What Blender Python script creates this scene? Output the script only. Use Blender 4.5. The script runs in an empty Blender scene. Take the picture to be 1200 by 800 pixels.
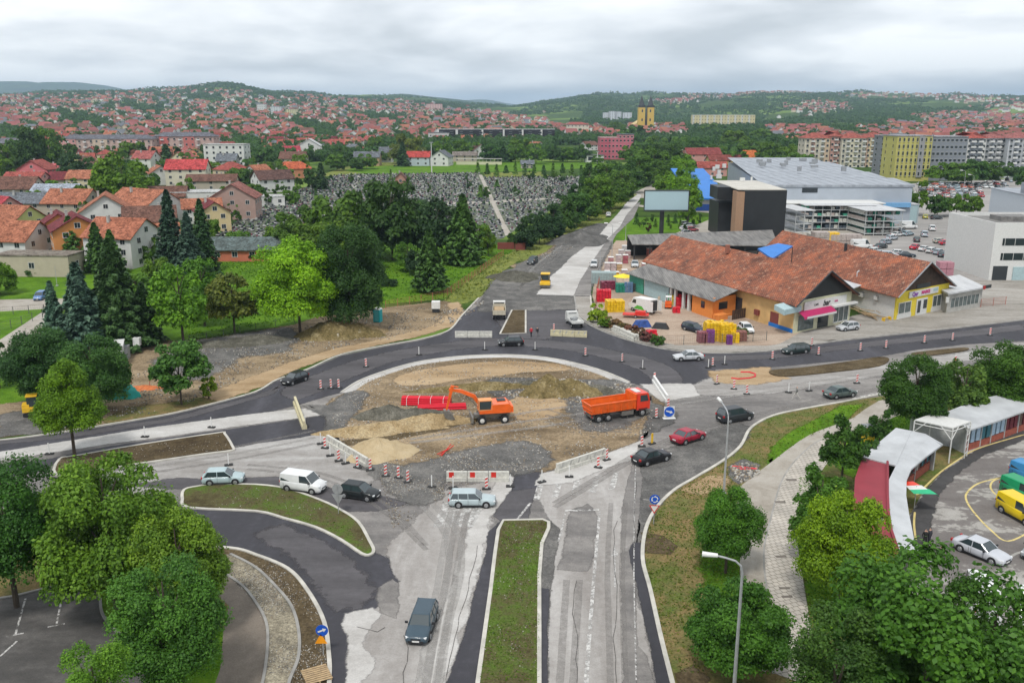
import bpy,bmesh,math,random
import numpy as np
from mathutils import Vector,Matrix
R=math.radians
random.seed(7);rng=np.random.default_rng(11)
col=bpy.context.scene.collection
sc=bpy.context.scene
# ---------------------------------------------------------------- camera
PITCH=R(14.5);FOC=1050.0;CAMH=36.0;HAZE=8.5e-5
cd=bpy.data.cameras.new('camera');cam=bpy.data.objects.new('camera',cd);col.objects.link(cam)
cam.location=(0,0,CAMH);cam.rotation_euler=(math.pi/2-PITCH,0,0)
cd.sensor_width=36;cd.lens=36*FOC/1200;cd.clip_start=.5;cd.clip_end=60000
sc.camera=cam
# ---------------------------------------------------------------- light and sky
SUN_EL,SUN_AZ=R(58),R(200)
w=bpy.data.worlds.new('World');sc.world=w;w.use_nodes=True
nt=w.node_tree;nt.nodes.clear()
def N(nt,t,**k):
    n=nt.nodes.new(t)
    for a,b in k.items():
        if a.startswith('i_'): n.inputs[int(a[2:]) if a[2:].isdigit() else a[2:].replace('_',' ')].default_value=b
        else: setattr(n,a,b)
    return n
def Lk(nt,a,b): nt.links.new(a,b)
sky=N(nt,'ShaderNodeTexSky',sky_type='NISHITA',sun_disc=False,sun_elevation=SUN_EL,sun_rotation=SUN_AZ)
geo=N(nt,'ShaderNodeTexCoord')
sep=N(nt,'ShaderNodeSeparateXYZ');Lk(nt,geo.outputs['Generated'],sep.inputs[0])
zc=N(nt,'ShaderNodeMath',operation='MAXIMUM');Lk(nt,sep.outputs[2],zc.inputs[0]);zc.inputs[1].default_value=0.0
za=N(nt,'ShaderNodeMath',operation='ADD');Lk(nt,zc.outputs[0],za.inputs[0]);za.inputs[1].default_value=.19
dx=N(nt,'ShaderNodeMath',operation='DIVIDE');Lk(nt,sep.outputs[0],dx.inputs[0]);Lk(nt,za.outputs[0],dx.inputs[1])
dy=N(nt,'ShaderNodeMath',operation='DIVIDE');Lk(nt,sep.outputs[1],dy.inputs[0]);Lk(nt,za.outputs[0],dy.inputs[1])
cv=N(nt,'ShaderNodeCombineXYZ');Lk(nt,dx.outputs[0],cv.inputs[0]);Lk(nt,dy.outputs[0],cv.inputs[1])
n1=N(nt,'ShaderNodeTexNoise',i_Scale=.85,i_Detail=6.0,i_Roughness=.5,i_Distortion=.3);Lk(nt,cv.outputs[0],n1.inputs['Vector'])
n2=N(nt,'ShaderNodeTexNoise',i_Scale=2.0,i_Detail=5.0,i_Roughness=.5);Lk(nt,cv.outputs[0],n2.inputs['Vector'])
mx0=N(nt,'ShaderNodeMath',operation='MULTIPLY_ADD');Lk(nt,n2.outputs[0],mx0.inputs[0]);mx0.inputs[1].default_value=.35;Lk(nt,n1.outputs[0],mx0.inputs[2])
ramp=N(nt,'ShaderNodeValToRGB');Lk(nt,mx0.outputs[0],ramp.inputs[0])
cr=ramp.color_ramp;cr.elements[0].position=.55;cr.elements[0].color=(4.6,4.85,5.1,1);cr.elements[1].position=.8;cr.elements[1].color=(8.6,8.7,8.75,1)
e=cr.elements.new(.67);e.color=(6.4,6.6,6.85,1)
mixs=N(nt,'ShaderNodeMix',data_type='RGBA');mixs.inputs[0].default_value=.93
Lk(nt,sky.outputs[0],mixs.inputs[6]);Lk(nt,ramp.outputs[0],mixs.inputs[7])
bg=N(nt,'ShaderNodeBackground',i_Strength=.092);Lk(nt,mixs.outputs[2],bg.inputs[0])
wo=N(nt,'ShaderNodeOutputWorld');Lk(nt,bg.outputs[0],wo.inputs[0])
sd=bpy.data.lights.new('sun','SUN');sun=bpy.data.objects.new('sun',sd);col.objects.link(sun)
sd.energy=1.5;sd.angle=R(10);sd.color=(1,.965,.91)
sv=Vector((math.sin(SUN_AZ)*math.cos(SUN_EL),math.cos(SUN_AZ)*math.cos(SUN_EL),math.sin(SUN_EL)))
sun.rotation_euler=sv.to_track_quat('Z','Y').to_euler()
vs=sc.view_settings;vs.view_transform='Standard';vs.look='None';vs.exposure=.72;vs.gamma=1;vs.use_curve_mapping=False
sc.cycles.max_bounces=5;sc.cycles.diffuse_bounces=3;sc.cycles.glossy_bounces=2;sc.cycles.transmission_bounces=2
sc.cycles.volume_bounces=0;sc.cycles.transparent_max_bounces=10;sc.cycles.caustics_reflective=False;sc.cycles.caustics_refractive=False
# ---------------------------------------------------------------- survey helpers (image bearing -> ground point)
cP,sP=math.cos(PITCH),math.sin(PITCH)
def G(px,py,z=0.0):
    u=(px-600)/FOC;v=(py-400)/FOC
    fy=cP-v*sP;fz=-sP-v*cP;t=(z-CAMH)/fz
    return (u*t,fy*t)
def zat(Y,py):
    v=(py-400)/FOC
    return CAMH+Y*(-sP-v*cP)/(cP-v*sP)
def xat(Y,px,py):
    v=(py-400)/FOC
    return (px-600)/FOC*Y/(cP-v*sP)
def pix(x,y,z):
    fw=y*cP-(z-CAMH)*sP;up=y*sP+(z-CAMH)*cP
    return 600+FOC*x/fw,400-FOC*up/fw
def scale_at(py):
    X,Y=G(600,py);return FOC/(Y*cP+CAMH*sP)
# far terrain: ground row for each bearing column and distance
TD=[0,560,700,1000,1400,1900,2600,3600,5000,6500]
TC=[(-700,[160,143,130,119,112,111]),(-200,[160,143,130,119,112,111]),(0,[162,146,132,120,113,111]),(65,[162,146,132,120,110,108]),(130,[163,147,133,119,109,108]),
      (200,[163,148,135,122,108,105]),(265,[164,149,136,122,101,100]),(330,[165,150,137,126,111,108]),(420,[166,151,139,129,117,112]),
      (500,[166,152,141,131,121,116]),(560,[166,153,143,135,126,123]),(600,[166,154,146,138,130,125]),(650,[166,155,148,140,124,118]),
      (700,[166,155,148,140,118,110]),(735,[166,155,148,140,121,112]),(765,[166,155,148,140,119,110]),(850,[166,155,148,140,119,111]),
      (900,[166,155,147,137,118,108]),(1000,[166,155,146,134,120,109]),(1100,[166,155,146,133,120,111]),(1200,[166,155,146,133,121,113]),(1900,[166,155,146,133,121,113])]
TX=np.array([c[0] for c in TC],float)
TZ=np.zeros((len(TC),len(TD)))
for i,(c,ys) in enumerate(TC):
    for j,yy in enumerate(ys): TZ[i,3+j]=max(0,zat(TD[3+j],yy)) if yy<165.5 else 0
    TZ[i,9]=TZ[i,8]*.55
def hills_noise(x,y):
    return (np.sin(x/210+1.3)*np.cos(y/340+.4)+.6*np.sin(x/97+y/150)+.35*np.sin(x/43-y/61+2))
def terr(x,y):
    x=np.asarray(x,float);y=np.asarray(y,float)
    yy=np.maximum(y,1)
    # bearing column for a point on low ground
    c=600+FOC*x/(yy*cP+CAMH*sP)
    ci=np.interp(c,TX,np.arange(len(TX)));i0=np.clip(ci.astype(int),0,len(TX)-2);fc=ci-i0
    di=np.interp(y,TD,np.arange(len(TD)));j0=np.clip(di.astype(int),0,len(TD)-2);fd=di-j0
    fc=fc*fc*(3-2*fc)
    z=(TZ[i0,j0]*(1-fc)*(1-fd)+TZ[i0+1,j0]*fc*(1-fd)+TZ[i0,j0+1]*(1-fc)*fd+TZ[i0+1,j0+1]*fc*fd)
    amp=np.clip((y-1500)/3000,0,1)*7
    return z+amp*hills_noise(x,y)
def tz(x,y): return float(terr(x,y)) if y>600 else 0.0
# ---------------------------------------------------------------- mesh helpers
MATS={}
def lin(h):
    h=h.lstrip('#');r=[int(h[i:i+2],16)/255 for i in (0,2,4)]
    return tuple(c/12.92 if c <= .04045 else ((c+.055)/1.055)**2.4 for c in r)
def c4(c): return (c[0],c[1],c[2],1)
def newmat(name):
    m=bpy.data.materials.new(name);m.use_nodes=True;t=m.node_tree;t.nodes.clear()
    b=t.nodes.new('ShaderNodeBsdfPrincipled');o=t.nodes.new('ShaderNodeOutputMaterial');t.links.new(b.outputs[0],o.inputs[0])
    MATS[name]=m;return m,t,b
def coords(t,stretch=None,rot=0,obj=False):
    tc=t.nodes.new('ShaderNodeTexCoord' if obj else 'ShaderNodeNewGeometry')
    out=tc.outputs['Object'] if obj else tc.outputs['Position']
    if stretch or rot:
        mp=t.nodes.new('ShaderNodeMapping');mp.vector_type='POINT'
        mp.inputs['Rotation'].default_value=(0,0,rot);mp.inputs['Scale'].default_value=stretch or (1,1,1)
        t.links.new(out,mp.inputs[0]);out=mp.outputs[0]
    return out
def noise(t,vec,scale,detail=4,rough=.55,dist=0):
    n=t.nodes.new('ShaderNodeTexNoise');n.inputs['Scale'].default_value=scale;n.inputs['Detail'].default_value=detail
    n.inputs['Roughness'].default_value=rough;n.inputs['Distortion'].default_value=dist;t.links.new(vec,n.inputs['Vector']);return n.outputs[0]
def rampf(t,fac,stops):
    r=t.nodes.new('ShaderNodeValToRGB');t.links.new(fac,r.inputs[0]);cr=r.color_ramp
    cr.elements[0].position,cr.elements[0].color=stops[0][0],c4(stops[0][1])
    cr.elements[1].position,cr.elements[1].color=stops[-1][0],c4(stops[-1][1])
    for p,c in stops[1:-1]: e=cr.elements.new(p);e.color=c4(c)
    return r.outputs[0]
def mixc(t,fac,a,b,mode='MIX'):
    m=t.nodes.new('ShaderNodeMix');m.data_type='RGBA';m.blend_type=mode
    if isinstance(fac,(int,float)): m.inputs[0].default_value=fac
    else: t.links.new(fac,m.inputs[0])
    for i,v in ((6,a),(7,b)):
        if isinstance(v,tuple): m.inputs[i].default_value=c4(v)
        else: t.links.new(v,m.inputs[i])
    return m.outputs[2]
def bump(t,b,h,strength=.4,dist=.05):
    n=t.nodes.new('ShaderNodeBump');n.inputs['Strength'].default_value=strength;n.inputs['Distance'].default_value=dist
    t.links.new(h,n.inputs['Height']);t.links.new(n.outputs[0],b.inputs['Normal'])
def simple(name,c,rough=.6,metal=0,var=.15,scale=3.0,spec=.4,coat=0,obj=True,tint=False,emit=0):
    m,t,b=newmat(name);v=coords(t,obj=obj)
    f=noise(t,v,scale,5)
    if tint:
        oi=t.nodes.new('ShaderNodeObjectInfo');base=oi.outputs['Color']
        k=rampf(t,f,[(.3,(1-var,)*3),(.7,(1,1,1))]);cc=mixc(t,1.0,base,k,'MULTIPLY')
    else:
        cc=rampf(t,f,[(.3,tuple(x*(1-var) for x in c)),(.7,tuple(min(1,x*(1+var*.5)) for x in c))])
    t.links.new(cc,b.inputs['Base Color'])
    b.inputs['Roughness'].default_value=rough;b.inputs['Metallic'].default_value=metal;b.inputs['Specular IOR Level'].default_value=spec
    b.inputs['Coat Weight'].default_value=coat
    return m
class MB:
    def __init__(s): s.v=[];s.f=[];s.m=[]
    def face(s,pts,mi=0):
        n=len(s.v);s.v+=[tuple(p) for p in pts];s.f.append(tuple(range(n,n+len(pts))));s.m.append(mi)
    def box(s,c,d,rz=0,mi=0,M=None,taper=1.0):
        x,y,z=[q/2 for q in d];n=len(s.v);ca,sa=math.cos(rz),math.sin(rz)
        for zz in (-z,z):
            k=taper if zz>0 else 1
            for a,b in ((-x,-y),(x,-y),(x,y),(-x,y)):
                a *= k;b *= k
                p=Vector((c[0]+a*ca-b*sa,c[1]+a*sa+b*ca,c[2]+zz));s.v.append(tuple(M @ p if M else p))
        for q in ((3,2,1,0),(4,5,6,7),(0,1,5,4),(1,2,6,5),(2,3,7,6),(3,0,4,7)): s.f.append(tuple(n+i for i in q));s.m.append(mi)
    def tube(s,p0,p1,r0,r1=None,k=8,mi=0,cap=True):
        r1=r0 if r1 is None else r1;p0=Vector(p0);p1=Vector(p1);d=(p1-p0).normalized()
        a=d.orthogonal().normalized();b=d.cross(a);n=len(s.v)
        for p,r in ((p0,r0),(p1,r1)):
            for i in range(k):
                t=2*math.pi*i/k;s.v.append(tuple(p+a*math.cos(t)*r+b*math.sin(t)*r))
        for i in range(k): s.f.append((n+i,n+(i+1)%k,n+k+(i+1)%k,n+k+i));s.m.append(mi)
        if cap: s.f.append(tuple(n+k-1-i for i in range(k)));s.m.append(mi);s.f.append(tuple(n+k+i for i in range(k)));s.m.append(mi)
    def path(s,pts,r,k=6,mi=0):
        for a,b in zip(pts[:-1],pts[1:]): s.tube(a,b,r,r,k,mi)
    def prism(s,poly,z0,z1,mi=0,axis='z',M=None):
        n=len(s.v);k=len(poly)
        def P(a,b,z):
            p=Vector((a,b,z)) if axis=='z' else (Vector((z,a,b)) if axis=='x' else Vector((a,z,b)))
            return tuple(M @ p) if M else tuple(p)
        for z in (z0,z1):
            for a,b in poly: s.v.append(P(a,b,z))
        s.f.append(tuple(n+k-1-i for i in range(k)));s.m.append(mi);s.f.append(tuple(n+k+i for i in range(k)));s.m.append(mi)
        for i in range(k): s.f.append((n+i,n+(i+1)%k,n+k+(i+1)%k,n+k+i));s.m.append(mi)
    def build(s,name,mats,parent=None,loc=None,rz=0,smooth=False,mesh_only=False,fix=True):
        me=bpy.data.meshes.new(name);me.from_pydata(s.v,[],s.f)
        for m in (mats if isinstance(mats,(list,tuple)) else [mats]): me.materials.append(m)
        if any(s.m): me.polygons.foreach_set('material_index',s.m)
        if fix and len(s.f)<5000:
            bm=bmesh.new();bm.from_mesh(me);bmesh.ops.recalc_face_normals(bm,faces=bm.faces);bm.to_mesh(me);bm.free()
        if smooth: me.polygons.foreach_set('use_smooth',[True]*len(me.polygons))
        me.update()
        if mesh_only: return me
        o=bpy.data.objects.new(name,me);col.objects.link(o)
        if parent is not None: o.parent=parent
        if loc is not None: o.location=loc
        if rz: o.rotation_euler=(0,0,rz)
        return o
def tag(o,label=None,cat=None,group=None,kind=None):
    if label: o['label']=label
    if cat: o['category']=cat
    if group: o['group']=group
    if kind: o['kind']=kind
    return o
def thing(name,label,cat,loc=(0,0,0),rz=0,group=None):
    o=bpy.data.objects.new(name,None);o.empty_display_size=.3;col.objects.link(o);o.location=loc;o.rotation_euler=(0,0,rz)
    return tag(o,label,cat,group)
KIDS={}
def dup(root,loc,rz=0,label=None,group=None,sc_=None,color=None):
    def rec(o,par):
        c=o.copy();col.objects.link(c)
        if par is not None: c.parent=par
        if color is not None and color.get(o.name.split('.')[0]) is not None: c.color=c4(color[o.name.split('.')[0]])
        for ch in (KIDS[o.name] if o.name in KIDS else list(o.children)): rec(ch,c)
        return c
    r=rec(root,None);r.location=loc;r.rotation_euler=(0,0,rz)
    if sc_ is not None: r.scale=sc_ if isinstance(sc_,tuple) else (sc_,)*3
    if label: r['label']=label
    if group: r['group']=group
    return r
# ================================================================ ground materials
def ground_mat(name,stops,scales=(.05,.35,2.5),stretch=None,rot=0,rough=.9,fine=25,finek=.25,bumpk=.3,spec=.25,detail2=None,dist=.4,bumpd=.04):
    m,t,b=newmat(name);v=coords(t,stretch,rot);v0=coords(t)
    a=noise(t,v,scales[0],4,.6,dist);bb=noise(t,v,scales[1],6,.62,dist);c=noise(t,v0,scales[2],5,.65)
    mx=t.nodes.new('ShaderNodeMath');mx.operation='MULTIPLY_ADD';mx.inputs[1].default_value=.35;t.links.new(a,mx.inputs[0])
    m2=t.nodes.new('ShaderNodeMath');m2.operation='MULTIPLY_ADD';m2.inputs[1].default_value=.45;t.links.new(bb,m2.inputs[0]);t.links.new(mx.outputs[0],m2.inputs[2])
    mx.inputs[2].default_value=0
    m3=t.nodes.new('ShaderNodeMath');m3.operation='MULTIPLY_ADD';m3.inputs[1].default_value=.2;t.links.new(c,m3.inputs[0]);t.links.new(m2.outputs[0],m3.inputs[2])
    colr=rampf(t,m3.outputs[0],stops)
    if fine:
        f=noise(t,v0,fine,3,.7);k=rampf(t,f,[(.3,(1-finek,)*3),(.7,(1+finek*.6,)*3)])
        colr=mixc(t,1.0,colr,k,'MULTIPLY');
    if detail2:
        sc2,thr,cc=detail2;f2=noise(t,v0,sc2,6,.7,.6)
        fac=rampf(t,f2,[(thr,(0,0,0)),(thr+.06,(1,1,1))]);colr=mixc(t,fac,colr,cc)
    t.links.new(colr,b.inputs['Base Color']);b.inputs['Roughness'].default_value=rough;b.inputs['Specular IOR Level'].default_value=spec
    if bumpk: bump(t,b,noise(t,v0,fine*.5 if fine else 6,6,.7),bumpk,bumpd)
    ragged(t,b,v0)
    return m
def ragged(t,b,v0,wear=None):
    at=t.nodes.new('ShaderNodeAttribute');at.attribute_name='edge';n=noise(t,v0,1.1,7,.7)
    a=t.nodes.new('ShaderNodeMath');a.operation='MULTIPLY_ADD';t.links.new(at.outputs['Fac'],a.inputs[0]);a.inputs[1].default_value=-1.15;a.inputs[2].default_value=.72
    c=t.nodes.new('ShaderNodeMath');c.operation='MULTIPLY_ADD';t.links.new(n,c.inputs[0]);c.inputs[1].default_value=1.5;c.inputs[2].default_value=-.75
    s_=t.nodes.new('ShaderNodeMath');t.links.new(a.outputs[0],s_.inputs[0]);t.links.new(c.outputs[0],s_.inputs[1])
    k=t.nodes.new('ShaderNodeMath');k.operation='MULTIPLY_ADD';k.use_clamp=True;t.links.new(s_.outputs[0],k.inputs[0]);k.inputs[1].default_value=3.0;k.inputs[2].default_value=.5
    t.links.new(k.outputs[0],b.inputs['Alpha'])
S3=lambda c,a=.7,b=1.3: [(.38,tuple(x*a for x in c)),(.5,c),(.62,tuple(x*b for x in c))]
m_newasph=ground_mat('new_asphalt',S3((.047,.046,.054),.7,1.75),(.03,.25,1.5),(1,.18,1),R(-15),.8,14,.2,.15,.35)
m_newasph2=ground_mat('new_asphalt_worn',S3((.083,.078,.083),.65,1.5),(.03,.3,1.5),(.18,1,1),R(-8),.8,14,.2,.15,.35)
m_oldasph=ground_mat('old_asphalt',[(.36,(.105,.1,.095)),(.46,(.165,.155,.148)),(.56,(.25,.235,.22)),(.64,(.33,.315,.3))],(.05,.3,1.3),(.22,1,1),R(-14),.85,9,.22,.2,.3,(.7,.66,(.33,.31,.3)))
m_dusty=ground_mat('dusty_asphalt',[(.36,(.22,.2,.185)),(.48,(.31,.292,.275)),(.56,(.39,.372,.355)),(.64,(.47,.455,.44))],(.05,.35,1.3),(1,.16,1),R(-4),.9,9,.14,.12,.2,(.35,.7,(.17,.158,.15)))
m_dustyw=ground_mat('dusty_asphalt_west',[(.36,(.2,.185,.17)),(.48,(.3,.285,.27)),(.6,(.43,.42,.405))],(.06,.4,1.3),(.16,1,1),R(-12),.9,9,.14,.12,.2)
m_gravelg=ground_mat('grey_gravel',[(.38,(.075,.073,.07)),(.5,(.13,.126,.12)),(.62,(.22,.21,.195))],(.05,.4,2.5),None,0,.95,7,.45,.6,.15,(1.6,.64,(.3,.29,.27)))
m_concr=ground_mat('light_concrete',[(.38,(.34,.325,.305)),(.5,(.45,.435,.415)),(.62,(.55,.54,.52))],(.07,.4,2),(.5,1,1),R(30),.9,9,.14,.1,.2)
m_crete_dk=ground_mat('stained_concrete',[(.36,(.17,.155,.135)),(.48,(.28,.26,.23)),(.6,(.38,.36,.33))],(.05,.3,1.6),(.3,1,1),R(-28),.9,6,.2,.15,.2)
m_dirt=ground_mat('brown_dirt',[(.36,(.1,.072,.044)),(.46,(.19,.142,.088)),(.54,(.3,.228,.145)),(.64,(.4,.315,.21))],(.06,.28,1.6),(.5,1,1),R(-12),.97,4.5,.45,.8,.1,(1.1,.62,(.13,.115,.1)),bumpd=.12)
m_sand=ground_mat('sandy_fill',[(.38,(.27,.185,.1)),(.5,(.38,.275,.165)),(.62,(.46,.35,.225))],(.08,.4,2),(.3,1,1),R(-10),.97,7,.2,.4,.1)
m_soil=ground_mat('topsoil',[(.38,(.058,.042,.024)),(.5,(.1,.075,.042)),(.62,(.15,.115,.07))],(.1,.6,3),None,0,.97,5,.5,.8,.1,(2.2,.66,(.3,.27,.2)),bumpd=.1)
m_soilg=ground_mat('sprouting_soil',[(.38,(.062,.05,.024)),(.47,(.1,.09,.04)),(.53,(.09,.115,.03)),(.62,(.085,.15,.02))],(.12,.5,2),None,0,.97,6,.45,.6,.1,(3,.7,(.2,.18,.1)),bumpd=.08)
m_verge=ground_mat('patchy_verge',[(.36,(.26,.175,.09)),(.45,(.2,.155,.065)),(.52,(.13,.135,.045)),(.62,(.085,.14,.02))],(.09,.45,2),None,0,.97,6,.45,.6,.1,(.5,.7,(.12,.09,.05)),bumpd=.08)
m_grass=ground_mat('lawn_grass',[(.38,(.05,.105,.008)),(.5,(.085,.185,.01)),(.62,(.14,.25,.018))],(.06,.35,2.5),None,0,.95,6,.4,.8,.1,bumpd=.1)
m_grassdry=ground_mat('long_dry_grass',[(.38,(.1,.13,.03)),(.5,(.17,.2,.045)),(.62,(.25,.26,.075))],(.06,.35,2.5),None,0,.95,4,.4,.8,.1,bumpd=.1)
m_base=ground_mat('town_ground',[(.38,(.03,.055,.018)),(.48,(.05,.09,.02)),(.56,(.09,.13,.035)),(.66,(.2,.19,.14))],(.01,.05,.4),None,0,.95,2,.3,.3,.1)
m_lot=ground_mat('parking_asphalt',[(.38,(.052,.05,.048)),(.5,(.08,.076,.072)),(.62,(.14,.132,.125))],(.06,.4,1.6),(.35,1,1),R(10),.88,10,.25,.2,.3)
m_mlot=ground_mat('market_asphalt',[(.4,(.14,.125,.118)),(.5,(.18,.165,.155)),(.525,(.33,.315,.29)),(.62,(.4,.385,.36))],(.06,.3,1.2),(.35,1,1),R(-24),.88,9,.2,.15,.3,dist=1.2)
m_mdark=ground_mat('market_dark_asphalt',S3((.062,.06,.06),.75,1.5),(.06,.4,1.6),None,0,.85,10,.2,.2,.3)
m_yard=ground_mat('yard_dirt',[(.38,(.27,.2,.15)),(.5,(.39,.3,.23)),(.62,(.47,.39,.31))],(.07,.3,1.5),(.4,1,1),R(-20),.95,6,.25,.3,.15,(.5,.68,(.2,.17,.14)))
m_carpark=ground_mat('carpark_asphalt',S3((.3,.285,.27),.75,1.25),(.04,.2,1.2),(.4,1,1),R(35),.9,6,.15,.1,.2)
m_path=ground_mat('worn_path',[(.38,(.27,.24,.2)),(.5,(.36,.33,.285)),(.62,(.42,.39,.35))],(.08,.4,2),None,0,.9,9,.15,.1,.2)
m_path2=ground_mat('brown_path',S3((.2,.17,.14),.8,1.25),(.08,.4,2),None,0,.9,9,.2,.1,.2)
m_pebble=ground_mat('pebble_fill',[(.4,(.13,.12,.1)),(.5,(.26,.23,.17)),(.6,(.4,.36,.27))],(.12,.8,4),None,0,.95,7,.6,.8,.1,(2.5,.62,(.5,.46,.36)),bumpd=.1)
m_kerb=simple('kerb_stone',(.5,.48,.43),.85,var=.25,scale=.8)
m_kerbd=simple('grey_kerb_stone',(.3,.29,.27),.85,var=.3,scale=.8)
m_white=simple('white_road_paint',(.55,.54,.52),.8,var=.35,scale=1.2)
def worn(m,thr=.46,mx=1.0):
    t=m.node_tree;b=[n for n in t.nodes if n.type=='BSDF_PRINCIPLED'][0];n=noise(t,coords(t),2.2,8,.75)
    t.links.new(rampf(t,n,[(thr-.06-.2*(mx<1),(0,0,0)),(thr+.06+.1*(mx<1),(mx,mx,mx))]),b.inputs['Alpha'])
worn(m_white,.49)
m_ylw=simple('yellow_road_paint',(.62,.5,.2),.8,var=.2,scale=1.2)
worn(m_ylw,.38)
# block pavers
def paver_mat():
    m,t,b=newmat('block_pavers');v=coords(t,(1,1,1),R(-20))
    br=t.nodes.new('ShaderNodeTexBrick');t.links.new(v,br.inputs[0]);br.offset=.5
    for k,val in (('Scale',1.0),('Mortar Size',.028),('Brick Width',.5),('Row Height',.5)): br.inputs[k].default_value=val
    br.inputs['Color1'].default_value=(.5,.46,.41,1);br.inputs['Color2'].default_value=(.43,.4,.36,1);br.inputs['Mortar'].default_value=(.17,.155,.13,1)
    n=noise(t,v,.35,5);k=rampf(t,n,[(.3,(.72,.72,.7)),(.65,(1.05,1.04,1.02))])
    t.links.new(mixc(t,1,br.outputs[0],k,'MULTIPLY'),b.inputs['Base Color']);b.inputs['Roughness'].default_value=.9
    return m
m_paver=paver_mat()
m_paverd=simple('dark_pavers',(.17,.15,.13),.9,var=.3,scale=2)
# ================================================================ ground sheets
def catmull(pts,n=6,closed=True):
    out=[];L=len(pts)
    for i in range(L if closed else L-1):
        p0,p1,p2,p3=[pts[(i+k-1) % L] if closed else pts[max(0,min(L-1,i+k-1))] for k in range(4)]
        for j in range(n):
            t=j/n;t2=t*t;t3=t2*t
            out.append(tuple(.5*(2*p1[a]+(-p0[a]+p2[a])*t+(2*p0[a]-5*p1[a]+4*p2[a]-p3[a])*t2+(-p0[a]+3*p1[a]-3*p2[a]+p3[a])*t3) for a in (0,1)))
    if not closed: out.append(pts[-1])
    return out
def subdiv(pts,step,closed=True):
    out=[]
    for i in range(len(pts) if closed else len(pts)-1):
        a=pts[i];b=pts[(i+1) % len(pts)];d=math.hypot(b[0]-a[0],b[1]-a[1]);n=max(1,int(d/step))
        for j in range(n): out.append((a[0]+(b[0]-a[0])*j/n,a[1]+(b[1]-a[1])*j/n))
    if not closed: out.append(pts[-1])
    return out
def jitter(pts,amp):
    r=random.Random(len(pts));k1,k2=r.random()*9,r.random()*9
    out=[]
    for i,(x,y) in enumerate(pts):
        s=math.sin(x*1.7+k1)*math.cos(y*1.3+k2)+.6*math.sin(x*4.1+y*3.3+k2)+r.uniform(-.6,.6)
        c=math.cos(x*1.4+k2)*math.sin(y*1.9+k1)+.6*math.sin(x*3.7-y*4.3+k1)+r.uniform(-.6,.6)
        out.append((x+amp*s*.5,y+amp*c*.5))
    return out
LV=.008;NP=[0]
def patch(name,pts,mat,level,smooth=0,rough=0,z=None,kind='structure',thick=0,world=False):
    w=[p if world else G(*p) for p in pts]
    if smooth: w=catmull(w,smooth)
    NP[0]+=1;zz=level*LV+NP[0]*5e-5 if z is None else z
    if rough and not thick: return ragged_patch(name,w,mat,zz,rough,kind)
    bm=bmesh.new();vs_=[bm.verts.new((x,y,zz)) for x,y in w]
    f=bm.faces.new(vs_)
    if f.normal.z<0 or f.calc_area()==0: f.normal_flip()
    f.normal_update()
    if f.normal.z<0: f.normal_flip()
    if thick:
        r=bmesh.ops.extrude_face_region(bm,geom=[f]);up=[q for q in r['geom'] if isinstance(q,bmesh.types.BMVert)]
        for q in up: q.co.z+=thick
    bmesh.ops.triangulate(bm,faces=[q for q in bm.faces if len(q.verts)>4])
    bmesh.ops.recalc_face_normals(bm,faces=bm.faces)
    me=bpy.data.meshes.new(name);bm.to_mesh(me);bm.free();me.materials.append(mat)
    if not thick and len(me.polygons) and me.polygons[0].normal.z<0: me.flip_normals()
    o=bpy.data.objects.new(name,me);col.objects.link(o)
    if kind: o['kind']=kind
    return o
def ragged_patch(name,w,mat,zz,rough,kind):
    ar=sum(w[i][0]*w[(i+1) % len(w)][1]-w[(i+1) % len(w)][0]*w[i][1] for i in range(len(w)))
    if ar<0: w=w[::-1]
    per=sum(math.hypot(w[i][0]-w[i-1][0],w[i][1]-w[i-1][1]) for i in range(len(w)));thin=abs(ar)/per
    d=min(rough*1.5+.12,thin*.45);w=jitter(subdiv(w,1.2),rough*.5);n=len(w);O,I=[],[]
    for i in range(n):
        a,b=w[i-1],w[(i+1) % n];tx,ty=b[0]-a[0],b[1]-a[1];L=math.hypot(tx,ty) or 1;nx,ny=ty/L,-tx/L
        O.append((w[i][0]+nx*d*.7,w[i][1]+ny*d*.7,zz));I.append((w[i][0]-nx*d*.7,w[i][1]-ny*d*.7,zz))
    from mathutils.geometry import tessellate_polygon
    V=O+I;F=[(i,(i+1) % n,n+(i+1) % n,n+i) for i in range(n)]
    F+=[tuple(n+k for k in tr) for tr in tessellate_polygon([[Vector(p) for p in I]])]
    me=bpy.data.meshes.new(name);me.from_pydata(V,[],F);me.materials.append(mat);me.update()
    fl=[p.index for p in me.polygons if p.normal.z<0]
    if fl:
        bm=bmesh.new();bm.from_mesh(me);bm.faces.ensure_lookup_table();bmesh.ops.reverse_faces(bm,faces=[bm.faces[i] for i in fl]);bm.to_mesh(me);bm.free()
    a=me.attributes.new('edge','FLOAT','POINT');a.data.foreach_set('value',[1.0]*n+[0.0]*n)
    o=bpy.data.objects.new(name,me);col.objects.link(o)
    if kind: o['kind']=kind
    return o
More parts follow.
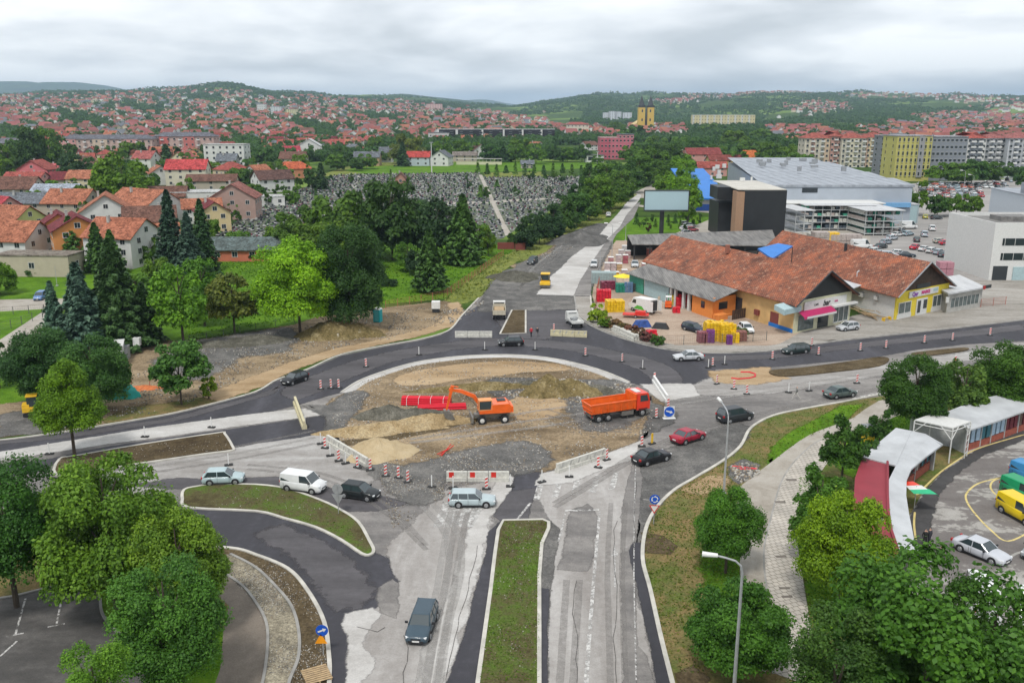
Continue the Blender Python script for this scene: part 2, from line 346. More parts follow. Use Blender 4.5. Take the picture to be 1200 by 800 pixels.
def strip(name,pts,wd,mat,z0=.0,h=.12,closed=False,sm=5,kind='structure',world=False,jit=0):
    w=[p if world else G(*p) for p in pts]
    if sm: w=catmull(w,sm,closed)
    if jit: w=jitter(w,jit)
    mb=MB();n=len(w);L=[];Rr=[]
    for i,p in enumerate(w):
        a=w[(i-1) % n] if (closed or i>0) else w[i];b=w[(i+1) % n] if (closed or i<n-1) else w[i]
        dx,dy=b[0]-a[0],b[1]-a[1];d=math.hypot(dx,dy) or 1;nx,ny=-dy/d*wd/2,dx/d*wd/2
        L.append((p[0]+nx,p[1]+ny));Rr.append((p[0]-nx,p[1]-ny))
    for i in range(n if closed else n-1):
        j=(i+1) % n
        mb.face([(*Rr[i],z0+h),(*Rr[j],z0+h),(*L[j],z0+h),(*L[i],z0+h)])
        if h>.02:
            mb.face([(*L[i],z0+h),(*L[j],z0+h),(*L[j],z0),(*L[i],z0)]);mb.face([(*Rr[j],z0+h),(*Rr[i],z0+h),(*Rr[i],z0),(*Rr[j],z0)])
    o=mb.build(name,mat,fix=False)
    if kind: o['kind']=kind
    return o
def kerb(pts,wd=.3,mat=None,sm=5,closed=False,h=.17): return strip('kerb',pts,wd,mat or m_kerb,0.004,h,closed,sm)
def terrain():
    ys=np.concatenate([np.array([-60.,0,60,150,300,450,560]),np.linspace(600,1400,30),np.geomspace(1450,6500,60),np.array([9000.,20000.])])
    us=np.linspace(-1.4,1.4,281)
    V=[]
    for y in ys:
        xs=us*max(y,450)*1.0
        zz=terr(xs,np.full_like(xs,y)) if y>560 and y <= 6500 else np.zeros_like(xs)
        if y>6500: zz=zz*0
        V.append(np.stack([xs,np.full_like(xs,y),zz],1))
    V=np.concatenate(V);nx=len(us);F=[]
    for j in range(len(ys)-1):
        for i in range(nx-1): F.append((j*nx+i,j*nx+i+1,(j+1)*nx+i+1,(j+1)*nx+i))
    me=bpy.data.meshes.new('ground');me.from_pydata(V.tolist(),[],F);me.materials.append(m_hill)
    me.polygons.foreach_set('use_smooth',[True]*len(me.polygons))
    o=bpy.data.objects.new('ground',me);col.objects.link(o);o['kind']='structure'
def hill_mat():
    m,t,b=newmat('town_and_hill_ground');v=coords(t)
    a=noise(t,v,.0045,5,.6,.5);b2=noise(t,v,.02,5,.6);c=noise(t,v,.12,4,.6)
    base=rampf(t,c,[(.35,(.028,.055,.012)),(.6,(.055,.1,.018)),(.75,(.11,.13,.045))])
    field=rampf(t,b2,[(.35,(.1,.17,.03)),(.6,(.16,.23,.05))])
    fac=rampf(t,a,[(.53,(0,0,0)),(.56,(1,1,1))])
    t.links.new(mixc(t,fac,base,field),b.inputs['Base Color']);b.inputs['Roughness'].default_value=1;b.inputs['Specular IOR Level'].default_value=.05
    return m
m_hill=hill_mat()
terrain()
# far blue hills
def far_hill(name,prof,D,depth):
    mb=MB();prof=catmull(prof,4,False)
    for i in range(len(prof)-1):
        (a,ya),(b,yb)=prof[i],prof[i+1]
        p=[]
        for (c,y) in ((a,ya),(b,yb)):
            z=zat(D,y);x=xat(D,c,y);p.append((x,z))
        for k in range(5):
            t0,t1=k/5,(k+1)/5
            f=lambda t: math.sin(t*math.pi/2)**.8 if t>0 else 0
            y0,y1=D-depth+depth*t0,D-depth+depth*t1
            mb.face([(p[0][0],y0,p[0][1]*f(t0)),(p[1][0],y0,p[1][1]*f(t0)),(p[1][0],y1,p[1][1]*f(t1)),(p[0][0],y1,p[0][1]*f(t1))])
            mb.face([(p[0][0],2*D-y1,p[0][1]*f(t1)),(p[1][0],2*D-y1,p[1][1]*f(t1)),(p[1][0],2*D-y0,p[1][1]*f(t0)),(p[0][0],2*D-y0,p[0][1]*f(t0))])
    o=mb.build(name,m_wood,smooth=True,fix=False);o['kind']='structure'
def wood_mat():
    m,t,b=newmat('wooded_hillside');v=coords(t)
    a=noise(t,v,.006,6,.65,.4);t.links.new(rampf(t,a,[(.35,(.02,.042,.018)),(.55,(.035,.07,.02)),(.7,(.08,.12,.035))]),b.inputs['Base Color']);b.inputs['Roughness'].default_value=1;b.inputs['Specular IOR Level'].default_value=0
    return m
m_wood=wood_mat()
far_hill('hill',[(-300,104),(-100,99),(0,97),(30,95.5),(60,99),(75,96.5),(100,97.5),(130,104),(160,112),(200,122)],11000,2500)
far_hill('hill',[(330,122),(380,114),(410,111),(440,113),(470,110),(500,113),(540,117),(580,123),(620,127)],7600,900)
far_hill('hill',[(500,122),(540,118),(570,117),(600,122),(640,125),(700,127)],14000,2500)
far_hill('hill',[(560,128),(590,125),(630,119),(665,114),(695,110),(715,109),(735,113),(752,109),(775,111),(800,114),(840,118),(880,126)],6900,900)
# ---- regions
patch('lawn',[(160,400),(222,398),(300,385),(370,380),(430,358),(500,352),(525,350),(600,296),(560,282),(500,290),(300,285),(190,300),(120,330)],m_grass,1)
patch('lawn',[(0,325),(110,322),(110,352),(60,350),(0,352)],m_grass,1)
patch('lawn',[(-60,372),(0,365),(52,362),(50,370),(0,398),(-60,440)],m_grass,2)
patch('lawn',[(-60,440),(20,425),(60,440),(60,490),(-60,497)],m_grass,1)
patch('lawn',[(300,285),(330,272),(420,262),(600,290),(600,300),(500,352)],m_grass,.5)
patch('driveway',[(-60,353),(0,351),(110,349),(110,362),(52,363),(-60,369)],m_path,1.5)
patch('driveway',[(52,364),(75,362),(40,405),(0,442),(-60,470),(-60,440),(0,398)],m_path,2.5)
patch('verge',[(521,352),(560,318),(590,299),(608,293),(607,306),(590,317),(573,333),(562,350),(535,358)],m_grassdry,3,rough=.6)
patch('verge',[(600,296),(640,278),(700,246),(742,226),(748,229),(737,235),(717,250),(700,262),(680,268),(655,280),(640,296),(610,306)],m_grassdry,2,rough=.6)
patch('gravel_yard',[(150,398),(222,400),(300,389),(350,379),(372,372),(440,362),(520,353),(536,357),(528,372),(505,387),(470,397),(400,412),(340,430),(270,458),(200,482),(100,500),(-60,520),(-60,482),(100,462),(140,440)],m_dirt,3,rough=.8)
patch('gravel_yard',[(215,402),(300,389),(340,384),(352,395),(330,412),(280,418),(245,442),(215,446),(180,425)],m_gravelg,4,rough=1.5)
patch('gravel_yard',[(0,487),(70,470),(90,485),(75,503),(0,512)],m_gravelg,4,rough=1.0)
patch('sandy_strip',[(200,478),(275,450),(330,428),(365,417),(400,407),(450,397),(505,383),(530,366),(525,356),(536,354),(545,368),(530,382),(505,390),(455,402),(400,414),(350,431),(310,451),(250,472),(200,485)],m_sand,5,rough=.6)
patch('grass_strip',[(120,492),(150,478),(205,472),(235,466),(250,470),(200,483),(130,497)],m_verge,6,rough=.6)
INTER=[(-80,520),(0,517),(75,507),(130,498),(200,486),(250,474),(300,460),(325,446),(360,434),(400,416.5),(450,406),(490,399),(517,392),(530,385),(542,370),(562,349),(600,320),(640,300),(700,300),(692,345),(697,375),(735,398),(780,409),(830,414),(900,412),(980,400),(1062,391),(1125,384),(1200,375),(1300,362),(1300,420),(1200,438),(1050,462),(985,472),(940,480),(905,488),(880,502),(868,525),(848,541),(815,560),(790,575),(770,595),(757,620),(753,655),(762,692),(775,750),(790,810),(800,860),(370,860),(386,800),(386,775),(380,730),(360,692),(337,667),(300,651),(270,643),(180,640),(60,640),(-80,650)]
patch('road',INTER,m_oldasph,7)
# dusty western and southern arms
patch('road_surface',[(60,570),(170,545),(272,527),(300,520),(380,506),(398,530),(440,545),(440,560),(420,575),(300,565),(215,570),(100,590)],m_dustyw,8,rough=.6)
patch('road_surface',[(455,640),(500,600),(520,575),(600,560),(607,575),(575,605),(570,650),(557,695),(540,750),(520,830),(400,830),(405,722),(440,712),(463,685),(458,660)],m_dusty,8,rough=.5)
patch('road_surface',[(622,562),(650,552),(710,532),(745,522),(742,600),(737,640),(745,700),(758,750),(770,830),(632,830),(641,740),(646,690),(655,625),(645,612)],m_dusty,8,rough=.25)
patch('dust_streak',[(590,556),(607,566),(575,605),(562,660),(540,740),(512,820),(478,820),(520,720),(545,640),(560,600)],m_concr,8.6,rough=.8)
# new asphalt ring
patch('new_asphalt',[(-80,522),(0,518),(75,508),(130,499),(200,487),(250,475),(300,461),(325,447),(360,435),(400,417.5),(450,407),(490,400),(517,393),(530,386),(542,371),(570,352),(630,352),(690,362),(697,376),(735,399),(780,410),(830,415),(900,413),(980,401),(1062,392),(1125,385),(1200,376),(1300,363),(1300,388),(1195,400),(1130,404),(1075,410),(1020,420),(900,431),(838,433),(838,447),(815,452),(780,449),(752,452),(735,448),(708,436),(680,428),(642,420),(600,416.5),(560,417),(525,420),(487,426),(455,435),(425,446),(405,459),(382,465),(352,474),(320,482),(300,485),(225,497),(175,504),(100,516),(0,531),(-80,540)],m_newasph,9,rough=.12)
patch('worn_lane',[(330,458),(370,440),(410,425),(460,412),(540,400),(600,397),(660,401),(700,407),(745,417),(785,430),(800,449),(770,449),(750,434),(705,419),(660,410),(600,405),(540,409),(470,422),(425,437),(390,452),(350,468)],m_newasph2,10,smooth=3,rough=.5)
patch('worn_lane',[(590,360),(690,366),(694,378),(640,398),(600,396),(585,380)],m_newasph2,10,rough=.8)
patch('worn_lane',[(820,418),(900,416),(980,405),(1062,396),(1200,380),(1200,387),(1062,402),(980,411),(900,421),(820,424)],m_newasph2,10,rough=.4)
patch('worn_lane',[(-80,524),(75,510),(200,490),(300,464),(330,452),(320,462),(210,493),(75,514),(-80,528)],m_newasph2,10,rough=.3)
patch('new_asphalt',[(-80,560),(0,548),(60,538),(125,524),(200,513),(300,499),(382,487),(386,505),(350,513),(300,520),(272,525),(262,507),(70,538),(50,552),(-80,580)],m_newasph,9,rough=.2)
patch('concrete_strip',[(-80,541),(0,530),(100,514),(175,502),(225,495),(300,485),(385,476),(382,486),(300,497),(200,511),(125,521),(25,536),(-80,553)],m_concr,10,rough=.15)
patch('new_asphalt',[(60,560),(215,574),(240,569),(300,569),(337,574),(375,587),(400,599),(440,600),(480,590),(440,580),(420,580),(330,560),(200,562),(100,575)],m_newasph2,9,rough=.6)
patch('new_asphalt',[(150,600),(222,594),(300,598),(332,607),(370,617),(400,632),(427,651),(440,648),(455,655),(457,672),(465,682),(455,695),(440,713),(405,721),(408,745),(409,830),(386,830),(386,775),(380,730),(360,692),(337,667),(300,651),(270,643),(150,640)],m_newasph,9,rough=.25)
patch('worn_lane',[(330,615),(370,632),(410,660),(440,690),(420,712),(398,716),(384,700),(372,686),(345,655),(300,625)],m_newasph2,10,rough=.8)
patch('concrete_patch',[(404,721),(440,714),(447,720),(430,735),(425,760),(440,775),(422,800),(420,830),(410,830),(408,745)],m_concr,9.5,rough=.5)
patch('asphalt_patch',[(444,690),(460,680),(466,686),(465,725),(446,718)],m_oldasph,9.7,rough=.25)
patch('new_asphalt',[(587,611),(573,625),(570,650),(557,695),(545,745),(525,800),(518,830),(558,830),(567,750),(575,692),(580,650)],m_newasph,10,rough=.15)
patch('asphalt_patch',[(640,607),(656,621),(650,652),(644,698),(641,750),(642,800),(630,800),(632,675),(635,637)],m_gravelg,10,rough=.15)
patch('new_asphalt',[(634,690),(643,690),(641,750),(641,830),(631,830)],m_newasph,10.5,rough=.12)
patch('new_asphalt',[(737,645),(740,660),(750,700),(762,755),(775,830),(795,830),(775,750),(762,692),(755,660),(754,637),(742,636)],m_newasph,10,rough=.12)
patch('asphalt_patch',[(600,575),(606,556),(637,550),(630,570),(622,590),(618,608),(587,610),(578,605)],m_newasph2,10,rough=.2)
patch('new_asphalt',[(605,556),(636,552),(630,571),(600,576)],m_newasph,10.6,rough=.25)
patch('asphalt_patch',[(668,600),(660,650),(655,668),(668,669),(688,670),(695,650),(700,605),(688,592)],m_oldasph,9,rough=.25)
patch('asphalt_patch',[(729,600),(737,560),(746,530),(752,560),(747,620),(741,650),(744,690),(746,830),(733,830),(729,700)],m_oldasph,9,rough=.15)
patch('asphalt_patch',[(746,757),(757,770),(766,800),(768,830),(747,830)],m_oldasph,9.4,rough=.2)
patch('gravel_lane',[(746,540),(800,520),(860,495),(880,502),(868,523),(848,539),(815,558),(790,573),(770,593),(758,615),(753,640),(738,645),(742,600)],m_gravelg,8.7,rough=.5)
patch('white_line',[(701,600),(704,600),(697,690),(692,760),(688,830),(682,830),(687,760),(693,690)],m_white,11)
patch('white_line',[(744.2,540),(745.6,540),(744,600),(743.5,675),(747,830),(745,830),(742,675),(742.6,600)],m_white,11)
patch('white_line',[(620,590),(623,590),(607,610),(604,610)],m_white,11)
for a in (0,1,2,3): patch('white_line',[(524-3+a*14-a,590),(531-3+a*14-a,590),(522-6+a*14-a*2,618),(515-6+a*14-a*2,618)],m_white,11,rough=.1)
for k in range(5): patch('white_line',[(632+k*22,566-k*3),(636+k*22,565.5-k*3),(631+k*22,586-k*3),(626+k*22,586.5-k*3)],m_white,11,rough=.08)
patch('white_line',[(662,598),(702,597),(702,599),(662,600)],m_white,11);patch('white_line',[(662,600),(664,600),(656,636),(653,636)],m_white,11)
patch('white_arrow',[(720.5,638),(724.5,652),(722,652),(721.5,690),(719.5,690),(719.5,652),(716,652)],m_white,11)
patch('concrete_slab',[(751,451),(810,450),(820,464),(780,470),(775,471),(764,462)],m_concr,11,rough=.3)
patch('concrete_slab',[(627,570),(634,556),(650,552),(710,532),(750,517),(742,538),(700,553),(670,565)],m_concr,11,rough=.25)
patch('dust_patch',[(845,440),(905,444),(960,436),(1040,427),(1075,419),(1110,418),(1195,402),(1230,400),(1230,410),(1120,425),(1050,437),(960,452),(900,462),(850,464),(820,463),(810,452)],m_dustyw,10.5,rough=.7)
patch('white_line',[(1000,467),(1100,448),(1100,449.5),(1000,468.8)],m_white,11,rough=.08)
# tyre tracks, cracks and dust streaks on the old surface
def track(pts,wd,mat,lv,jit=.03): strip('tyre_track',pts,wd*1.5,mat,0,lv*LV+.004,sm=6,jit=jit)
m_track=simple('dark_tyre_track',(.255,.24,.225),.9,var=.2,scale=.7,obj=False);worn(m_track,.5,.5);m_dtrack=simple('pale_dust_track',(.37,.355,.335),.9,var=.12,scale=.7,obj=False);worn(m_dtrack,.5,.6)
m_crack=simple('asphalt_crack',(.05,.048,.045),.95,obj=False);worn(m_crack,.44)
for o_ in (0,9,20): track([(528+o_,600),(520+o_,640),(512+o_,690),(500+o_,750),(488+o_,820)],.35,m_track if o_ else m_dtrack,11.2)
for o_ in (-9,6): track([(500+o_,590),(530+o_,625),(534+o_,670),(520+o_,730),(505+o_,820)],.4,m_dtrack,11.4)
for o_ in (0,17): track([(716+o_,590),(712+o_,660),(713+o_,720),(716+o_,820)],.3,m_track,11.2);track([(664+o_*.9,680),(660+o_*.9,740),(655+o_*.9,820)],.35,m_track,11.2)
for o_ in (0,5): track([(290,545+o_),(380,556+o_*1.3),(450,590+o_*2),(500,640+o_)],.3,m_track,11.2);track([(650,590+o_),(700,560+o_),(760,525+o_),(830,500+o_),(920,478+o_*.7),(1030,455+o_*.5),(1180,432+o_*.4)],.4,m_track,12);track([(790,470+o_),(860,460+o_),(950,448+o_),(1080,430+o_*.6)],.35,m_dtrack,12.1)
for o_ in (0,7,15): track([(70,580-o_),(170,556-o_),(280,538-o_),(370,520-o_)],.35,m_dtrack if o_==7 else m_track,11.2);track([(610,470),(640,480+o_),(690,495+o_*.6),(740,500+o_*.5)][1:],.3,m_track,15);track([(480,520-o_*.6),(560,510-o_),(640,500-o_*1.3),(700,490-o_)],.4,m_dtrack,15)
for o_ in (0,6,13,19): track([(610,335+o_*.3),(640-o_,312),(672-o_,288),(700-o_,268)],.5,m_dtrack if o_==13 else m_track,13.5)
for pts_ in ([(690,500+0),(700,600),(694,680)][:0] or [(474,745),(480,760),(472,790),(478,820)],[(722,610),(718,660),(723,700),(720,760),(724,820)],[(676,680),(672,720),(678,760),(674,820)],[(420,735),(440,740),(452,736)],[(745,545),(744,600),(742,650)],[(560,640),(548,690),(530,760),(520,820)]): strip('crack',subdiv(pts_,12,False),.035,m_crack,0,12*LV,sm=0,jit=.2)
# traffic islands
def island(pts,m,sm=4,kw=.28,h=.19,name='traffic_island'):
    w=catmull([G(*p) for p in pts],sm) if sm else [G(*p) for p in pts]
    patch(name,w,m,0,z=.0,thick=h-.02,world=True)
    strip('kerb',w,kw,m_kerb,.004,h,closed=True,sm=0,world=True)
island([(70,539),(90,535),(165,522),(255,508.5),(263,509),(273,525),(271,529),(240,533),(172,543),(110,552),(66,557)],m_soil,3)
island([(216,575),(232,571),(250,569),(300,569),(337,574),(375,587),(400,599),(420,613),(433,635),(438,646),(434,651),(424,650),(400,634),(370,619),(332,608),(300,600),(222,596),(214,586)],m_soilg,3)
island([(590,611),(636,610),(643,613),(643,620),(635,638),(632,675),(632,750),(632,840),(556,840),(560,800),(567,750),(575,692),(580,650),(584,622)],m_soilg,0,.3)
island([(556,420),(560,420)][:0] or [(600,364),(616,364),(616,391),(586,392)],m_soil,0,.3)
patch('soil_bed',[(904,435),(940,432),(1000,424),(1030,419.5),(1042,422),(1030,430),(985,436),(925,442),(905,440)],m_soil,12,smooth=3,rough=.2,thick=.12)
patch('soil_bed',[(1068,415),(1100,411),(1130,408.5),(1134,411),(1110,415),(1080,418)],m_soil,12,smooth=3,rough=.2,thick=.12)
patch('dirt_patch',[(832,436),(900,431),(906,440),(925,444),(880,452),(840,448)],m_sand,11.5,rough=.7)
# kerbs
kerb([(-80,521),(0,516.5),(75,506.5),(130,497.5),(200,485.5),(250,473.5),(300,459.5),(325,445.5),(360,433.5),(400,416),(450,405.5),(490,398.5),(517,391.5),(530,384.5),(542,369.5),(562,348.5)])
kerb([(673,347),(675,358),(678,372),(700,386),(735,399),(780,410),(830,414.5),(900,412),(980,400),(1062,391),(1125,384),(1200,375),(1300,362)],mat=m_kerbd)
kerb([(692,347),(694,362),(704,378),(735,395),(790,405)],mat=m_kerb)
kerb([(1030,463),(985,472),(940,480),(905,488),(880,502),(868,523),(848,540),(815,560),(790,575),(770,595),(757,620),(753,655),(762,692),(775,750),(790,810),(800,860)],wd=.32)
kerb([(386,860),(386,800),(386,775),(380,730),(360,692),(337,667),(300,651),(270,643),(200,640)],wd=.3)
kerb([(270,650),(300,666),(325,690),(342,712),(350,740),(350,770),(340,797),(330,830)],wd=.22,mat=m_kerbd)
kerb([(262,672),(285,688),(300,707),(311,727),(314,750),(310,790),(300,830)],wd=.2,mat=m_kerbd)
# bottom left corner
patch('verge',[(-80,640),(180,640),(270,643),(300,651),(337,667),(360,692),(380,730),(386,775),(386,860),(-80,860)],m_verge,8)
patch('soil_bed',[(200,640),(270,643),(300,651),(337,667),(360,692),(380,730),(386,775),(386,860),(330,860),(340,797),(350,770),(350,740),(342,712),(325,690),(300,666),(260,650)],m_soil,9)
patch('pebble_bed',[(240,650),(270,650),(300,666),(325,690),(342,712),(350,740),(350,770),(340,797),(330,850),(295,850),(310,790),(314,750),(311,727),(300,707),(285,688),(262,672)],m_pebble,10)
patch('path',[(262,672),(285,688),(300,707),(311,727),(314,750),(310,790),(295,850),(235,850),(258,785),(262,740),(268,710),(245,690)],m_path2,10)
patch('parking_lot',[(-80,705),(0,703),(60,690),(110,684),(117,695),(120,720),(137,740),(150,745),(175,790),(180,850),(-80,850)],m_lot,10)
kerb([(-80,704),(0,702),(60,689),(112,682),(117,695),(120,720),(137,741),(152,750)],wd=.2,mat=m_kerbd)
patch('lawn',[(117,688),(160,680),(215,700),(245,720),(262,740),(258,785),(235,850),(180,850),(175,790),(150,745),(137,740),(121,720)],m_grass,9.5)
for (x0,y0,x1,y1) in ((30,702,18,745),(75,691,66,734)):
    strip('parking_line',[(x0,y0),(x1,y1)],.14,m_white,0,11*LV,sm=0);strip('parking_line',[(x1-10,y1+1.5),(x1+10,y1-2.5)],.14,m_white,0,11.5*LV,sm=0)
strip('parking_line',[(0,770),(20,752)],.14,m_white,0,11*LV,sm=0)
# central island
ISL=[(384,487),(383,477),(390,468),(405,461),(425,448),(455,437),(487,428),(525,422.5),(560,420.5),(600,420),(642,423),(678,431),(706,439.5),(733,451),(752,458),(765,466),(776,474),(773,492),(752,514),(712,530),(655,549),(606,554),(560,553),(522,553),(475,548),(430,541),(405,530),(388,510)]
patch('construction_ground',ISL,m_dirt,12,smooth=3,rough=.5)
strip('concrete_apron',[(405,461),(425,447.5),(455,436),(487,427),(525,421.5),(560,418.5),(600,418),(642,421.5),(680,430),(708,438.5),(733,450)],1.7,m_concr,0,.1,sm=5)
strip('kerb',[(400,460),(424,445.6),(455,434.3),(487,425.3),(525,419.6),(560,417),(600,416.5),(642,419.8),(680,427.6),(710,436.6),(738,448.5)],.25,m_kerb,0,.17,sm=5)
patch('sandy_fill',[(462,446),(480,438),(505,432),(555,426),(600,424),(640,426),(660,429),(668,434),(640,436),(612,437),(585,441),(560,442),(530,447),(500,452),(475,452)],m_sand,14,smooth=3,rough=.4)
patch('dark_gravel',[(425,541),(470,547),(510,540),(540,530),(580,522),(615,518),(640,530),(640,548),(606,556),(560,557),(522,557),(515,585),(480,590),(455,570),(430,552)],m_gravelg,13,smooth=2,rough=.8)
patch('dark_gravel',[(352,476),(385,476),(405,461),(430,460),(420,480),(400,500),(392,520),(383,505),(380,488)],m_gravelg,13,smooth=2,rough=.8)
patch('dark_gravel',[(570,448),(600,443),(660,447),(720,446),(752,460),(760,480),(730,500),(690,505),(670,485),(640,470),(590,470)],m_gravelg,12.8,smooth=2,rough=1.0)
patch('sandy_fill',[(598,470),(625,461),(660,470),(650,488),(610,492),(590,482)],m_sand,14,smooth=2,rough=.8)
patch('dark_gravel',[(752,470),(768,474),(792,484),(790,495),(768,505),(748,515),(760,492)],m_gravelg,13,rough=.6)
# north road works
patch('road_works',[(567,348),(576,331),(593,317),(604,315),(607,309),(635,300),(647,297),(656,282),(676,270),(700,262),(720,262),(716,290),(700,320),(690,345),(697,362),(560,366)],m_gravelg,12,rough=.7)
patch('concrete_road',[(629,345.5),(645,325),(657,315),(669,302),(687,289),(704,274),(713,263),(725,250),(736,236),(749,227),(752,230),(745,240),(734,253),(727,266),(713,280),(693,309),(680,330),(673,347)],m_concr,13,rough=.25)
patch('pavement',[(673,347),(680,330),(693,309),(713,280),(727,266),(734,253),(745,240),(751,236),(742,256),(722,275),(708,300),(700,318),(693,330),(692,347)],m_oldasph,13,rough=.2)
patch('dirt_patch',[(600,312),(640,296),(656,283),(676,290),(650,305),(610,322)],m_dirt,11,rough=.8)
strip('concrete_road',[(745,232),(760,222),(785,212),(812,204),(850,196)],7,m_path,0,1*LV)
strip('road',[(735,239),(765,243),(850,250)],5,m_path,0,2*LV)
patch('verge',[(673,348),(692,348),(694,362),(704,378),(735,395),(790,405),(900,406),(940,400),(980,399),(900,411.5),(830,414),(780,409),(735,398),(700,385),(678,371)],m_crete_dk,14,rough=.3)
patch('lawn',[(728,262),(742,255),(836,254),(836,300),(700,300)],m_grass,3)
patch('yard',[(694,347),(697,325),(708,300),(722,282),(830,282),(870,300),(935,340),(940,398),(900,406),(790,405),(735,395),(704,378)],m_yard,4)
patch('yard_asphalt',[(770,282),(850,250),(836,235),(900,215),(1020,250),(1020,310),(900,310),(850,282)],m_path,3.2)
patch('forecourt',[(898,411),(925,397),(940,388),(1000,370),(1048,360),(1108,352),(1120,330),(1300,322),(1300,362),(1200,374),(1125,383),(1062,390),(980,399)],m_crete_dk,5)
patch('car_park',[(925,305),(960,292),(1000,262),(1060,226),(1100,213),(1300,205),(1300,345),(1050,345)],m_carpark,2.5)
patch('driveway',[(1030,224),(1070,215),(1300,205),(1300,215),(1100,222)],m_carpark,3.5)
# south-east side
patch('verge',[(1300,420),(1200,438),(1050,462),(985,472),(940,480),(905,488),(880,502),(868,523),(848,540),(815,560),(790,575),(770,595),(757,620),(753,655),(762,692),(775,750),(790,810),(800,860),(1300,860)],m_verge,8)
patch('lawn',[(990,494),(1010,474),(985,476),(960,490),(930,505),(905,525),(900,545),(937,517),(960,505)],m_grass,9,rough=.3)
patch('lawn',[(828,650),(862,642),(868,700),(870,755),(830,758),(827,700)],m_grass,9,rough=.9)
patch('lawn',[(936,560),(985,560),(1010,600),(1010,720),(960,740),(935,650)],m_grass,9.2,rough=.8)
patch('lawn',[(1010,500),(1040,480),(1090,500),(1050,540),(1000,560),(975,540)],m_grass,9,rough=.8)
patch('path',[(1030,470),(1075,466),(1060,484),(1000,508),(962,517),(937,535),(917,562),(904,605),(895,650),(902,720),(905,780),(885,780),(870,720),(867,660),(871,620),(862,585),(868,570),(900,545),(937,517),(960,505),(1000,490)],m_path,10,smooth=2)
patch('paved_path',[(904,605),(917,562),(937,535),(962,516),(985,522),(968,545),(945,580),(934,615),(936,650),(950,735),(955,790),(908,790),(902,720),(896,650)],m_paver,11,smooth=2)
kerb([(1000,508),(962,516),(937,535),(917,562),(904,605),(895,650),(902,720),(906,790)],wd=.16,mat=m_kerbd,h=.09)
for (a,b) in ((925,563),(912,589),(913,653),(925,630),(920,700),(917,690)): patch('dark_pavers',[(a-5,b-1.2),(a+8,b-1.5),(a+9,b+1.2),(a-3,b+1.4)],m_paverd,12)
patch('rubble_patch',[(855,547),(870,538),(888,545),(882,556),(866,568),(856,560)],m_gravelg,9,rough=.4)
patch('dirt_patch',[(750,625),(775,628),(793,640),(785,650),(757,648)],m_soil,9,rough=.4)
patch('dirt_patch',[(792,790),(815,780),(830,795),(828,830),(800,830)],m_soil,9,rough=.4)
patch('dirt_patch',[(800,575),(830,557),(855,560),(850,575),(820,580)],m_sand,9,rough=.5)
# market car park
patch('market_parking',[(1040,655),(1062,612),(1080,580),(1105,552),(1140,525),(1200,499),(1300,470),(1300,860),(1010,860),(1030,720)],m_mlot,12)
patch('market_lane',[(1064,645),(1064,612),(1082,581),(1105,556),(1145,527),(1200,503),(1300,474),(1300,486),(1210,512),(1150,535),(1118,558),(1100,580),(1090,610),(1085,660),(1066,668)],m_mdark,13,rough=.25)
def yl(p,wd=.18): strip('yellow_line',p,wd,m_ylw,0,14*LV)
yl([(1073,633),(1071,615),(1072,601)]);yl([(1072,580),(1076,579),(1087,568),(1102,554),(1125,538),(1147,526),(1200,510),(1300,482)])
yl([(1210,622),(1181,635),(1161,622),(1141,601),(1132,586),(1134,577),(1147,567),(1174,560)]);yl([(1174,560),(1163,565),(1161,573),(1170,583),(1200,604),(1230,622)])
kerb([(1178,700),(1174,680),(1177,664),(1190,650),(1230,640)],wd=.25,mat=m_kerbd,h=.12)
# ================================================================ vegetation
def leaf_mat(name,tr=.25,hue=1.0,var=.35):
    m,t,b=newmat(name)
    oi=t.nodes.new('ShaderNodeObjectInfo');at=t.nodes.new('ShaderNodeAttribute');at.attribute_name='tone'
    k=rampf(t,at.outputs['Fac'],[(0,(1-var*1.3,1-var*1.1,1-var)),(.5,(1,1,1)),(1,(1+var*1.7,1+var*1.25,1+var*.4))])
    c=mixc(t,1,oi.outputs['Color'],k,'MULTIPLY')
    t.links.new(c,b.inputs['Base Color']);b.inputs['Roughness'].default_value=.55;b.inputs['Specular IOR Level'].default_value=.3
    tl=t.nodes.new('ShaderNodeBsdfTranslucent');t.links.new(c,tl.inputs[0]);ms=t.nodes.new('ShaderNodeMixShader');ms.inputs[0].default_value=tr
    o=[n for n in t.nodes if n.type=='OUTPUT_MATERIAL'][0]
    t.links.new(b.outputs[0],ms.inputs[1]);t.links.new(tl.outputs[0],ms.inputs[2]);t.links.new(ms.outputs[0],o.inputs[0])
    return m
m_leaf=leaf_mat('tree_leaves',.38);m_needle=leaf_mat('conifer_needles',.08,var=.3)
m_bark=simple('bark',(.09,.07,.052),.95,var=.4,scale=6)
def leaf_mesh(name,P,Nn,S,tone,mat,asp=1.7):
    n=len(P);Nn=Nn/np.linalg.norm(Nn,axis=1,keepdims=True)
    r=rng.normal(size=(n,3));U=np.cross(Nn,r);U /= np.linalg.norm(U,axis=1,keepdims=True);Vv=np.cross(Nn,U)
    S=S[:,None]
    q=np.stack([P-U*S*asp*.5,P+Vv*S*.5+Nn*S*.12,P+U*S*asp*.5,P-Vv*S*.5+Nn*S*.12],1).reshape(-1,3)
    me=bpy.data.meshes.new(name);me.vertices.add(4*n);me.vertices.foreach_set('co',q.astype(np.float32).ravel())
    me.loops.add(4*n);me.loops.foreach_set('vertex_index',np.arange(4*n,dtype=np.int32))
    me.polygons.add(n);me.polygons.foreach_set('loop_start',np.arange(0,4*n,4,dtype=np.int32));me.polygons.foreach_set('loop_total',np.full(n,4,np.int32))
    me.materials.append(mat);me.update(calc_edges=True)
    a=me.attributes.new('tone','FLOAT','FACE');a.data.foreach_set('value',tone.astype(np.float32))
    me.validate();return me
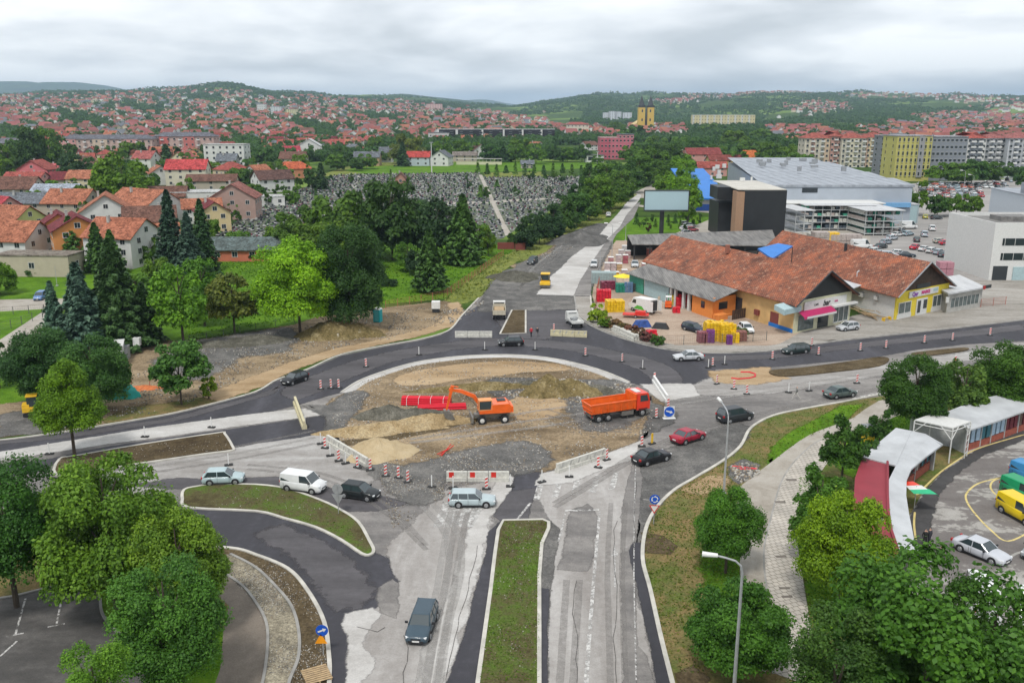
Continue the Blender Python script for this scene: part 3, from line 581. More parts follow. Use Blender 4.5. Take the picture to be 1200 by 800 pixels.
# unit crowns: radius 1 wide, z from 0 to 1 (scaled afterwards)
def broad_crown(n,size,seed,nl=26,shape='round',asp=1.0):
    g=np.random.default_rng(seed);P=[];Nn=[];T=[]
    lobes=[]
    for i in range(nl):
        z=g.uniform(.14,.88) if shape=='round' else g.uniform(.08,.93)
        if i % 3==0: z=g.uniform(.12,.5)
        if shape=='round': rr=math.sqrt(max(.03,1-((z-.46)/.56)**2))
        else: rr=(1-z)**.6*(.35+min(1,z/.3)*.75)
        a=i*2.399+g.uniform(-.4,.4);d=rr*g.uniform(.5,.86)
        lobes.append((d*math.cos(a),d*math.sin(a),z,g.uniform(.2,.36)*(.55+.45*rr),g.uniform(.25,.75)))
    wts=np.array([l[3]**2 for l in lobes]);wts /= wts.sum();cnt=(wts*n).astype(int)
    for (x,y,z,r,tn),c in zip(lobes,cnt):
        d=g.normal(size=(c,3));d /= np.linalg.norm(d,axis=1,keepdims=True);d[:,2]=np.where(d[:,2]<-.3,-d[:,2]*.6,d[:,2])
        rad=r*(g.uniform(.55,1.1,size=(c,1))**.6)*(1+.18*np.sin(d[:,:1]*9+seed)*np.cos(d[:,1:2]*8))
        p=d*rad;p[:,2] *= max(.62,min(1.3,asp*.5));P.append(p+np.array([x,y,z*asp]));Nn.append(d+g.normal(size=(c,3))*.55+np.array([0,0,.35]))
        T.append(np.clip(tn+g.normal(size=c)*.2,0,1))
    P=np.concatenate(P);Nn=np.concatenate(Nn);T=np.concatenate(T)
    return P,Nn,np.full(len(P),size)*g.uniform(.6,1.35,len(P)),T
def cone_crown(n,size,seed,layers=16):
    g=np.random.default_rng(seed);P=[];Nn=[];T=[];per=n//layers
    for l in range(layers):
        z=l/layers;R0=(1-z)**.85*g.uniform(.88,1.08);nb=max(5,int(13*(1-z))+2);tone=g.uniform(.3,.7)
        for b in range(nb):
            a=b/nb*6.283+g.uniform(-.25,.25)+l*.7;L=R0*g.uniform(.72,1.12);c=max(2,int(per/nb))
            t=g.uniform(.12,1,c)**.7;wdt=(1-t)*.28+.07
            s=g.uniform(-1,1,c)*wdt*L;
            x=np.cos(a)*t*L-np.sin(a)*s;y=np.sin(a)*t*L+np.cos(a)*s
            zz=z+.02-(t**1.6)*.075+g.uniform(-.012,.018,c)+.03*(t>.85)
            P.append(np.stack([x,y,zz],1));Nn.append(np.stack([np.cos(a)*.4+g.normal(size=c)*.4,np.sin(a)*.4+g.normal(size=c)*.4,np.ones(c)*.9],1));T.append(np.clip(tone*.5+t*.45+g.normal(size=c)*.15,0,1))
    P=np.concatenate(P);Nn=np.concatenate(Nn);T=np.concatenate(T)
    return P,Nn,np.full(len(P),size)*g.uniform(.6,1.3,len(P)),T
def trunk_mesh(k,seed,lim=6):
    g=random.Random(seed);mb=MB();mb.tube((0,0,-.05),(.01,0,.5),.035*k,.022*k,8);mb.tube((.01,0,.5),(0,.01,.85),.022*k,.008*k,6)
    for i in range(lim):
        a=i*2.4+g.random();z=.3+.07*i;mb.tube((0,0,z),(math.cos(a)*.16,math.sin(a)*.16,z+.17),.013*k,.005*k,5)
    return mb.build('trunk',m_bark,mesh_only=True)
PROTO={}
ASP=[1.0,1.5,2.1,2.9,4.0,5.5]
def crown_mesh(kind,lod,seed,asp):
    # real crown heights vary, leaf size is set for a nominal crown and scaled with the tree
    key=(kind,lod,seed,asp)
    if key in PROTO: return PROTO[key]
    n={0: 62000,1: 8000,2: 1700,3: 420}[lod]
    if kind=='spruce':
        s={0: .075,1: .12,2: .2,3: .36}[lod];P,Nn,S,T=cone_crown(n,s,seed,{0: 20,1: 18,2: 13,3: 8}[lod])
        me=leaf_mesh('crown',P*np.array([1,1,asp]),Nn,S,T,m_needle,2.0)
    else:
        s={0: .036,1: .09,2: .19,3: .36}[lod];P,Nn,S,T=broad_crown(n,s,seed,{0: 90,1: 40,2: 20,3: 10}[lod],'round' if kind=='broad' else 'tall',asp)
        me=leaf_mesh('crown',P,Nn,S,T,m_leaf,1.5)
    PROTO[key]=me;return me
TRUNKS=[trunk_mesh(1,s) for s in range(3)]
GREENS={'mid': (.085,.18,.018),'dark': (.055,.13,.022),'light': (.15,.26,.014),'lime': (.22,.34,.02),'blue': (.06,.12,.085),'deep': (.034,.085,.024),'olive': (.13,.17,.025),'fresh': (.1,.2,.012)}
NTREE=[0];ZT={}
def tree_at(x,y,z,h,rad,kind='broad',tone='mid',label=None,group=None,low=.18,lod=None,name=None):
    NTREE[0]+=1;i=NTREE[0]
    d=math.hypot(x,y)
    if lod is None: lod=0 if (rad*1050/d>36 and d<150) else (1 if rad*1050/d>14 else (2 if rad*1050/d>6 else 3))
    nm=name or ('spruce_tree' if kind=='spruce' else 'leafy_tree')
    t=thing(nm,label or 'tree','tree',(x,y,z),random.uniform(0,6.28),group)
    c=bpy.data.objects.new('crown',crown_mesh(kind,lod,i % (3 if lod==0 else 2),min(ASP,key=lambda q: abs(math.log(q*rad/(h*(1-low)))))));col.objects.link(c);c.parent=t
    c.location=(0,0,h*low)
    if c.data.name not in ZT: ZT[c.data.name]=max(q.co.z for q in c.data.vertices)
    zt=ZT[c.data.name];c.scale=(rad,rad,h*(1-low)/zt)
    g=GREENS[tone] if isinstance(tone,str) else tone;j=random.uniform(.85,1.18)
    c.color=(g[0]*j,g[1]*j*random.uniform(.95,1.05),g[2]*j,1)
    tr=bpy.data.objects.new('trunk',TRUNKS[i % 3]);col.objects.link(tr);tr.parent=t;tw=max(.5,min(1.3,h/11))*5.5;tr.scale=(tw,tw,h)
    return t
def T(px,base,top,w,kind='broad',tone='mid',label=None,group=None,low=None,grow=1.0,**k):
    x,y=G(px,base);sc_=FOC/(y*cP+CAMH*sP);rad=w/2/sc_*grow
    # top row belongs to the crown top; height from it
    h=zat(y,top)
    if low is None: low=.06 if kind=='spruce' else .2
    return tree_at(x,y,0,max(1.5,h),rad,kind,tone,label,group,low,**k)
# --- foreground trees
gN='big leafy trees in the foreground'
T(20,712,528,116,tone=(.055,.16,.022),label='dark green leafy tree at the left edge above the parking bays',group=gN,low=.1)
T(137,716,532,152,tone=(.12,.24,.022),label='wide light green tree behind the T-shaped parking marks',group=gN,low=.1)
T(216,738,598,112,tone=(.15,.28,.024),label='yellow-green leafy tree beside the curved soil bed',group=gN,low=.14)
T(206,826,654,122,tone=(.09,.24,.03),label='fresh green leafy tree in front of the yellow-green one',group=gN,low=.14)
T(128,930,750,92,tone=(.11,.25,.02),label='bushy green tree cut by the bottom edge left of the path',group=gN,low=.1)
T(850,672,572,76,tone=(.07,.18,.016),label='small round dark green tree on the patchy verge by the footpath',low=.2)
T(864,790,688,116,tone=(.07,.18,.02),label='round green tree around the pole of the tall street lamp',low=.12)
T(1062,965,644,250,tone=(.06,.16,.016),label='huge dark green tree filling the bottom right corner',group=gN,low=.04)
T(958,1000,715,130,tone=(.06,.14,.02),label='dense green tree against the left of the huge corner tree',group=gN,low=.04)
T(1130,960,672,150,tone=(.07,.17,.018),label='tree crown overhanging the white van at the right edge',group=gN,low=.05)
T(985,575,487,52,tone=(.055,.14,.016),label='round clipped tree on a slim trunk beside the block paving',low=.25)
T(982,712,578,102,tone=(.2,.36,.012),label='lime green tree leaning over the red kiosk roof',low=.15)
T(955,660,545,62,tone=(.08,.2,.02),label='small dark bush tree behind the lime green tree',low=.1)
T(1068,515,415,76,tone=(.045,.12,.012),label='dense dark green tree left of the market canopy',group='trees behind the market stalls',low=.2)
T(1125,500,420,56,tone=(.1,.19,.03),label='paler green tree second in the row behind the stalls',group='trees behind the market stalls',low=.15)
T(1176,488,402,84,tone=(.06,.14,.014),label='rightmost dark green tree behind the market roofs',group='trees behind the market stalls',low=.12)
T(1030,522,479,28,tone=(.05,.12,.02),label='narrow dark shrub between the yellow bin and the canopy',low=.1)
T(1017,560,515,26,tone=(.05,.12,.02),label='dark bush in front of the red kiosk',low=.05)
T(88,538,417,84,'tall',tone=(.13,.27,.012),label='light green young tree growing in the long soil island',low=.22)
T(213,474,398,62,tone=(.07,.17,.028),label='small rounded tree standing alone on the roadside grass',low=.2)
T(56,474,383,84,tone=(.045,.12,.026),label='dark green tree behind the yellow mini digger',low=.1)
T(114,484,392,82,tone=(.055,.14,.026),label='dark green tree covering the green tarpaulin',low=.1)
T(0,455,402,24,tone=(.04,.09,.02),label='dark shrub at the left image edge beside the lane',low=.05)
T(245,467,441,18,tone='lime',label='bright yellow-green bush beside the lone roadside tree',low=.02,name='bush')
# --- park trees
gP='trees in the green park beside the works'
T(352,392,277,98,tone=(.19,.36,.014),label='big bright lime green tree in the park',group=gP,low=.12)
T(412,388,256,82,'broad',tone=(.04,.1,.02),label='dark tapering tree right of the bright lime tree',group=gP,low=.04)
T(215,404,305,62,tone=(.13,.3,.02),label='light green tree beside the paved drive in the park',group=gP,low=.1)
T(240,382,300,44,tone=(.1,.24,.02),label='slim green tree between the light green and yellowish ones',group=gP,low=.1)
T(275,390,316,58,tone='olive',label='yellowish olive tree nearest the gravel yard',group=gP,low=.15)
T(504,342,267,46,'spruce','dark','single dark conifer standing on the open lawn',gP,low=.1)
gS='spruces in the garden on the left'
T(68,412,328,40,'spruce','blue','small bluish spruce left of the big blue spruce',gS)
T(100,414,306,70,'spruce','blue','big blue spruce beside the grey drive',gS)
T(140,406,278,88,'spruce',(.04,.085,.025),'tall dark green spruce behind the white cabin',gS)
T(172,402,330,50,'spruce','deep','low dark spruce right of the tall one',gS)
T(203,318,221,44,'spruce',(.03,.07,.04),'leftmost of the three tall spruces above the drive',gS)
T(224,324,247,42,'spruce','blue','blue-grey spruce in the middle of the three tall ones',gS)
T(240,318,232,40,'spruce','deep','rightmost of the three tall spruces by the beige house',gS)
T(86,308,252,44,'spruce','dark','dark spruce in front of the orange house',gS)
T(116,318,260,38,'spruce','dark','spruce right of the orange house wall',gS)
T(133,320,268,36,'spruce','dark','spruce touching the white gable wall',gS)
for i,(px,b,tp,wd,k,tn,lb) in enumerate([
    (347,300,240,58,'broad','mid','rounded tree left of the tall park trees'),(375,320,258,74,'broad','fresh','fresh green tree above the dark tapering tree'),
    (405,300,221,82,'broad','mid','large dome-shaped tree in front of the graves'),(460,305,208,74,'broad','dark','tallest dark broad tree at the cemetery edge'),
    (512,305,228,58,'broad','deep','dark tall tree right of the tallest cemetery tree'),(543,310,226,52,'spruce','dark','dark pine near the cemetery gate'),
    (330,290,262,40,'broad','fresh','small green tree beside the grey-roofed pavilion'),(282,300,270,34,'broad','mid','small tree in front of the pavilion'),
    (572,300,265,22,'tall','fresh','slim light green tree beside the cemetery fence'),(432,315,270,44,'tall','dark','dark tree between the dome tree and the lawn'),
    (490,322,292,30,'broad','deep','low dark shrub behind the lone conifer'),(300,305,290,22,'broad','deep','low dark bush on the left lawn'),
    (455,335,326,22,'broad','deep','flat dark bush on the lawn'),(160,350,320,50,'broad','mid','green shrubs behind the tall dark spruce'),(188,330,300,36,'broad','fresh','pale shrubs below the beige house'),
    (255,345,318,24,'broad','deep','dark bush behind the yellowish tree')]):
    T(px,b,tp,wd,k,tn,lb,gP,low=.08)
for i,(px,b,tp,wd,tn,lb) in enumerate([(432,300,228,54,'mid','green tree filling the gap between the dome tree and the tallest one'),(487,300,232,46,'dark','dark tree right behind the tallest cemetery tree'),(528,296,234,44,'deep','blackish tree behind the dark pine'),(352,318,272,52,'mid','green tree behind the bright lime tree top'),(425,330,285,46,'dark','dark tree behind the dark tapering tree'),(562,292,262,30,'mid','light tree at the cemetery fence corner'),(478,318,282,30,'mid','small tree at the lawn edge by the graves')]):
    T(px,b,tp,wd,'broad',tn,lb,gP,low=.05)
# dark firs between the cemetery and the road
gF='dark trees lining the road beside the cemetery'
for i,(px,b,tp,wd,k,tn) in enumerate([(616,292,254,34,'tall','deep'),(632,286,246,34,'tall','deep'),(648,281,238,36,'tall','deep'),(662,272,228,36,'tall','dark'),(676,265,224,36,'broad','dark'),
    (690,258,218,38,'tall','mid'),(700,250,205,44,'broad','fresh'),(716,244,203,42,'broad','mid'),(727,236,198,36,'broad','mid'),(735,226,186,38,'broad','dark'),(748,218,180,40,'broad','mid'),
    (765,214,170,46,'broad','mid'),(780,205,166,44,'broad','dark'),(690,235,190,30,'tall','dark'),(710,225,190,34,'broad','mid'),(604,290,266,22,'tall','dark'),(672,250,215,26,'tall','deep'),(657,260,226,26,'tall','deep')]):
    T(px,b,tp,wd,k,tn,'%s tree number %s from the works along the cemetery hedge' % ({'deep':'very dark','dark':'dark green','mid':'green','fresh':'fresh green'}[tn],['one','two','three','four','five','six','seven','eight','nine','ten','eleven','twelve','thirteen','fourteen','fifteen','sixteen','seventeen','eighteen'][i]),gF,low=.03)
gR='bright green row behind the billboard'
for i,(px,b,tp,wd) in enumerate([(800,206,180,30),(792,214,182,32),(802,222,186,34),(790,230,194,34),(803,236,192,32),(797,246,200,38),(804,256,206,32),(806,266,218,24),(778,232,204,26)]):
    T(px,b,tp,wd,'broad',(.13,.27,.015),'bright green tree of the row behind the billboard, %s from the front' % ['ninth','eighth','seventh','sixth','fifth','third','second','first','fourth'][i],gR,low=.05)
gC='trees around the car dealers'
for i,(px,b,tp,wd,tn,lb) in enumerate([(1073,253,211,26,'fresh','bright tree at the corner of the grey hall'),(1098,254,228,26,'dark','dark tree on the left of the car park kerb'),(1120,254,226,28,'mid','middle tree of the car park kerb'),(1140,253,229,22,'fresh','right tree of the car park kerb'),
    (1101,215,190,34,'fresh','bright tree before the yellow apartment block'),(1122,217,190,34,'mid','second tree before the apartment block'),(1138,217,186,34,'dark','third darker tree before the apartment block'),(1156,216,188,34,'mid','fourth tree before the apartment block'),(1180,212,190,26,'dark','fifth tree before the white block'),(1197,222,194,20,'dark','tree at the right edge beside the flags'),
    (957,192,176,26,'dark','round dark tree before the beige apartment block'),(946,196,180,22,'mid','green tree left of the apartment block'),(1020,238,222,12,'mid','tiny tree behind the grey shelves')]):
    T(px,b,tp,wd,'broad',tn,lb,gC,low=.12)
# ornamental garden below the billboard
for i,(px,b,s,tn,k) in enumerate([(746,263,14,'dark','spruce'),(757,262,9,'mid','broad'),(764,260,9,'dark','broad'),(768,266,10,'mid','spruce'),(760,272,11,(.1,.05,.03),'broad'),(783,261,10,'dark','spruce'),(791,262,12,'dark','spruce'),(797,268,11,'mid','spruce'),(805,262,12,'dark','broad'),(812,266,12,'deep','spruce'),(819,262,12,'dark','broad'),(750,267,8,'mid','broad'),(785,268,9,'mid','broad'),(754,266,8,'dark','broad'),(803,272,10,'dark','broad')]):
    T(px,b,b-s,s*.6,k,tn,['cone-shaped dark shrub at the left end of the garden','low green shrub beside the cone-shaped one','dark round shrub left of the billboard pole','small green conifer left of the billboard pole','reddish brown bush in the billboard garden','dark conifer right of the billboard pole','taller dark conifer near the parked cars','green conifer beside the parked cars','round bush above the parked cars','very dark conifer right of the garden','round bush at the right end of the garden','tiny bush at the garden edge','tiny bush under the billboard','small dark bush behind the reddish one','dark bush next to the white cars'][i],'ornamental shrubs in the billboard garden',low=.02,name='shrub')
# --- hedges and shrubs placed over the town
gT='garden trees between the town houses'
# town trees: list of clumps (px, base, top, width)
clumps=[(147,250,176,66,'fresh'),(135,240,186,50,'mid'),(165,235,192,40,'mid'),(42,205,146,34,'dark'),(28,200,150,30,'dark'),(60,204,148,34,'mid'),(75,200,158,30,'dark'),(12,205,168,30,'mid'),(3,210,172,26,'fresh'),(85,215,178,32,'deep'),(100,208,184,26,'dark'),
 (170,195,170,26,'deep'),(182,196,172,24,'deep'),(196,196,168,26,'deep'),(210,196,172,24,'deep'),(158,192,165,30,'fresh'),(222,200,178,24,'mid'),(240,205,188,30,'mid'),(258,208,190,28,'fresh'),(280,215,196,32,'mid'),(296,205,186,24,'dark'),(310,195,172,26,'dark'),(322,210,186,30,'mid'),(335,222,196,26,'mid'),
 (377,222,190,22,'deep'),(366,225,196,18,'dark'),(400,195,172,26,'dark'),(395,200,180,26,'mid'),(478,192,156,42,'olive'),(472,195,166,20,'deep'),(450,190,172,24,'mid'),(440,180,160,20,'fresh'),(520,185,160,22,'fresh'),(540,188,163,24,'fresh'),(556,186,166,22,'mid'),(575,190,168,28,'dark'),(590,190,172,24,'deep'),
 (610,188,162,26,'fresh'),(628,192,168,24,'mid'),(604,190,168,22,'mid'),(648,190,170,26,'dark'),(665,190,172,26,'mid'),(682,190,168,24,'dark'),(665,158,146,20,'mid'),(680,158,149,18,'dark'),(300,230,215,20,'mid'),(340,240,222,20,'mid'),(352,205,180,20,'fresh'),(430,198,180,24,'mid'),(418,200,184,20,'dark'),
 (700,192,182,14,'mid'),(715,200,188,18,'dark'),(738,190,170,26,'mid'),(752,188,165,28,'dark'),(770,180,158,30,'mid'),(735,172,148,24,'dark'),(722,160,142,22,'mid'),(745,165,146,22,'dark'),
 (800,178,158,30,'mid'),(820,182,160,34,'dark'),(840,188,168,30,'mid'),(860,178,152,34,'fresh'),(880,185,162,34,'mid'),(900,195,165,36,'mid'),(920,192,168,30,'fresh'),(930,200,178,28,'mid'),(910,180,158,30,'dark'),(890,170,150,28,'mid'),(850,165,146,26,'dark'),(830,160,144,24,'mid'),(938,180,160,24,'dark'),(905,200,182,24,'fresh'),(880,200,184,20,'mid'),(865,195,176,22,'mid'),
 (0,345,306,40,'fresh'),(20,322,308,26,'mid'),(45,322,311,30,'dark'),(75,322,312,24,'dark'),(60,318,312,24,'mid'),(30,262,240,10,'mid'),(178,310,278,26,'mid'),(265,245,232,20,'mid'),(242,290,268,22,'fresh')]
for px,b,tp,wd,tn in clumps:
    T(px,b,tp,wd,'spruce' if tn=='deep' and wd<27 else 'broad',tn,'%s %s tree among the town gardens, about %s of the picture' % ('broad' if wd>30 else 'small' if wd<22 else 'medium',{'fresh':'bright green','mid':'mid green','dark':'dark green','deep':'blackish green','olive':'yellowish'}[tn],'the left edge' if px<80 else 'the left third' if px<300 else 'the left middle' if px<520 else 'the middle' if px<720 else 'the right middle'),gT,low=.03)
for i in range(11):
    px=270+i*9;b=262-i*5.3+(6 if i % 2 else 0)
    T(px,b,b-24+i*.8,10,'tall',(.07,.15,.02),'columnar thuja %s from the beige house in the row along the cemetery wall' % ['first','second','third','fourth','fifth','sixth','seventh','eighth','ninth','tenth','eleventh'][i],'thuja row at the cemetery wall',low=.01,name='thuja')
for i in range(14):
    px=560+i*11
    T(px,203+(i % 3)*1.5,190+(i % 4),8,'spruce','dark' if i % 2 else 'mid','small pointed conifer %s from the left along the sports field edge' % ['first','second','third','fourth','fifth','sixth','seventh','eighth','ninth','tenth','eleventh','twelfth','thirteenth','fourteenth'][i] if px>640 else 'small pointed conifer among the rear graves','small conifers behind the cemetery',low=.02)
# --- far woods as one mass: many low trees merged
def woods(name,pts,label):
    base=[]
    for s in range(3):
        P,Nn,S,Tn=broad_crown(70,.5,s+20,6);base.append((P,Nn,S,Tn))
    PP,NN,SS,TT=[],[],[],[]
    for (x,y,z,r,h,tn) in pts:
        P,Nn,S,Tn=base[random.randrange(3)]
        PP.append(P*np.array([r,r,h])+np.array([x,y,z-h*.1]));NN.append(Nn);SS.append(S*r*.85);TT.append(np.clip(Tn*.5+tn*.5,0,1))
    me=leaf_mesh(name,np.concatenate(PP),np.concatenate(NN),np.concatenate(SS),np.concatenate(TT),m_leaf,1.2)
    o=bpy.data.objects.new(name,me);col.objects.link(o);o.color=(.06,.14,.028,1)
    tag(o,label,'trees',kind='stuff');return o
pts=[]
def dens(c,y):
    v=math.sin(c*.021+y*.0017)+math.sin(c*.047-y*.0031+1)+.7*math.sin(c*.011+y*.0007+2.2)
    return v
for k in range(32000):
    y=700*(6300/700)**random.random();c=random.uniform(-80,1280);x=(c-600)/FOC*(y*cP+CAMH*sP)
    v=dens(c,y);wood=v>.1
    if y>2900: wood=v>-1.1
    if c>560 and y>2000: wood=v>-.9
    if c>560 and 1100<y<2000: wood=v>-.1
    if c<560 and y<2600: wood=v>-.4 and random.random()<.42
    if not wood: continue
    pts.append((x,y,float(terr(x,y)),random.uniform(4,8)*(1+y/9000),random.uniform(8,14),random.random()))
woods('distant_woods',pts,'wooded hillsides and tree belts far beyond the town')
print('far trees',len(pts),'trees',NTREE[0])
# ================================================================ buildings
m_wall=simple('rendered_wall',(.6,.6,.58),.9,var=.14,scale=.6,tint=True)
def roof_mat(name,tint=True,c=(.3,.1,.06),scale=1.0,mott=.5):
    m,t,b=newmat(name);v=coords(t,obj=True)
    wv=t.nodes.new('ShaderNodeTexVoronoi');wv.inputs['Scale'].default_value=2.4*scale;t.links.new(v,wv.inputs['Vector'])
    n=noise(t,v,.5,6,.7);n2=noise(t,v,6*scale,3,.7)
    if tint:
        oi=t.nodes.new('ShaderNodeObjectInfo');base=oi.outputs['Color']
    else: base=c
    hs=t.nodes.new('ShaderNodeSeparateColor');t.links.new(wv.outputs['Color'],hs.inputs[0])
    k=rampf(t,hs.outputs[0],[(0,(1-mott,)*3),(.5,(1,1,1)),(1,(1+mott*.5,1+mott*.7,1+mott*.8))])
    k2=rampf(t,n,[(.35,(.6,.57,.55)),(.6,(1.1,1.1,1.1))])
    c1=mixc(t,1,mixc(t,1,base,k,'MULTIPLY'),k2,'MULTIPLY')
    t.links.new(c1,b.inputs['Base Color']);b.inputs['Roughness'].default_value=.85;b.inputs['Specular IOR Level'].default_value=.2
    bump(t,b,n2,.4,.05)
    return m
m_roof=roof_mat('tiled_roof')
def oldtile():
    m,t,b=newmat('weathered_clay_tiles');v=coords(t,obj=True)
    br=t.nodes.new('ShaderNodeTexBrick');mp=t.nodes.new('ShaderNodeMapping');t.links.new(v,mp.inputs[0]);t.links.new(mp.outputs[0],br.inputs[0])
    mp.inputs['Rotation'].default_value=(0,0,0)
    for k,val in (('Scale',1.0),('Mortar Size',.04),('Brick Width',.42),('Row Height',.38),('Bias',-.1)): br.inputs[k].default_value=val
    br.inputs['Color1'].default_value=(.36,.115,.055,1);br.inputs['Color2'].default_value=(.2,.075,.045,1);br.inputs['Mortar'].default_value=(.07,.035,.025,1)
    n=noise(t,v,.25,7,.7,.3);n3=noise(t,v,1.2,5,.75)
    k=rampf(t,n,[(.34,(.42,.42,.46)),(.5,(.95,.95,.95)),(.62,(1.35,1.2,1.05))])
    c=mixc(t,1,br.outputs[0],k,'MULTIPLY');k3=rampf(t,n3,[(.56,(0,0,0)),(.64,(.8,.8,.8))]);c=mixc(t,k3,c,(.42,.25,.17))
    k4=rampf(t,noise(t,v,.5,6,.75),[(.3,(.9,.9,.9)),(.4,(0,0,0))]);c=mixc(t,k4,c,(.075,.055,.05))
    t.links.new(c,b.inputs['Base Color']);b.inputs['Roughness'].default_value=.9;bump(t,b,br.outputs['Fac'],-.6,.08)
    return m
m_oldtile=oldtile()
def sheet_mat(name,c1,c2,rot=0,wl=.9):
    m,t,b=newmat(name);v=coords(t,obj=True)
    wv=t.nodes.new('ShaderNodeTexWave');wv.inputs['Scale'].default_value=wl;wv.bands_direction='X';mp=t.nodes.new('ShaderNodeMapping');mp.inputs['Rotation'].default_value=(0,0,rot)
    t.links.new(v,mp.inputs[0]);t.links.new(mp.outputs[0],wv.inputs[0])
    mp2=t.nodes.new('ShaderNodeMapping');mp2.inputs['Rotation'].default_value=(0,0,rot);mp2.inputs['Scale'].default_value=(1.5,.2,1);t.links.new(v,mp2.inputs[0])
    n=noise(t,mp2.outputs[0],.7,6,.7)
    c=rampf(t,n,[(.32,c1),(.65,c2)]);k=rampf(t,wv.outputs['Fac'],[(0,(.8,.8,.8)),(.5,(1,1,1))])
    t.links.new(mixc(t,1,c,k,'MULTIPLY'),b.inputs['Base Color']);b.inputs['Roughness'].default_value=.7;bump(t,b,wv.outputs['Fac'],.4,.06)
    return m
m_asb=sheet_mat('weathered_fibre_cement',(.085,.082,.08),(.25,.24,.225))
m_zinc=sheet_mat('pale_metal_sheet',(.44,.45,.46),(.6,.61,.62),0,2.2)
m_hallroof=sheet_mat('hall_membrane_roof',(.22,.24,.27),(.36,.39,.43),0,.08)
m_glass,_t,_b=newmat('dark_window_glass');_b.inputs['Base Color'].default_value=(.025,.032,.038,1);_b.inputs['Roughness'].default_value=.12;_b.inputs['Specular IOR Level'].default_value=.7
m_frame=simple('white_frame',(.62,.62,.6),.6,var=.1)
m_dark=simple('dark_metal',(.03,.032,.035),.5,var=.2)
m_grey=simple('grey_metal',(.3,.31,.32),.5,metal=.3,var=.2)
m_black=simple('black_cladding',(.018,.02,.022),.45,var=.2,scale=.4)
m_wood_d=simple('dark_timber',(.06,.035,.022),.85,var=.4,scale=1.5)
m_wood_l=simple('pallet_timber',(.42,.3,.17),.85,var=.3,scale=4)
m_concw=simple('concrete',(.42,.41,.38),.9,var=.25,scale=.8)
def house(x,y,z,L,W,rot,hw,hr,wc,rc,label,group='town houses',cat='house',name='house',roofk='gable',nwin=(3,2),fl=2,rm=None,chim=True,over=.55,wmat=None,slope=None):
    t=thing(name,label,cat,(x,y,z),R(rot),group)
    b=MB();l,w=L/2,W/2
    b.box((0,0,hw/2-.5),(L,W,hw+1))
    if roofk=='gable':
        for s in (-1,1): b.prism([(-w,hw),(w,hw),(0,hw+hr*.97)],s*l-.12 if s>0 else s*l,s*l if s>0 else s*l+.12,axis='x')
    o=b.build('wall',wmat or m_wall,t);o.color=c4(wc)
    r=MB();th=.22;ov=over
    if roofk=='gable':
        k=hr/w;e=hw-ov*k
        for s in (-1,1):
            p=[(-l-ov,s*(w+ov),e),(l+ov,s*(w+ov),e),(l+ov,0,hw+hr),(-l-ov,0,hw+hr)];q=[(a,b_,c-th) for a,b_,c in p]
            if s>0: p=p[::-1];q=q[::-1]
            r.face(p);r.face(q[::-1])
            for i in range(4): r.face([p[i],q[i],q[(i+1) % 4],p[(i+1) % 4]])
    elif roofk=='hip':
        rl=max(0.2,l-w*.85);e=hw+.02;A=[(-l-ov,-w-ov,e),(l+ov,-w-ov,e),(l+ov,w+ov,e),(-l-ov,w+ov,e)];T0,T1=(-rl,0,hw+hr),(rl,0,hw+hr)
        r.face([A[0],A[1],T1,T0]);r.face([A[1],A[2],T1]);r.face([A[2],A[3],T0,T1]);r.face([A[3],A[0],T0]);r.face(A[::-1])
    else:
        r.box((0,0,hw+.15),(L+.3,W+.3,.3))
    ro=r.build('roof',rm or m_roof,t,fix=False);ro.color=c4(rc)
    if chim and roofk != 'flat':
        c=MB();c.box((L*.18,W*.14,hw+hr*.85+.2),(.6,.6,1.6));c.box((L*.18,W*.14,hw+hr*.85+1.05),(.75,.75,.12));c.build('chimney',m_concw,ro)
    wp=window_mesh()
    nx,ny=nwin
    fh=hw/fl
    for f in range(fl):
        zc_=fh*f+fh*.55
        for s in (-1,1):
            for i in range(nx): put_window(t,wp,((i+.5)/nx*L-l,s*(w+.02),zc_),0 if s<0 else 180)
        for s in (-1,1):
            for i in range(ny): put_window(t,wp,(s*(l+.02),(i+.5)/ny*W-w,zc_),90 if s>0 else -90)
    if roofk=='gable' and hr>2.4:
        for s in (-1,1): put_window(t,wp,(s*(l+.02),0,hw+hr*.3),90 if s>0 else -90)
    return t
WM=[]
def window_mesh():
    if not WM:
        f=MB();W_,H_=1.3,1.3
        for a,c,d in (((0,0,H_/2),0,(W_+.16,.08,.08)),((0,0,-H_/2),0,(W_+.16,.1,.08)),((-W_/2,0,0),0,(.08,.08,H_)),((W_/2,0,0),0,(.08,.08,H_)),((0,0,0),0,(.05,.06,H_))): f.box(a,d)
        n=len(f.f);f.face([(-W_/2,-.01,-H_/2),(W_/2,-.01,-H_/2),(W_/2,-.01,H_/2),(-W_/2,-.01,H_/2)],1)
        me=f.build('window',[m_frame,m_glass],mesh_only=True);WM.append(me)
    return WM[0]
def put_window(par,me,loc,rz,s=(1,1,1),name='window'):
    o=bpy.data.objects.new(name,me);col.objects.link(o);o.parent=par;o.location=loc;o.rotation_euler=(0,0,R(rz));o.scale=s;return o
WHT=(.62,.62,.6);CRM=(.6,.52,.36);YEL=(.6,.5,.2);PNK=(.55,.28,.25);BEI=(.42,.37,.3);ORG=(.6,.25,.08);GRN=(.5,.52,.2);GRY=(.32,.32,.31)
RO=(.34,.13,.075);RR=(.3,.075,.06);RB=(.15,.075,.055);RM=(.16,.03,.035);RG=(.13,.14,.155);RW=(.45,.45,.44)
def hp(px,row,*a,**k):
    x,y=G(px,row);return house(x,y,0,*a,**k)
hp(14,303,17,12,172,5.6,4.0,WHT,RO,'white gabled house with mottled orange roof at the left edge',nwin=(4,2))
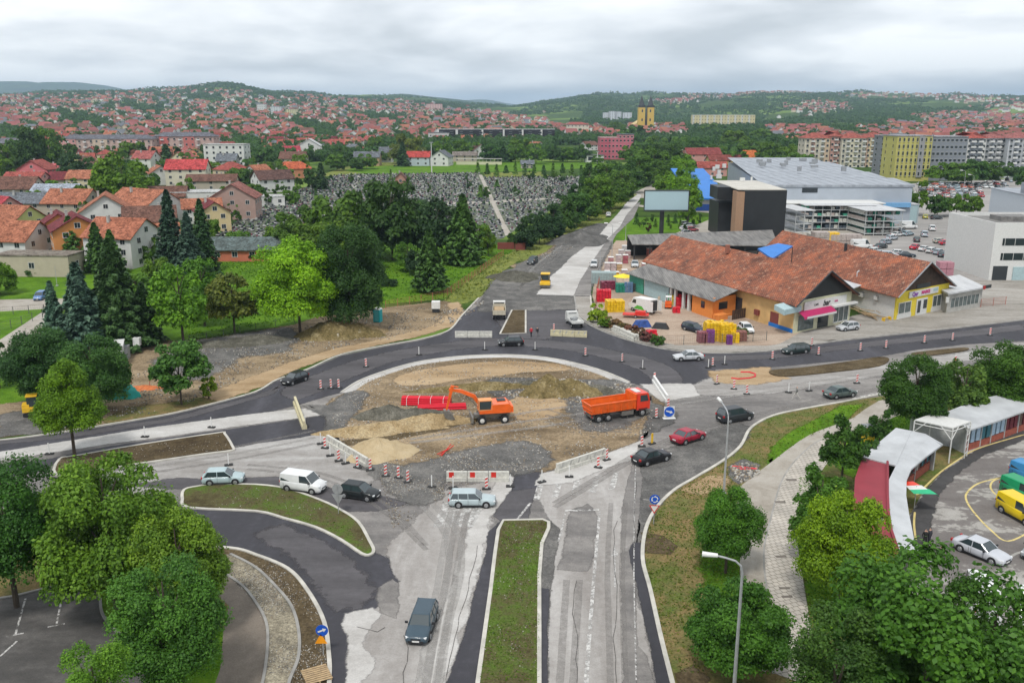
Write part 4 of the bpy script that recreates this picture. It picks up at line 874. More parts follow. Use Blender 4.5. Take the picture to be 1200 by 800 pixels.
hp(128,270,14,15,112,6.5,5,WHT,RO,'large white house with plain gable wall and orange roof',nwin=(2,2),over=.7)
hp(172,258,20,15,150,6,4.6,WHT,RO,'house under a broad clean orange roof right of the white gable',nwin=(4,2))
hp(88,254,15,13,172,5.5,4.2,BEI,RO,'house with orange roof and small front dormer gable')
hp(93,304,13,11,120,8.2,3.2,ORG,RM,'orange house with dark red roof behind the spruces',fl=3)
hp(72,288,12,10,118,6,3.4,ORG,RM,'dark red roof leaning against the orange house')
hp(16,276,15,11,160,5.5,3.6,GRN,RO,'lime yellow gabled house with orange roof')
hp(148,309,13,12,165,7.4,3.8,WHT,(.33,.12,.07),'white house with a tall gable and brownish orange roof behind the dark spruces',fl=3)
hp(178,276,14,11,20,5,3.8,WHT,RB,'white house with mottled brown roof above the spruces')
hp(190,292,9,8,20,4.2,2.8,YEL,RO,'small yellow house half hidden by the three spruces')
hp(34,252,19,12,176,5,3.0,BEI,RG,'long beige house with smooth grey roof')
hp(12,236,24,13,3,5.8,4.2,BEI,RB,'long house with dark brown tiled roof at the left edge')
hp(70,237,17,10,2,5,2.4,GRY,(.3,.33,.38),'low house with pale blue-grey roof')
hp(2,262,12,10,150,5.5,3.6,PNK,(.36,.05,.06),'pink-red gable at the left edge')
hp(46,214,14,15,95,7,4.5,(.6,.16,.17),RR,'bright pink house with red roof')
hp(33,222,17,12,0,5,3.2,PNK,RR,'low red-roofed house below the pink house')
hp(58,212,13,12,0,6,3,PNK,(.4,.1,.1),'pinkish roofed wing beside the bright pink house')
hp(107,220,18,13,5,5,3.4,CRM,RO,'cream house with orange roof left of the big garden tree')
hp(85,220,18,13,8,4.5,3.2,BEI,RM,'low house with maroon roof')
hp(100,204,14,12,80,6,4,GRN,RB,'greenish house with brown roof under the pink flats')
hp(222,217,19,12,6,8.4,4.2,(.6,.56,.44),(.42,.06,.06),'tall cream house with bright red roof',fl=3,nwin=(4,2))
hp(188,216,13,11,120,6,3.4,WHT,RO,'small white house with orange roof left of the tall cream house')
hp(250,222,22,10,8,4.5,2.6,BEI,RB,'long low brown-roofed house right of the tall cream house')
hp(272,212,14,12,60,6,3.8,CRM,RR,'cream house with dark red hip roof',roofk='hip')
hp(278,255,13,15,96,7.5,4.5,(.38,.26,.22),(.25,.1,.08),'brick-brown house with balcony gable beside the thuja row',nwin=(3,3))
hp(250,270,11,9,118,6.3,3,(.62,.5,.28),RM,'beige house with wine-red roof behind the three spruces')
hp(238,260,12,9,20,5.2,2.6,WHT,RO,'orange roof behind the beige house')
hp(230,245,24,12,4,6.5,.3,WHT,RW,'white flat-roofed modern house',roofk='flat',nwin=(5,2),fl=1)
hp(196,246,15,12,10,5.6,3.2,BEI,RB,'brown-roofed house between the trees and the white modern house')
hp(292,303,17,9,0,3.2,2.3,(.55,.17,.1),(.1,.125,.12),'low coral pavilion with dark grey-green roof',nwin=(4,1),fl=1)
hp(49,321,17,7,-3,4.6,.3,(.45,.4,.3),(.2,.17,.14),'beige garage wall with flat roof above the lawn',roofk='flat',nwin=(1,1),fl=1,cat='garage',name='garage')
hp(470,216,6,5,92,3.6,2.4,(.4,.22,.16),RB,'small brown-roofed cemetery chapel',cat='chapel',name='chapel',nwin=(1,1),fl=1)
hp(344,208,19,12,12,5,3.6,(.5,.22,.12),(.42,.1,.045),'house with bright orange hip roof near the cemetery',roofk='hip')
hp(320,224,16,12,35,6,3.6,WHT,(.11,.06,.05),'white house with dark brown roof by the cemetery wall')
hp(303,212,11,10,60,5,3.4,WHT,RO,'white house with orange roof left of the dark-roofed one')
hp(345,196,16,12,0,6,4,BEI,RB,'brown-roofed house above the bright orange hip roof')
hp(318,240,11,9,10,3.4,.3,WHT,RW,'small white flat-roofed house at the left picture third',roofk='flat',fl=1)
hp(364,186,14,20,96,9,6,WHT,(.5,.5,.5),'big plain white gabled hall',nwin=(1,1),fl=1)
hp(342,187,12,12,20,6,4,PNK,(.36,.05,.07),'house with crimson roof left of the white hall')
for px,row,L,W,rot,hw,hr,wc,rc,lb in [
  (431,194,17,11,0,6,3.2,(.4,.27,.17),RG,'tan house with grey roof at the meadow edge'),(453,190,9,9,0,7,3.6,WHT,RG,'narrow white house with grey roof'),(491,194,15,11,0,6,3.4,(.45,.52,.55),(.4,.06,.05),'pale blue house with red roof by the sports field'),
  (518,194,14,12,80,6,4,WHT,RG,'white gabled house with grey roof by the sports field'),(545,189,17,9,0,4.5,2.4,BEI,(.2,.17,.15),'low house with grey-brown roof behind the sports stand'),(561,186,12,11,110,7,4,WHT,RB,'white house right of the low grey-brown roof'),
  (628,180,14,13,120,6,4,WHT,RO,'white house with orange roof left of the pink clinic'),(690,176,13,11,30,5,3,WHT,RB,'brown-roofed house by the pink clinic'),(618,197,8,7,0,3,2,BEI,RG,'small grey-roofed hut at the field edge'),
  (822,190,24,14,6,6,4,PNK,(.22,.05,.045),'long maroon-roofed house behind the bright green row'),(852,195,26,10,4,4.5,3,(.45,.3,.1),(.2,.05,.04),'row house with maroon roof left of the grey hall'),(884,194,17,14,10,5,5,(.6,.25,.08),(.5,.14,.04),'bright orange-roofed house above the grey hall'),
  (833,206,16,8,0,5,3,PNK,RR,'pink house with red roof behind the blue roof'),(815,182,14,10,60,5,4,BEI,RM,'dark red-roofed house between the treetops'),(876,180,12,10,80,6,4,WHT,RB,'brown-roofed house among the trees right of centre'),(797,190,12,9,20,5,3,WHT,(.25,.12,.1),'small house beside the straight road')]:
    hp(px,row,L,W,rot,hw,hr,wc,rc,lb)
# ---- apartment blocks and large buildings with window grids
def block(px0,px1,row,depth,top,wc,label,cat='apartment block',name='apartment_building',floors=4,cols=10,rc=None,roof='flat',bands=None,z0=0,skew=0,balc=0,group=None,Yd=None,wsz=(1.3,1.4),side=True,hr=3.0):
    x0,y0=G(px0,row);x1,_=G(px1,row)
    if Yd: y0=Yd;x0=xat(Yd,px0,row);x1=xat(Yd,px1,row);z0=zat(Yd,row)
    Wd=x1-x0;h=zat(y0,top)-z0
    t=thing(name,label,cat,((x0+x1)/2,y0+depth/2,z0),R(skew),group)
    b=MB();b.box((0,0,h/2-1),(Wd,depth,h+2));o=b.build('wall',m_wall,t);o.color=c4(wc)
    if bands:
        for (f0,f1,cc) in bands:
            bb=MB();bb.box(((f0+f1)/2*Wd-Wd/2,-depth/2-.25,h/2),(abs(f1-f0)*Wd,.5,h*.99));q=bb.build('facade_panel',m_wall,t);q.color=c4(cc)
    r=MB()
    if roof=='hip':
        l,w_=Wd/2+.8,depth/2+.8;rl=l-w_*.9
        A=[(-l,-w_,h),(l,-w_,h),(l,w_,h),(-l,w_,h)];T0,T1=(-rl,0,h+hr),(rl,0,h+hr)
        r.face([A[0],A[1],T1,T0]);r.face([A[1],A[2],T1]);r.face([A[2],A[3],T0,T1]);r.face([A[3],A[0],T0]);r.face(A[::-1])
    else: r.box((0,0,h+.25),(Wd+.5,depth+.5,.5))
    ro=r.build('roof',m_roof,t,fix=False);ro.color=c4(rc or RG)
    wm=MB();wm.face([(-wsz[0]/2,0,-wsz[1]/2),(wsz[0]/2,0,-wsz[1]/2),(wsz[0]/2,0,wsz[1]/2),(-wsz[0]/2,0,wsz[1]/2)],1)
    wm.box((0,.03,-wsz[1]/2-.06),(wsz[0]+.3,.2,.12));wm.box((0,.03,wsz[1]/2+.05),(wsz[0]+.2,.12,.1));me=wm.build('window',[m_frame,m_glass],mesh_only=True,fix=False)
    bm_=MB();bm_.box((0,-.5,-.9),(2.6,1.0,.15));bm_.box((0,-.98,-.45),(2.6,.06,.9));bme=bm_.build('balcony',m_frame,mesh_only=True)
    fh=h/floors
    for f in range(floors):
        for c in range(cols):
            cx=(c+.5)/cols*Wd-Wd/2
            put_window(t,me,(cx,-depth/2-.56 if bands else -depth/2-.05,f*fh+fh*.55),0)
            if balc and c % balc==1: put_window(t,bme,(cx,-depth/2-.5 if bands else -depth/2,f*fh+fh*.55),0,name='balcony')
        if side:
            sx=-1 if (x0+x1)>0 else 1
            for c in range(2): put_window(t,me,(sx*(Wd/2+.05),(c-.5)*depth*.5,f*fh+fh*.55),-90 if sx<0 else 90)
    return t
block(72,180,187,14,163,(.5,.38,.33),'long pink and cream block of flats with grey roof behind the gardens',floors=4,cols=16,rc=(.13,.13,.15),roof='hip',bands=[(0,.18,(.55,.3,.28)),(.36,.52,(.55,.45,.35)),(.7,.85,(.55,.3,.28))],balc=3)
block(182,252,186,14,160,(.5,.36,.32),'second pink block of flats with grey roof, right of the long one',floors=4,cols=10,rc=(.13,.13,.15),roof='hip',bands=[(.1,.25,(.5,.14,.12)),(.5,.68,(.5,.16,.14))],balc=3)
block(-14,37,199,16,168,(.45,.36,.34),'pinkish block of flats with grey hip roof at the left edge',floors=4,cols=7,rc=(.14,.14,.16),roof='hip',bands=[(.5,.62,(.5,.25,.23)),(.85,1,(.5,.27,.25))],balc=2)
block(240,287,195,15,170,(.62,.63,.6),'plain white four-storey block with small windows',floors=4,cols=6,rc=(.4,.4,.38))
block(512,650,168,16,152,(.02,.018,.022),'very long black school building with white bays',cat='school',name='school_building',floors=2,cols=12,rc=(.4,.4,.4),bands=[(0,.02,WHT),(.16,.18,WHT),(.38,.395,WHT),(.56,.575,WHT),(.72,.735,WHT),(.88,.895,WHT)],wsz=(3.5,2))
block(502,526,169,10,156,(.5,.5,.48),'low white wing at the left end of the black school',cat='school',name='school_building',floors=2,cols=4)
block(703,742,187,20,162,(.48,.12,.16),'raspberry pink clinic building with three rows of windows',cat='clinic',name='clinic_building',floors=4,cols=9,rc=(.4,.25,.25),bands=[(0,.27,(.45,.1,.14)),(.3,.98,(.5,.14,.18))])
block(724,742,187,12,158,(.45,.18,.2),'darker pink rooftop wing of the clinic',cat='clinic',name='clinic_building',floors=5,cols=4,Yd=None)
for i,(a,b_,tp,lb) in enumerate([(707,713,132,'leftmost'),(714,721,130.5,'second'),(722,728,131,'third'),(730,740,132,'rightmost')]):
    block(a,b_,143,20,tp,(.6,.62,.66),lb+' white high-rise of the far group left of the church towers',floors=7,cols=3,Yd=2300,group='far white high-rises',rc=(.3,.32,.36),side=False)
block(811,884,153,16,135,(.62,.55,.3),'long pale yellow block of flats far away among the trees',floors=5,cols=22,Yd=1650,rc=(.5,.5,.5),bands=[(i/9,i/9+.03,(.6,.6,.55)) for i in range(9)],side=False)
block(664,690,158,20,146,(.6,.55,.45),'cream terrace with red gabled roofs far left of the church',floors=3,cols=6,Yd=1200,rc=RR,roof='hip')
block(318,330,142,14,125,(.55,.57,.6),'pale high-rise tower in the far left town',floors=8,cols=4,Yd=2000,side=False)
block(302,312,140,14,122,(.6,.6,.58),'white high-rise beside the pale one in the far left town',floors=8,cols=4,Yd=2100,side=False)
block(500,518,128.5,20,122,(.6,.4,.38),'far pale pink block on the town ridge',floors=5,cols=6,Yd=2500,side=False,rc=RR)
block(335,348,134,14,128,(.6,.58,.35),'pale yellow high block on the far left slope',floors=4,cols=6,Yd=1900,side=False)
gA='blocks of flats on the right'
for i,(a,b_,row,tp,wc,bands,lb,fl,cl,Yd) in enumerate([
    (941,970,198,162,(.6,.55,.45),[(.25,.4,(.5,.3,.25)),(.78,1,(.55,.42,.3))],'leftmost cream and salmon block with red roof',6,5,590),
    (971,983,198,160,(.52,.3,.25),None,'narrow salmon block between the cream ones',6,3,592),
    (984,1012,198,162,(.62,.58,.48),[(.32,.7,(.6,.56,.42))],'wide cream block with dark red balconies',6,6,588),
    (1013,1035,198,161,(.55,.4,.3),[(.1,.3,(.6,.5,.33)),(.7,1,(.6,.52,.4))],'salmon and cream block beside the white tower wall',6,5,590)]):
    block(a,b_,row,14,tp,wc,lb,floors=fl,cols=cl,rc=(.3,.085,.065),roof='hip',bands=bands,Yd=Yd,group=gA,balc=2,hr=3.4)
block(1034,1047,205,16,160,(.22,.23,.25),'narrow dark grey block left of the yellow facade',floors=7,cols=3,Yd=500,group=gA,balc=2,rc=(.3,.3,.32))
block(1047,1088,208,18,160,(.5,.46,.14),'tall mustard yellow block with slit windows',floors=6,cols=8,Yd=470,group=gA,rc=(.3,.3,.32),bands=[(.62,.78,(.3,.3,.3))],balc=0,wsz=(.8,1.8))
block(1088,1129,208,18,161,(.22,.24,.27),'grey block with long balconies and a yellow top band',floors=6,cols=8,Yd=474,group=gA,balc=1,rc=(.3,.3,.32))
block(1129,1150,206,18,162,(.3,.33,.38),'blue-grey block with white edge right of the balconies',floors=7,cols=5,Yd=490,group=gA,balc=2,rc=(.35,.08,.06),bands=[(0,.12,WHT),(.85,1,WHT)],roof='hip')
block(1150,1176,206,18,162,(.55,.56,.58),'white and grey block second from the right',floors=7,cols=6,Yd=495,group=gA,balc=2,rc=(.3,.11,.1),bands=[(.3,.42,(.3,.32,.36)),(.85,1,(.2,.23,.27))],roof='hip')
block(1177,1215,206,18,162,(.55,.57,.6),'white and grey block at the right picture edge',floors=7,cols=7,Yd=490,group=gA,balc=2,rc=(.3,.11,.1),bands=[(.2,.35,(.3,.32,.36))],roof='hip')
# ---- twin-towered church
def church():
    Y=1450;row=155;x0,x1=xat(Y,747,row),xat(Y,765,row);z0=zat(Y,row);zt=zat(Y,126);za_=zat(Y,113.5);cx=(x0+x1)/2;w_=(x1-x0)
    t=thing('church','yellow church with two dark pointed towers on the skyline','church',(cx,Y,z0))
    for s in (-1,1):
        tw=MB();tw.box((s*w_*.29,0,(zt-z0)/2-2),(w_*.42,12,zt-z0+4));q=tw.build('tower',m_wall,t);q.color=(.62,.42,.09,1)
        sp=MB();h=za_-zt;sp.box((s*w_*.29,0,zt-z0+h*.1),(w_*.44,12.5,h*.2));sp.tube((s*w_*.29,0,zt-z0+h*.2),(s*w_*.29,0,zt-z0+h*1.12),w_*.19,.1,6);sp.build('spire',m_dark,q)
        for k in (.86,.5):
            wn=MB();wn.box((s*w_*.26,-6.05,(zt-z0)*k),(2.2,.15,4));wn.build('window',m_glass,q)
    sl=MB();sl.box((0,-5.2,(zt-z0)*.55),(w_*.06,1,(zt-z0)*.8));sl.build('slit_window',m_glass,t)
    nv=MB();nv.prism([(-16,0),(16,0),(16,12),(0,22),(-16,12)],6,50,axis='y');q=nv.build('nave',m_wall,t);q.color=(.6,.45,.2,1)
church()
# ---- the rest of the town: individual houses nearest, the far ones as one mass
def proto_house(i):
    L,W,hw,hr=[(12,10,5.5,4),(15,11,6,4.2),(10,9,5,3.4),(13,12,6.5,4.4),(18,11,5.2,3.8),(11,11,6,3.4)][i]
    t=house(0,0,0,L,W,0,hw,hr,WHT,RO,'x',nwin=(2,1),fl=2,roofk='hip' if i==5 else 'gable')
    return t
def inside0(p): return (p[0]>245 and 195<p[1]<285 and p[0]>250+(p[1]-278)*-1.8-10) or p[1]>285
protos=[proto_house(i) for i in range(6)]
bpy.context.view_layer.update()
taken=[(o.location.x,o.location.y) for o in col.objects if o.get('category') in ('house','apartment block','school','clinic','hall','garage','church')]
grid={}
def free(x,y,r):
    gx,gy=int(x//30),int(y//30)
    for i in (-1,0,1):
        for j in (-1,0,1):
            for (a,b_,q) in grid.get((gx+i,gy+j),()):
                if (a-x)**2+(b_-y)**2<(r+q)**2: return False
    return True
def occ(x,y,r): grid.setdefault((int(x//30),int(y//30)),[]).append((x,y,r))
for x,y in taken: occ(x,y,11)
cand=[]
def zone(n,c0,c1,d0,d1,keep=1.0,sp=9):
    for k in range(n):
        y=d0*(d1/d0)**random.random();c=random.uniform(c0,c1);x=(c-600)/FOC*(y*cP+CAMH*sP)
        if random.random()>keep: continue
        if math.sin(c*.05+y*.004)+math.sin(c*.021-y*.0023)<-1.25: continue
        if free(x,y,sp): occ(x,y,sp);cand.append((x,y,c))
zone(420,-20,300,560,720)
zone(700,-20,420,720,1000)
zone(850,-20,640,960,1500,sp=9.5)
zone(1050,-20,640,1500,2600,sp=12)
zone(560,-20,420,2500,3400,sp=14)
zone(900,420,600,2400,3000,sp=13)
zone(420,640,800,1150,1700,.8)
zone(1050,900,1240,900,1500,sp=9)
zone(700,1040,1240,1500,2300,.8)
def cluster(c0,y0,cs,ys,n):
    for k in range(n):
        y=y0+random.gauss(0,ys);c=c0+random.gauss(0,cs);x=(c-600)/FOC*(y*cP+CAMH*sP)
        if free(x,y,12): occ(x,y,12);cand.append((x,y,c))
for c0,y0,cs,ys,n in [(960,3100,18,250,120),(1030,4300,30,200,60),(1100,4600,30,200,80),(820,4300,16,150,60),(870,4700,25,150,90),(1150,3900,25,200,50),(1130,2300,20,150,90),(790,3600,12,120,50),(1180,3000,20,200,50),(920,4800,20,100,40),(200,4200,30,300,40),(440,3300,40,200,80),(520,2700,40,200,100)]:
    cluster(c0,y0,cs,ys,n)
cand.sort(key=lambda q: math.hypot(q[0],q[1]))
def wallc():
    return random.choice([WHT,WHT,WHT,(.55,.53,.48),CRM,BEI,PNK,(.6,.5,.25),(.55,.4,.28),GRY])
def roofc():
    r=random.random();j=random.uniform(.8,1.2)
    c=RO if r<.34 else RR if r<.66 else (.3,.09,.08) if r<.8 else RB if r<.9 else RG if r<.95 else RM
    return tuple(a*j for a in c)
CN={WHT: 'white',CRM: 'cream',BEI: 'beige',PNK: 'pink',GRY: 'grey',(.55,.53,.48): 'off-white',(.6,.5,.25): 'ochre',(.55,.4,.28): 'tan'}
NI=205
for i,(x,y,c) in enumerate(cand[:NI]):
    wc,rc=wallc(),roofc();z=tz(x,y)
    rn='grey' if abs(rc[0]-rc[2])<.05 and rc[0]>.09 else ('brown' if rc[0]<.2 else ('orange-red' if rc[1]>.09 else 'red'))
    zn='left edge of the town' if c<100 else 'left part of the town' if c<250 else 'town left of the cemetery' if c<420 else 'town behind the sports field' if c<660 else 'village behind the blocks of flats'
    rot=(int(x//120)*37+int(y//150)*53) % 90+random.choice([0,90])+random.uniform(-8,8)
    ppx=pix(x,y,z)
    lb='%s-walled house with %s roof in the %s, %s' % (CN[wc],rn,zn,['nearest row','near rows','middle rows','farther rows'][min(3,i//50)])
    dup(protos[i % 6],(x,y,z),R(rot),lb,'small houses of the town',color={'wall': wc,'roof': rc})
for p in protos:
    for ch in list(p.children):
        for g in list(ch.children): bpy.data.objects.remove(g)
        bpy.data.objects.remove(ch)
    bpy.data.objects.remove(p)
WPAL=[(.7,.7,.68),(.58,.5,.38),(.52,.32,.28),(.42,.38,.32)];RPAL=[(.3,.115,.07),(.24,.075,.06),(.24,.085,.075),RB,RG,(.3,.1,.095)]
fm=[simple('far_wall_%d' % i,c,.9,var=.1,scale=.02,obj=False) for i,c in enumerate(WPAL)]+[simple('far_roof_%d' % i,c,.9,var=.3,scale=.06,obj=False) for i,c in enumerate(RPAL)]+[m_glass]
mb=MB()
for i,(x,y,c) in enumerate(cand[NI:]):
    z=tz(x,y);L,W,hw,hr=random.uniform(10,16),random.uniform(9,12),random.uniform(5,8),random.uniform(3,5)
    rot=R((int(x//120)*37+int(y//150)*53) % 90+random.choice([0,90])+random.uniform(-8,8));M_=Matrix.Translation((x,y,z)) @ Matrix.Rotation(rot,4,'Z')
    wi=random.choice([0,0,0,1,1,2,3]);ri=4+random.choice([0,0,1,1,2,3,5,5,4]);l,w_=L/2,W/2;P=lambda a,b_,c_: tuple(M_ @ Vector((a,b_,c_)))
    mb.face([P(-l,-w_,-3),P(l,-w_,-3),P(l,-w_,hw),P(-l,-w_,hw)],wi);mb.face([P(l,w_,-3),P(-l,w_,-3),P(-l,w_,hw),P(l,w_,hw)],wi)
    for s in (-1,1): mb.face([P(s*l,-w_,-3),P(s*l,w_,-3),P(s*l,w_,hw),P(s*l,0,hw+hr),P(s*l,-w_,hw)],wi)
    k=.5
    for s in (-1,1): mb.face([P(-l-k,s*(w_+k),hw-.3),P(l+k,s*(w_+k),hw-.3),P(l+k,0,hw+hr+.1),P(-l-k,0,hw+hr+.1)],ri)
    if y<2200:
        for f in range(2):
            for q in (-.25,.25):
                for s in (-1,1): mb.face([P(q*L-.7,s*(w_+.05),f*3+1),P(q*L+.7,s*(w_+.05),f*3+1),P(q*L+.7,s*(w_+.05),f*3+2.4),P(q*L-.7,s*(w_+.05),f*3+2.4)],10)
                for s in (-1,1): mb.face([P(s*(l+.05),q*W-.7,f*3+1),P(s*(l+.05),q*W+.7,f*3+1),P(s*(l+.05),q*W+.7,f*3+2.4),P(s*(l+.05),q*W-.7,f*3+2.4)],10)
tag(mb.build('distant_houses',fm,fix=False),'hundreds of small red-roofed houses spreading to the far hills','houses',kind='stuff')
print('houses',len(cand))
rt=random.Random(3)
for i in range(66):
    for q in range(30):
        c=rt.uniform(-10,345);y=250*(640/250)**rt.random();x=(c-600)/FOC*(y*cP+CAMH*sP)
        pp=pix(x,y,0)
        if inside0(pp): continue
        if free(x,y,3.5): break
    else: continue
    occ(x,y,3);r_=rt.uniform(2.2,4.2);tree_at(x,y,0,rt.uniform(4,8.5),r_,'broad',rt.choice(['mid','dark','fresh','mid']),'%s garden tree between the %s houses of the left town' % ('small round' if r_<3 else 'broad leafy','nearest' if y<330 else 'nearer' if y<430 else 'middle'),'garden trees of the left town',low=.04)
# far garden trees woven between the far houses
pts=[]
for k in range(38000):
    y=640*(3600/640)**random.random();c=random.uniform(-30,1240);x=(c-600)/FOC*(y*cP+CAMH*sP)
    if c>420 and y<950: continue
    if c>560 and y>1700: continue
    if not free(x,y,2.5): continue
    if random.random()<.3 and math.sin(x*.02+1)*math.sin(y*.013)<.1: continue
    pts.append((x,y,tz(x,y),random.uniform(3,7),random.uniform(7,14),random.random()))
woods('garden_trees',pts,'small trees and hedges filling the gardens between the distant houses')
# ================================================================ vehicles
def paint(name):
    m,t,b=newmat(name);oi=t.nodes.new('ShaderNodeObjectInfo');v=coords(t,obj=True)
    k=rampf(t,noise(t,v,1.3,4),[(.3,(.88,)*3),(.7,(1,1,1))]);t.links.new(mixc(t,1,oi.outputs['Color'],k,'MULTIPLY'),b.inputs['Base Color'])
    b.inputs['Roughness'].default_value=.4;b.inputs['Specular IOR Level'].default_value=.3;b.inputs['Coat Weight'].default_value=.35;b.inputs['Coat Roughness'].default_value=.08;return m
m_paint=paint('car_paint')
m_tyre=simple('tyre_rubber',(.02,.02,.021),.85,var=.2)
m_rim=simple('wheel_rim',(.42,.43,.44),.35,metal=.6,var=.1)
m_cglass,_t,_b=newmat('car_window_glass');_b.inputs['Base Color'].default_value=(.03,.045,.05,1);_b.inputs['Roughness'].default_value=.06;_b.inputs['Specular IOR Level'].default_value=.9;_b.inputs['Coat Weight'].default_value=.5
m_plastic=simple('black_plastic',(.02,.02,.022),.6,var=.1)
m_lamp=simple('headlight_lens',(.7,.72,.73),.15,var=.05);m_tail=simple('tail_light_lens',(.4,.02,.02),.25,var=.05)
m_plate=simple('number_plate',(.7,.7,.68),.5,var=.05)
def wheel(par,x,y,r=.31,wd=.2):
    s=1 if y>0 else -1
    b=MB();b.tube((0,-wd/2,0),(0,wd/2,0),r,k=18);w_=b.build('wheel',m_tyre,par,(x,y-s*wd/2,r),smooth=False)
    c=MB();c.tube((0,s*(wd/2-.01),0),(0,s*(wd/2+.012),0),r*.66,r*.6,k=14)
    for i in range(5): a=i*1.2566;c.tube((math.cos(a)*r*.15,s*(wd/2+.02),math.sin(a)*r*.15),(math.cos(a)*r*.6,s*(wd/2+.02),math.sin(a)*r*.6),.035,k=4)
    c.build('rim',m_rim,w_);return w_
CARK={
 'hatch':  dict(L=4.0,W=1.7,H=1.45,g=(1.05,.3,-1.45,-1.85),hood=.88,belt=.93,tail=.93,wb=(1.25,-1.2),bp=[-.45]),
 'sedan':  dict(L=4.5,W=1.76,H=1.42,g=(1.0,.28,-.95,-1.6),hood=.86,belt=.92,tail=.95,wb=(1.36,-1.33),bp=[-.4]),
 'estate': dict(L=4.4,W=1.72,H=1.45,g=(1.0,.32,-1.85,-2.1),hood=.86,belt=.92,tail=.92,wb=(1.32,-1.25),bp=[-.35,-1.25]),
 'mpv':    dict(L=4.6,W=1.82,H=1.72,g=(1.35,.5,-1.9,-2.18),hood=1.0,belt=1.05,tail=1.05,wb=(1.42,-1.38),bp=[-.2,-1.3]),
 'van':    dict(L=4.4,W=1.8,H=1.82,g=(1.4,.75,-2.08,-2.15),hood=1.05,belt=1.1,tail=1.1,wb=(1.35,-1.35),bp=[],panel=.0),
 'bigvan': dict(L=5.5,W=2.0,H=2.45,g=(2.0,1.3,-2.66,-2.72),hood=1.2,belt=1.3,tail=1.3,wb=(1.75,-1.75),bp=[],panel=.7),
}
def make_car(kind,name='car',cat='car'):
    p=CARK[kind];L,W,H=p['L'],p['W'],p['H'];l,w_=L/2,W/2;xf0,xf1,xr1,xr0=p['g'];belt=p['belt']
    t=thing(name,'car',cat)
    st=[]
    st+=[(l,w_*.62,.34,.56),(l-.05,w_*.8,.26,.66),(l-.22,w_*.93,.2,p['hood']-.14),(l-.6,w_*.98,.19,p['hood']-.05),(xf0,w_,.19,p['hood']+.02),(xf0-.3,w_,.19,belt),(0,w_*1.0,.19,belt),(xr1,w_*.99,.2,belt)]
    if kind=='sedan': st+=[(xr0,w_*.98,.2,p['tail']),(-l+.25,w_*.95,.23,p['tail']-.03),(-l+.06,w_*.86,.3,p['tail']-.12),(-l,w_*.7,.4,.7)]
    else: st+=[(-l+.12,w_*.95,.24,belt),(-l+.03,w_*.88,.3,belt-.06),(-l,w_*.8,.4,belt-.25)]
    b=MB();k=9;rows=[]
    for x,hw,z0,z1 in st:
        sh=[(0,z0),(hw*.86,z0),(hw*.98,z0+.1),(hw,z0+(z1-z0)*.45),(hw*.985,z1-.16),(hw*.93,z1-.05),(hw*.8,z1),(hw*.4,z1+.025),(0,z1+.035)]
        full=[(x,-a,z) for a,z in sh]+[(x,a,z) for a,z in reversed(sh[1:-1])]
        rows.append(full)
    n0=len(rows[0])
    for r in rows: b.v+=r
    for i in range(len(rows)-1):
        for j in range(n0): b.f.append((i*n0+j,i*n0+(j+1) % n0,(i+1)*n0+(j+1) % n0,(i+1)*n0+j));b.m.append(0)
    b.f.append(tuple(range(n0)));b.m.append(0);b.f.append(tuple(reversed(range((len(rows)-1)*n0,len(rows)*n0))));b.m.append(0)
    body=b.build('body',m_paint,t,smooth=True)
    # glasshouse
    wb,wr=w_*.93,w_*.74 if kind not in ('van','bigvan') else w_*.84;zb,zr=belt-.02,H-.06
    g=MB();B_=[(xf0,wb),(xr0,wb)];
    q0=[(xf0,-wb*.86,p['hood']),(xf0-.25,-wb,zb),(xr0+.05,-wb,zb),(xr0,-wb*.9,zb),(xr0,wb*.9,zb),(xr0+.05,wb,zb),(xf0-.25,wb,zb),(xf0,wb*.86,p['hood'])]
    q1=[(xf1,-wr*.92,zr),(xf1-.1,-wr,zr),(xr1+.05,-wr,zr),(xr1,-wr*.92,zr),(xr1,wr*.92,zr),(xr1+.05,wr,zr),(xf1-.1,wr,zr),(xf1,wr*.92,zr)]
    g.v+=q0+q1
    for i in range(8): g.f.append((i,(i+1) % 8,8+(i+1) % 8,8+i));g.m.append(0)
    g.f.append(tuple(range(8,16)));g.m.append(0)
    g.build('window_glass',m_cglass,t)
    r=MB();e=.02
    A=[(xf1+e,-wr*.94,zr),(xf1-.1,-wr-e,zr),(xr1+.02,-wr-e,zr),(xr1-e,-wr*.94,zr),(xr1-e,wr*.94,zr),(xr1+.02,wr+e,zr),(xf1-.1,wr+e,zr),(xf1+e,wr*.94,zr)]
    Bt=[(xf1-.08,-wr*.8,H),(xf1-.2,-wr*.88,H),(xr1+.15,-wr*.88,H),(xr1+.08,-wr*.8,H),(xr1+.08,wr*.8,H),(xr1+.15,wr*.88,H),(xf1-.2,wr*.88,H),(xf1-.08,wr*.8,H)]
    r.v+=A+Bt
    for i in range(8): r.f.append((i,(i+1) % 8,8+(i+1) % 8,8+i));r.m.append(0)
    r.f.append(tuple(range(8,16)));r.m.append(0)
    for s in (-1,1):
        r.tube((xf0-.1,s*wb*.97,zb-.02),(xf1-.05,s*wr*.99,zr),.035,.035,5);r.tube((xr0+.05,s*wb*.95,zb),(xr1+.03,s*wr*.97,zr),.075,.06,5)
        for x in p['bp']: r.tube((x,s*(wb+.0),zb),(x-.03,s*(wr+.0),zr),.04,.035,4)
        if 'panel' in p:
            x1=p['panel'];a0,a1=(x1,s*(wb+.012),zb-.03),(xr0,s*(wb*.99),zb-.03);b0,b1=(x1-.03,s*(wr+.018),zr+.01),(xr1,s*(wr+.012),zr+.01)
            r.face([a0,a1,b1,b0])
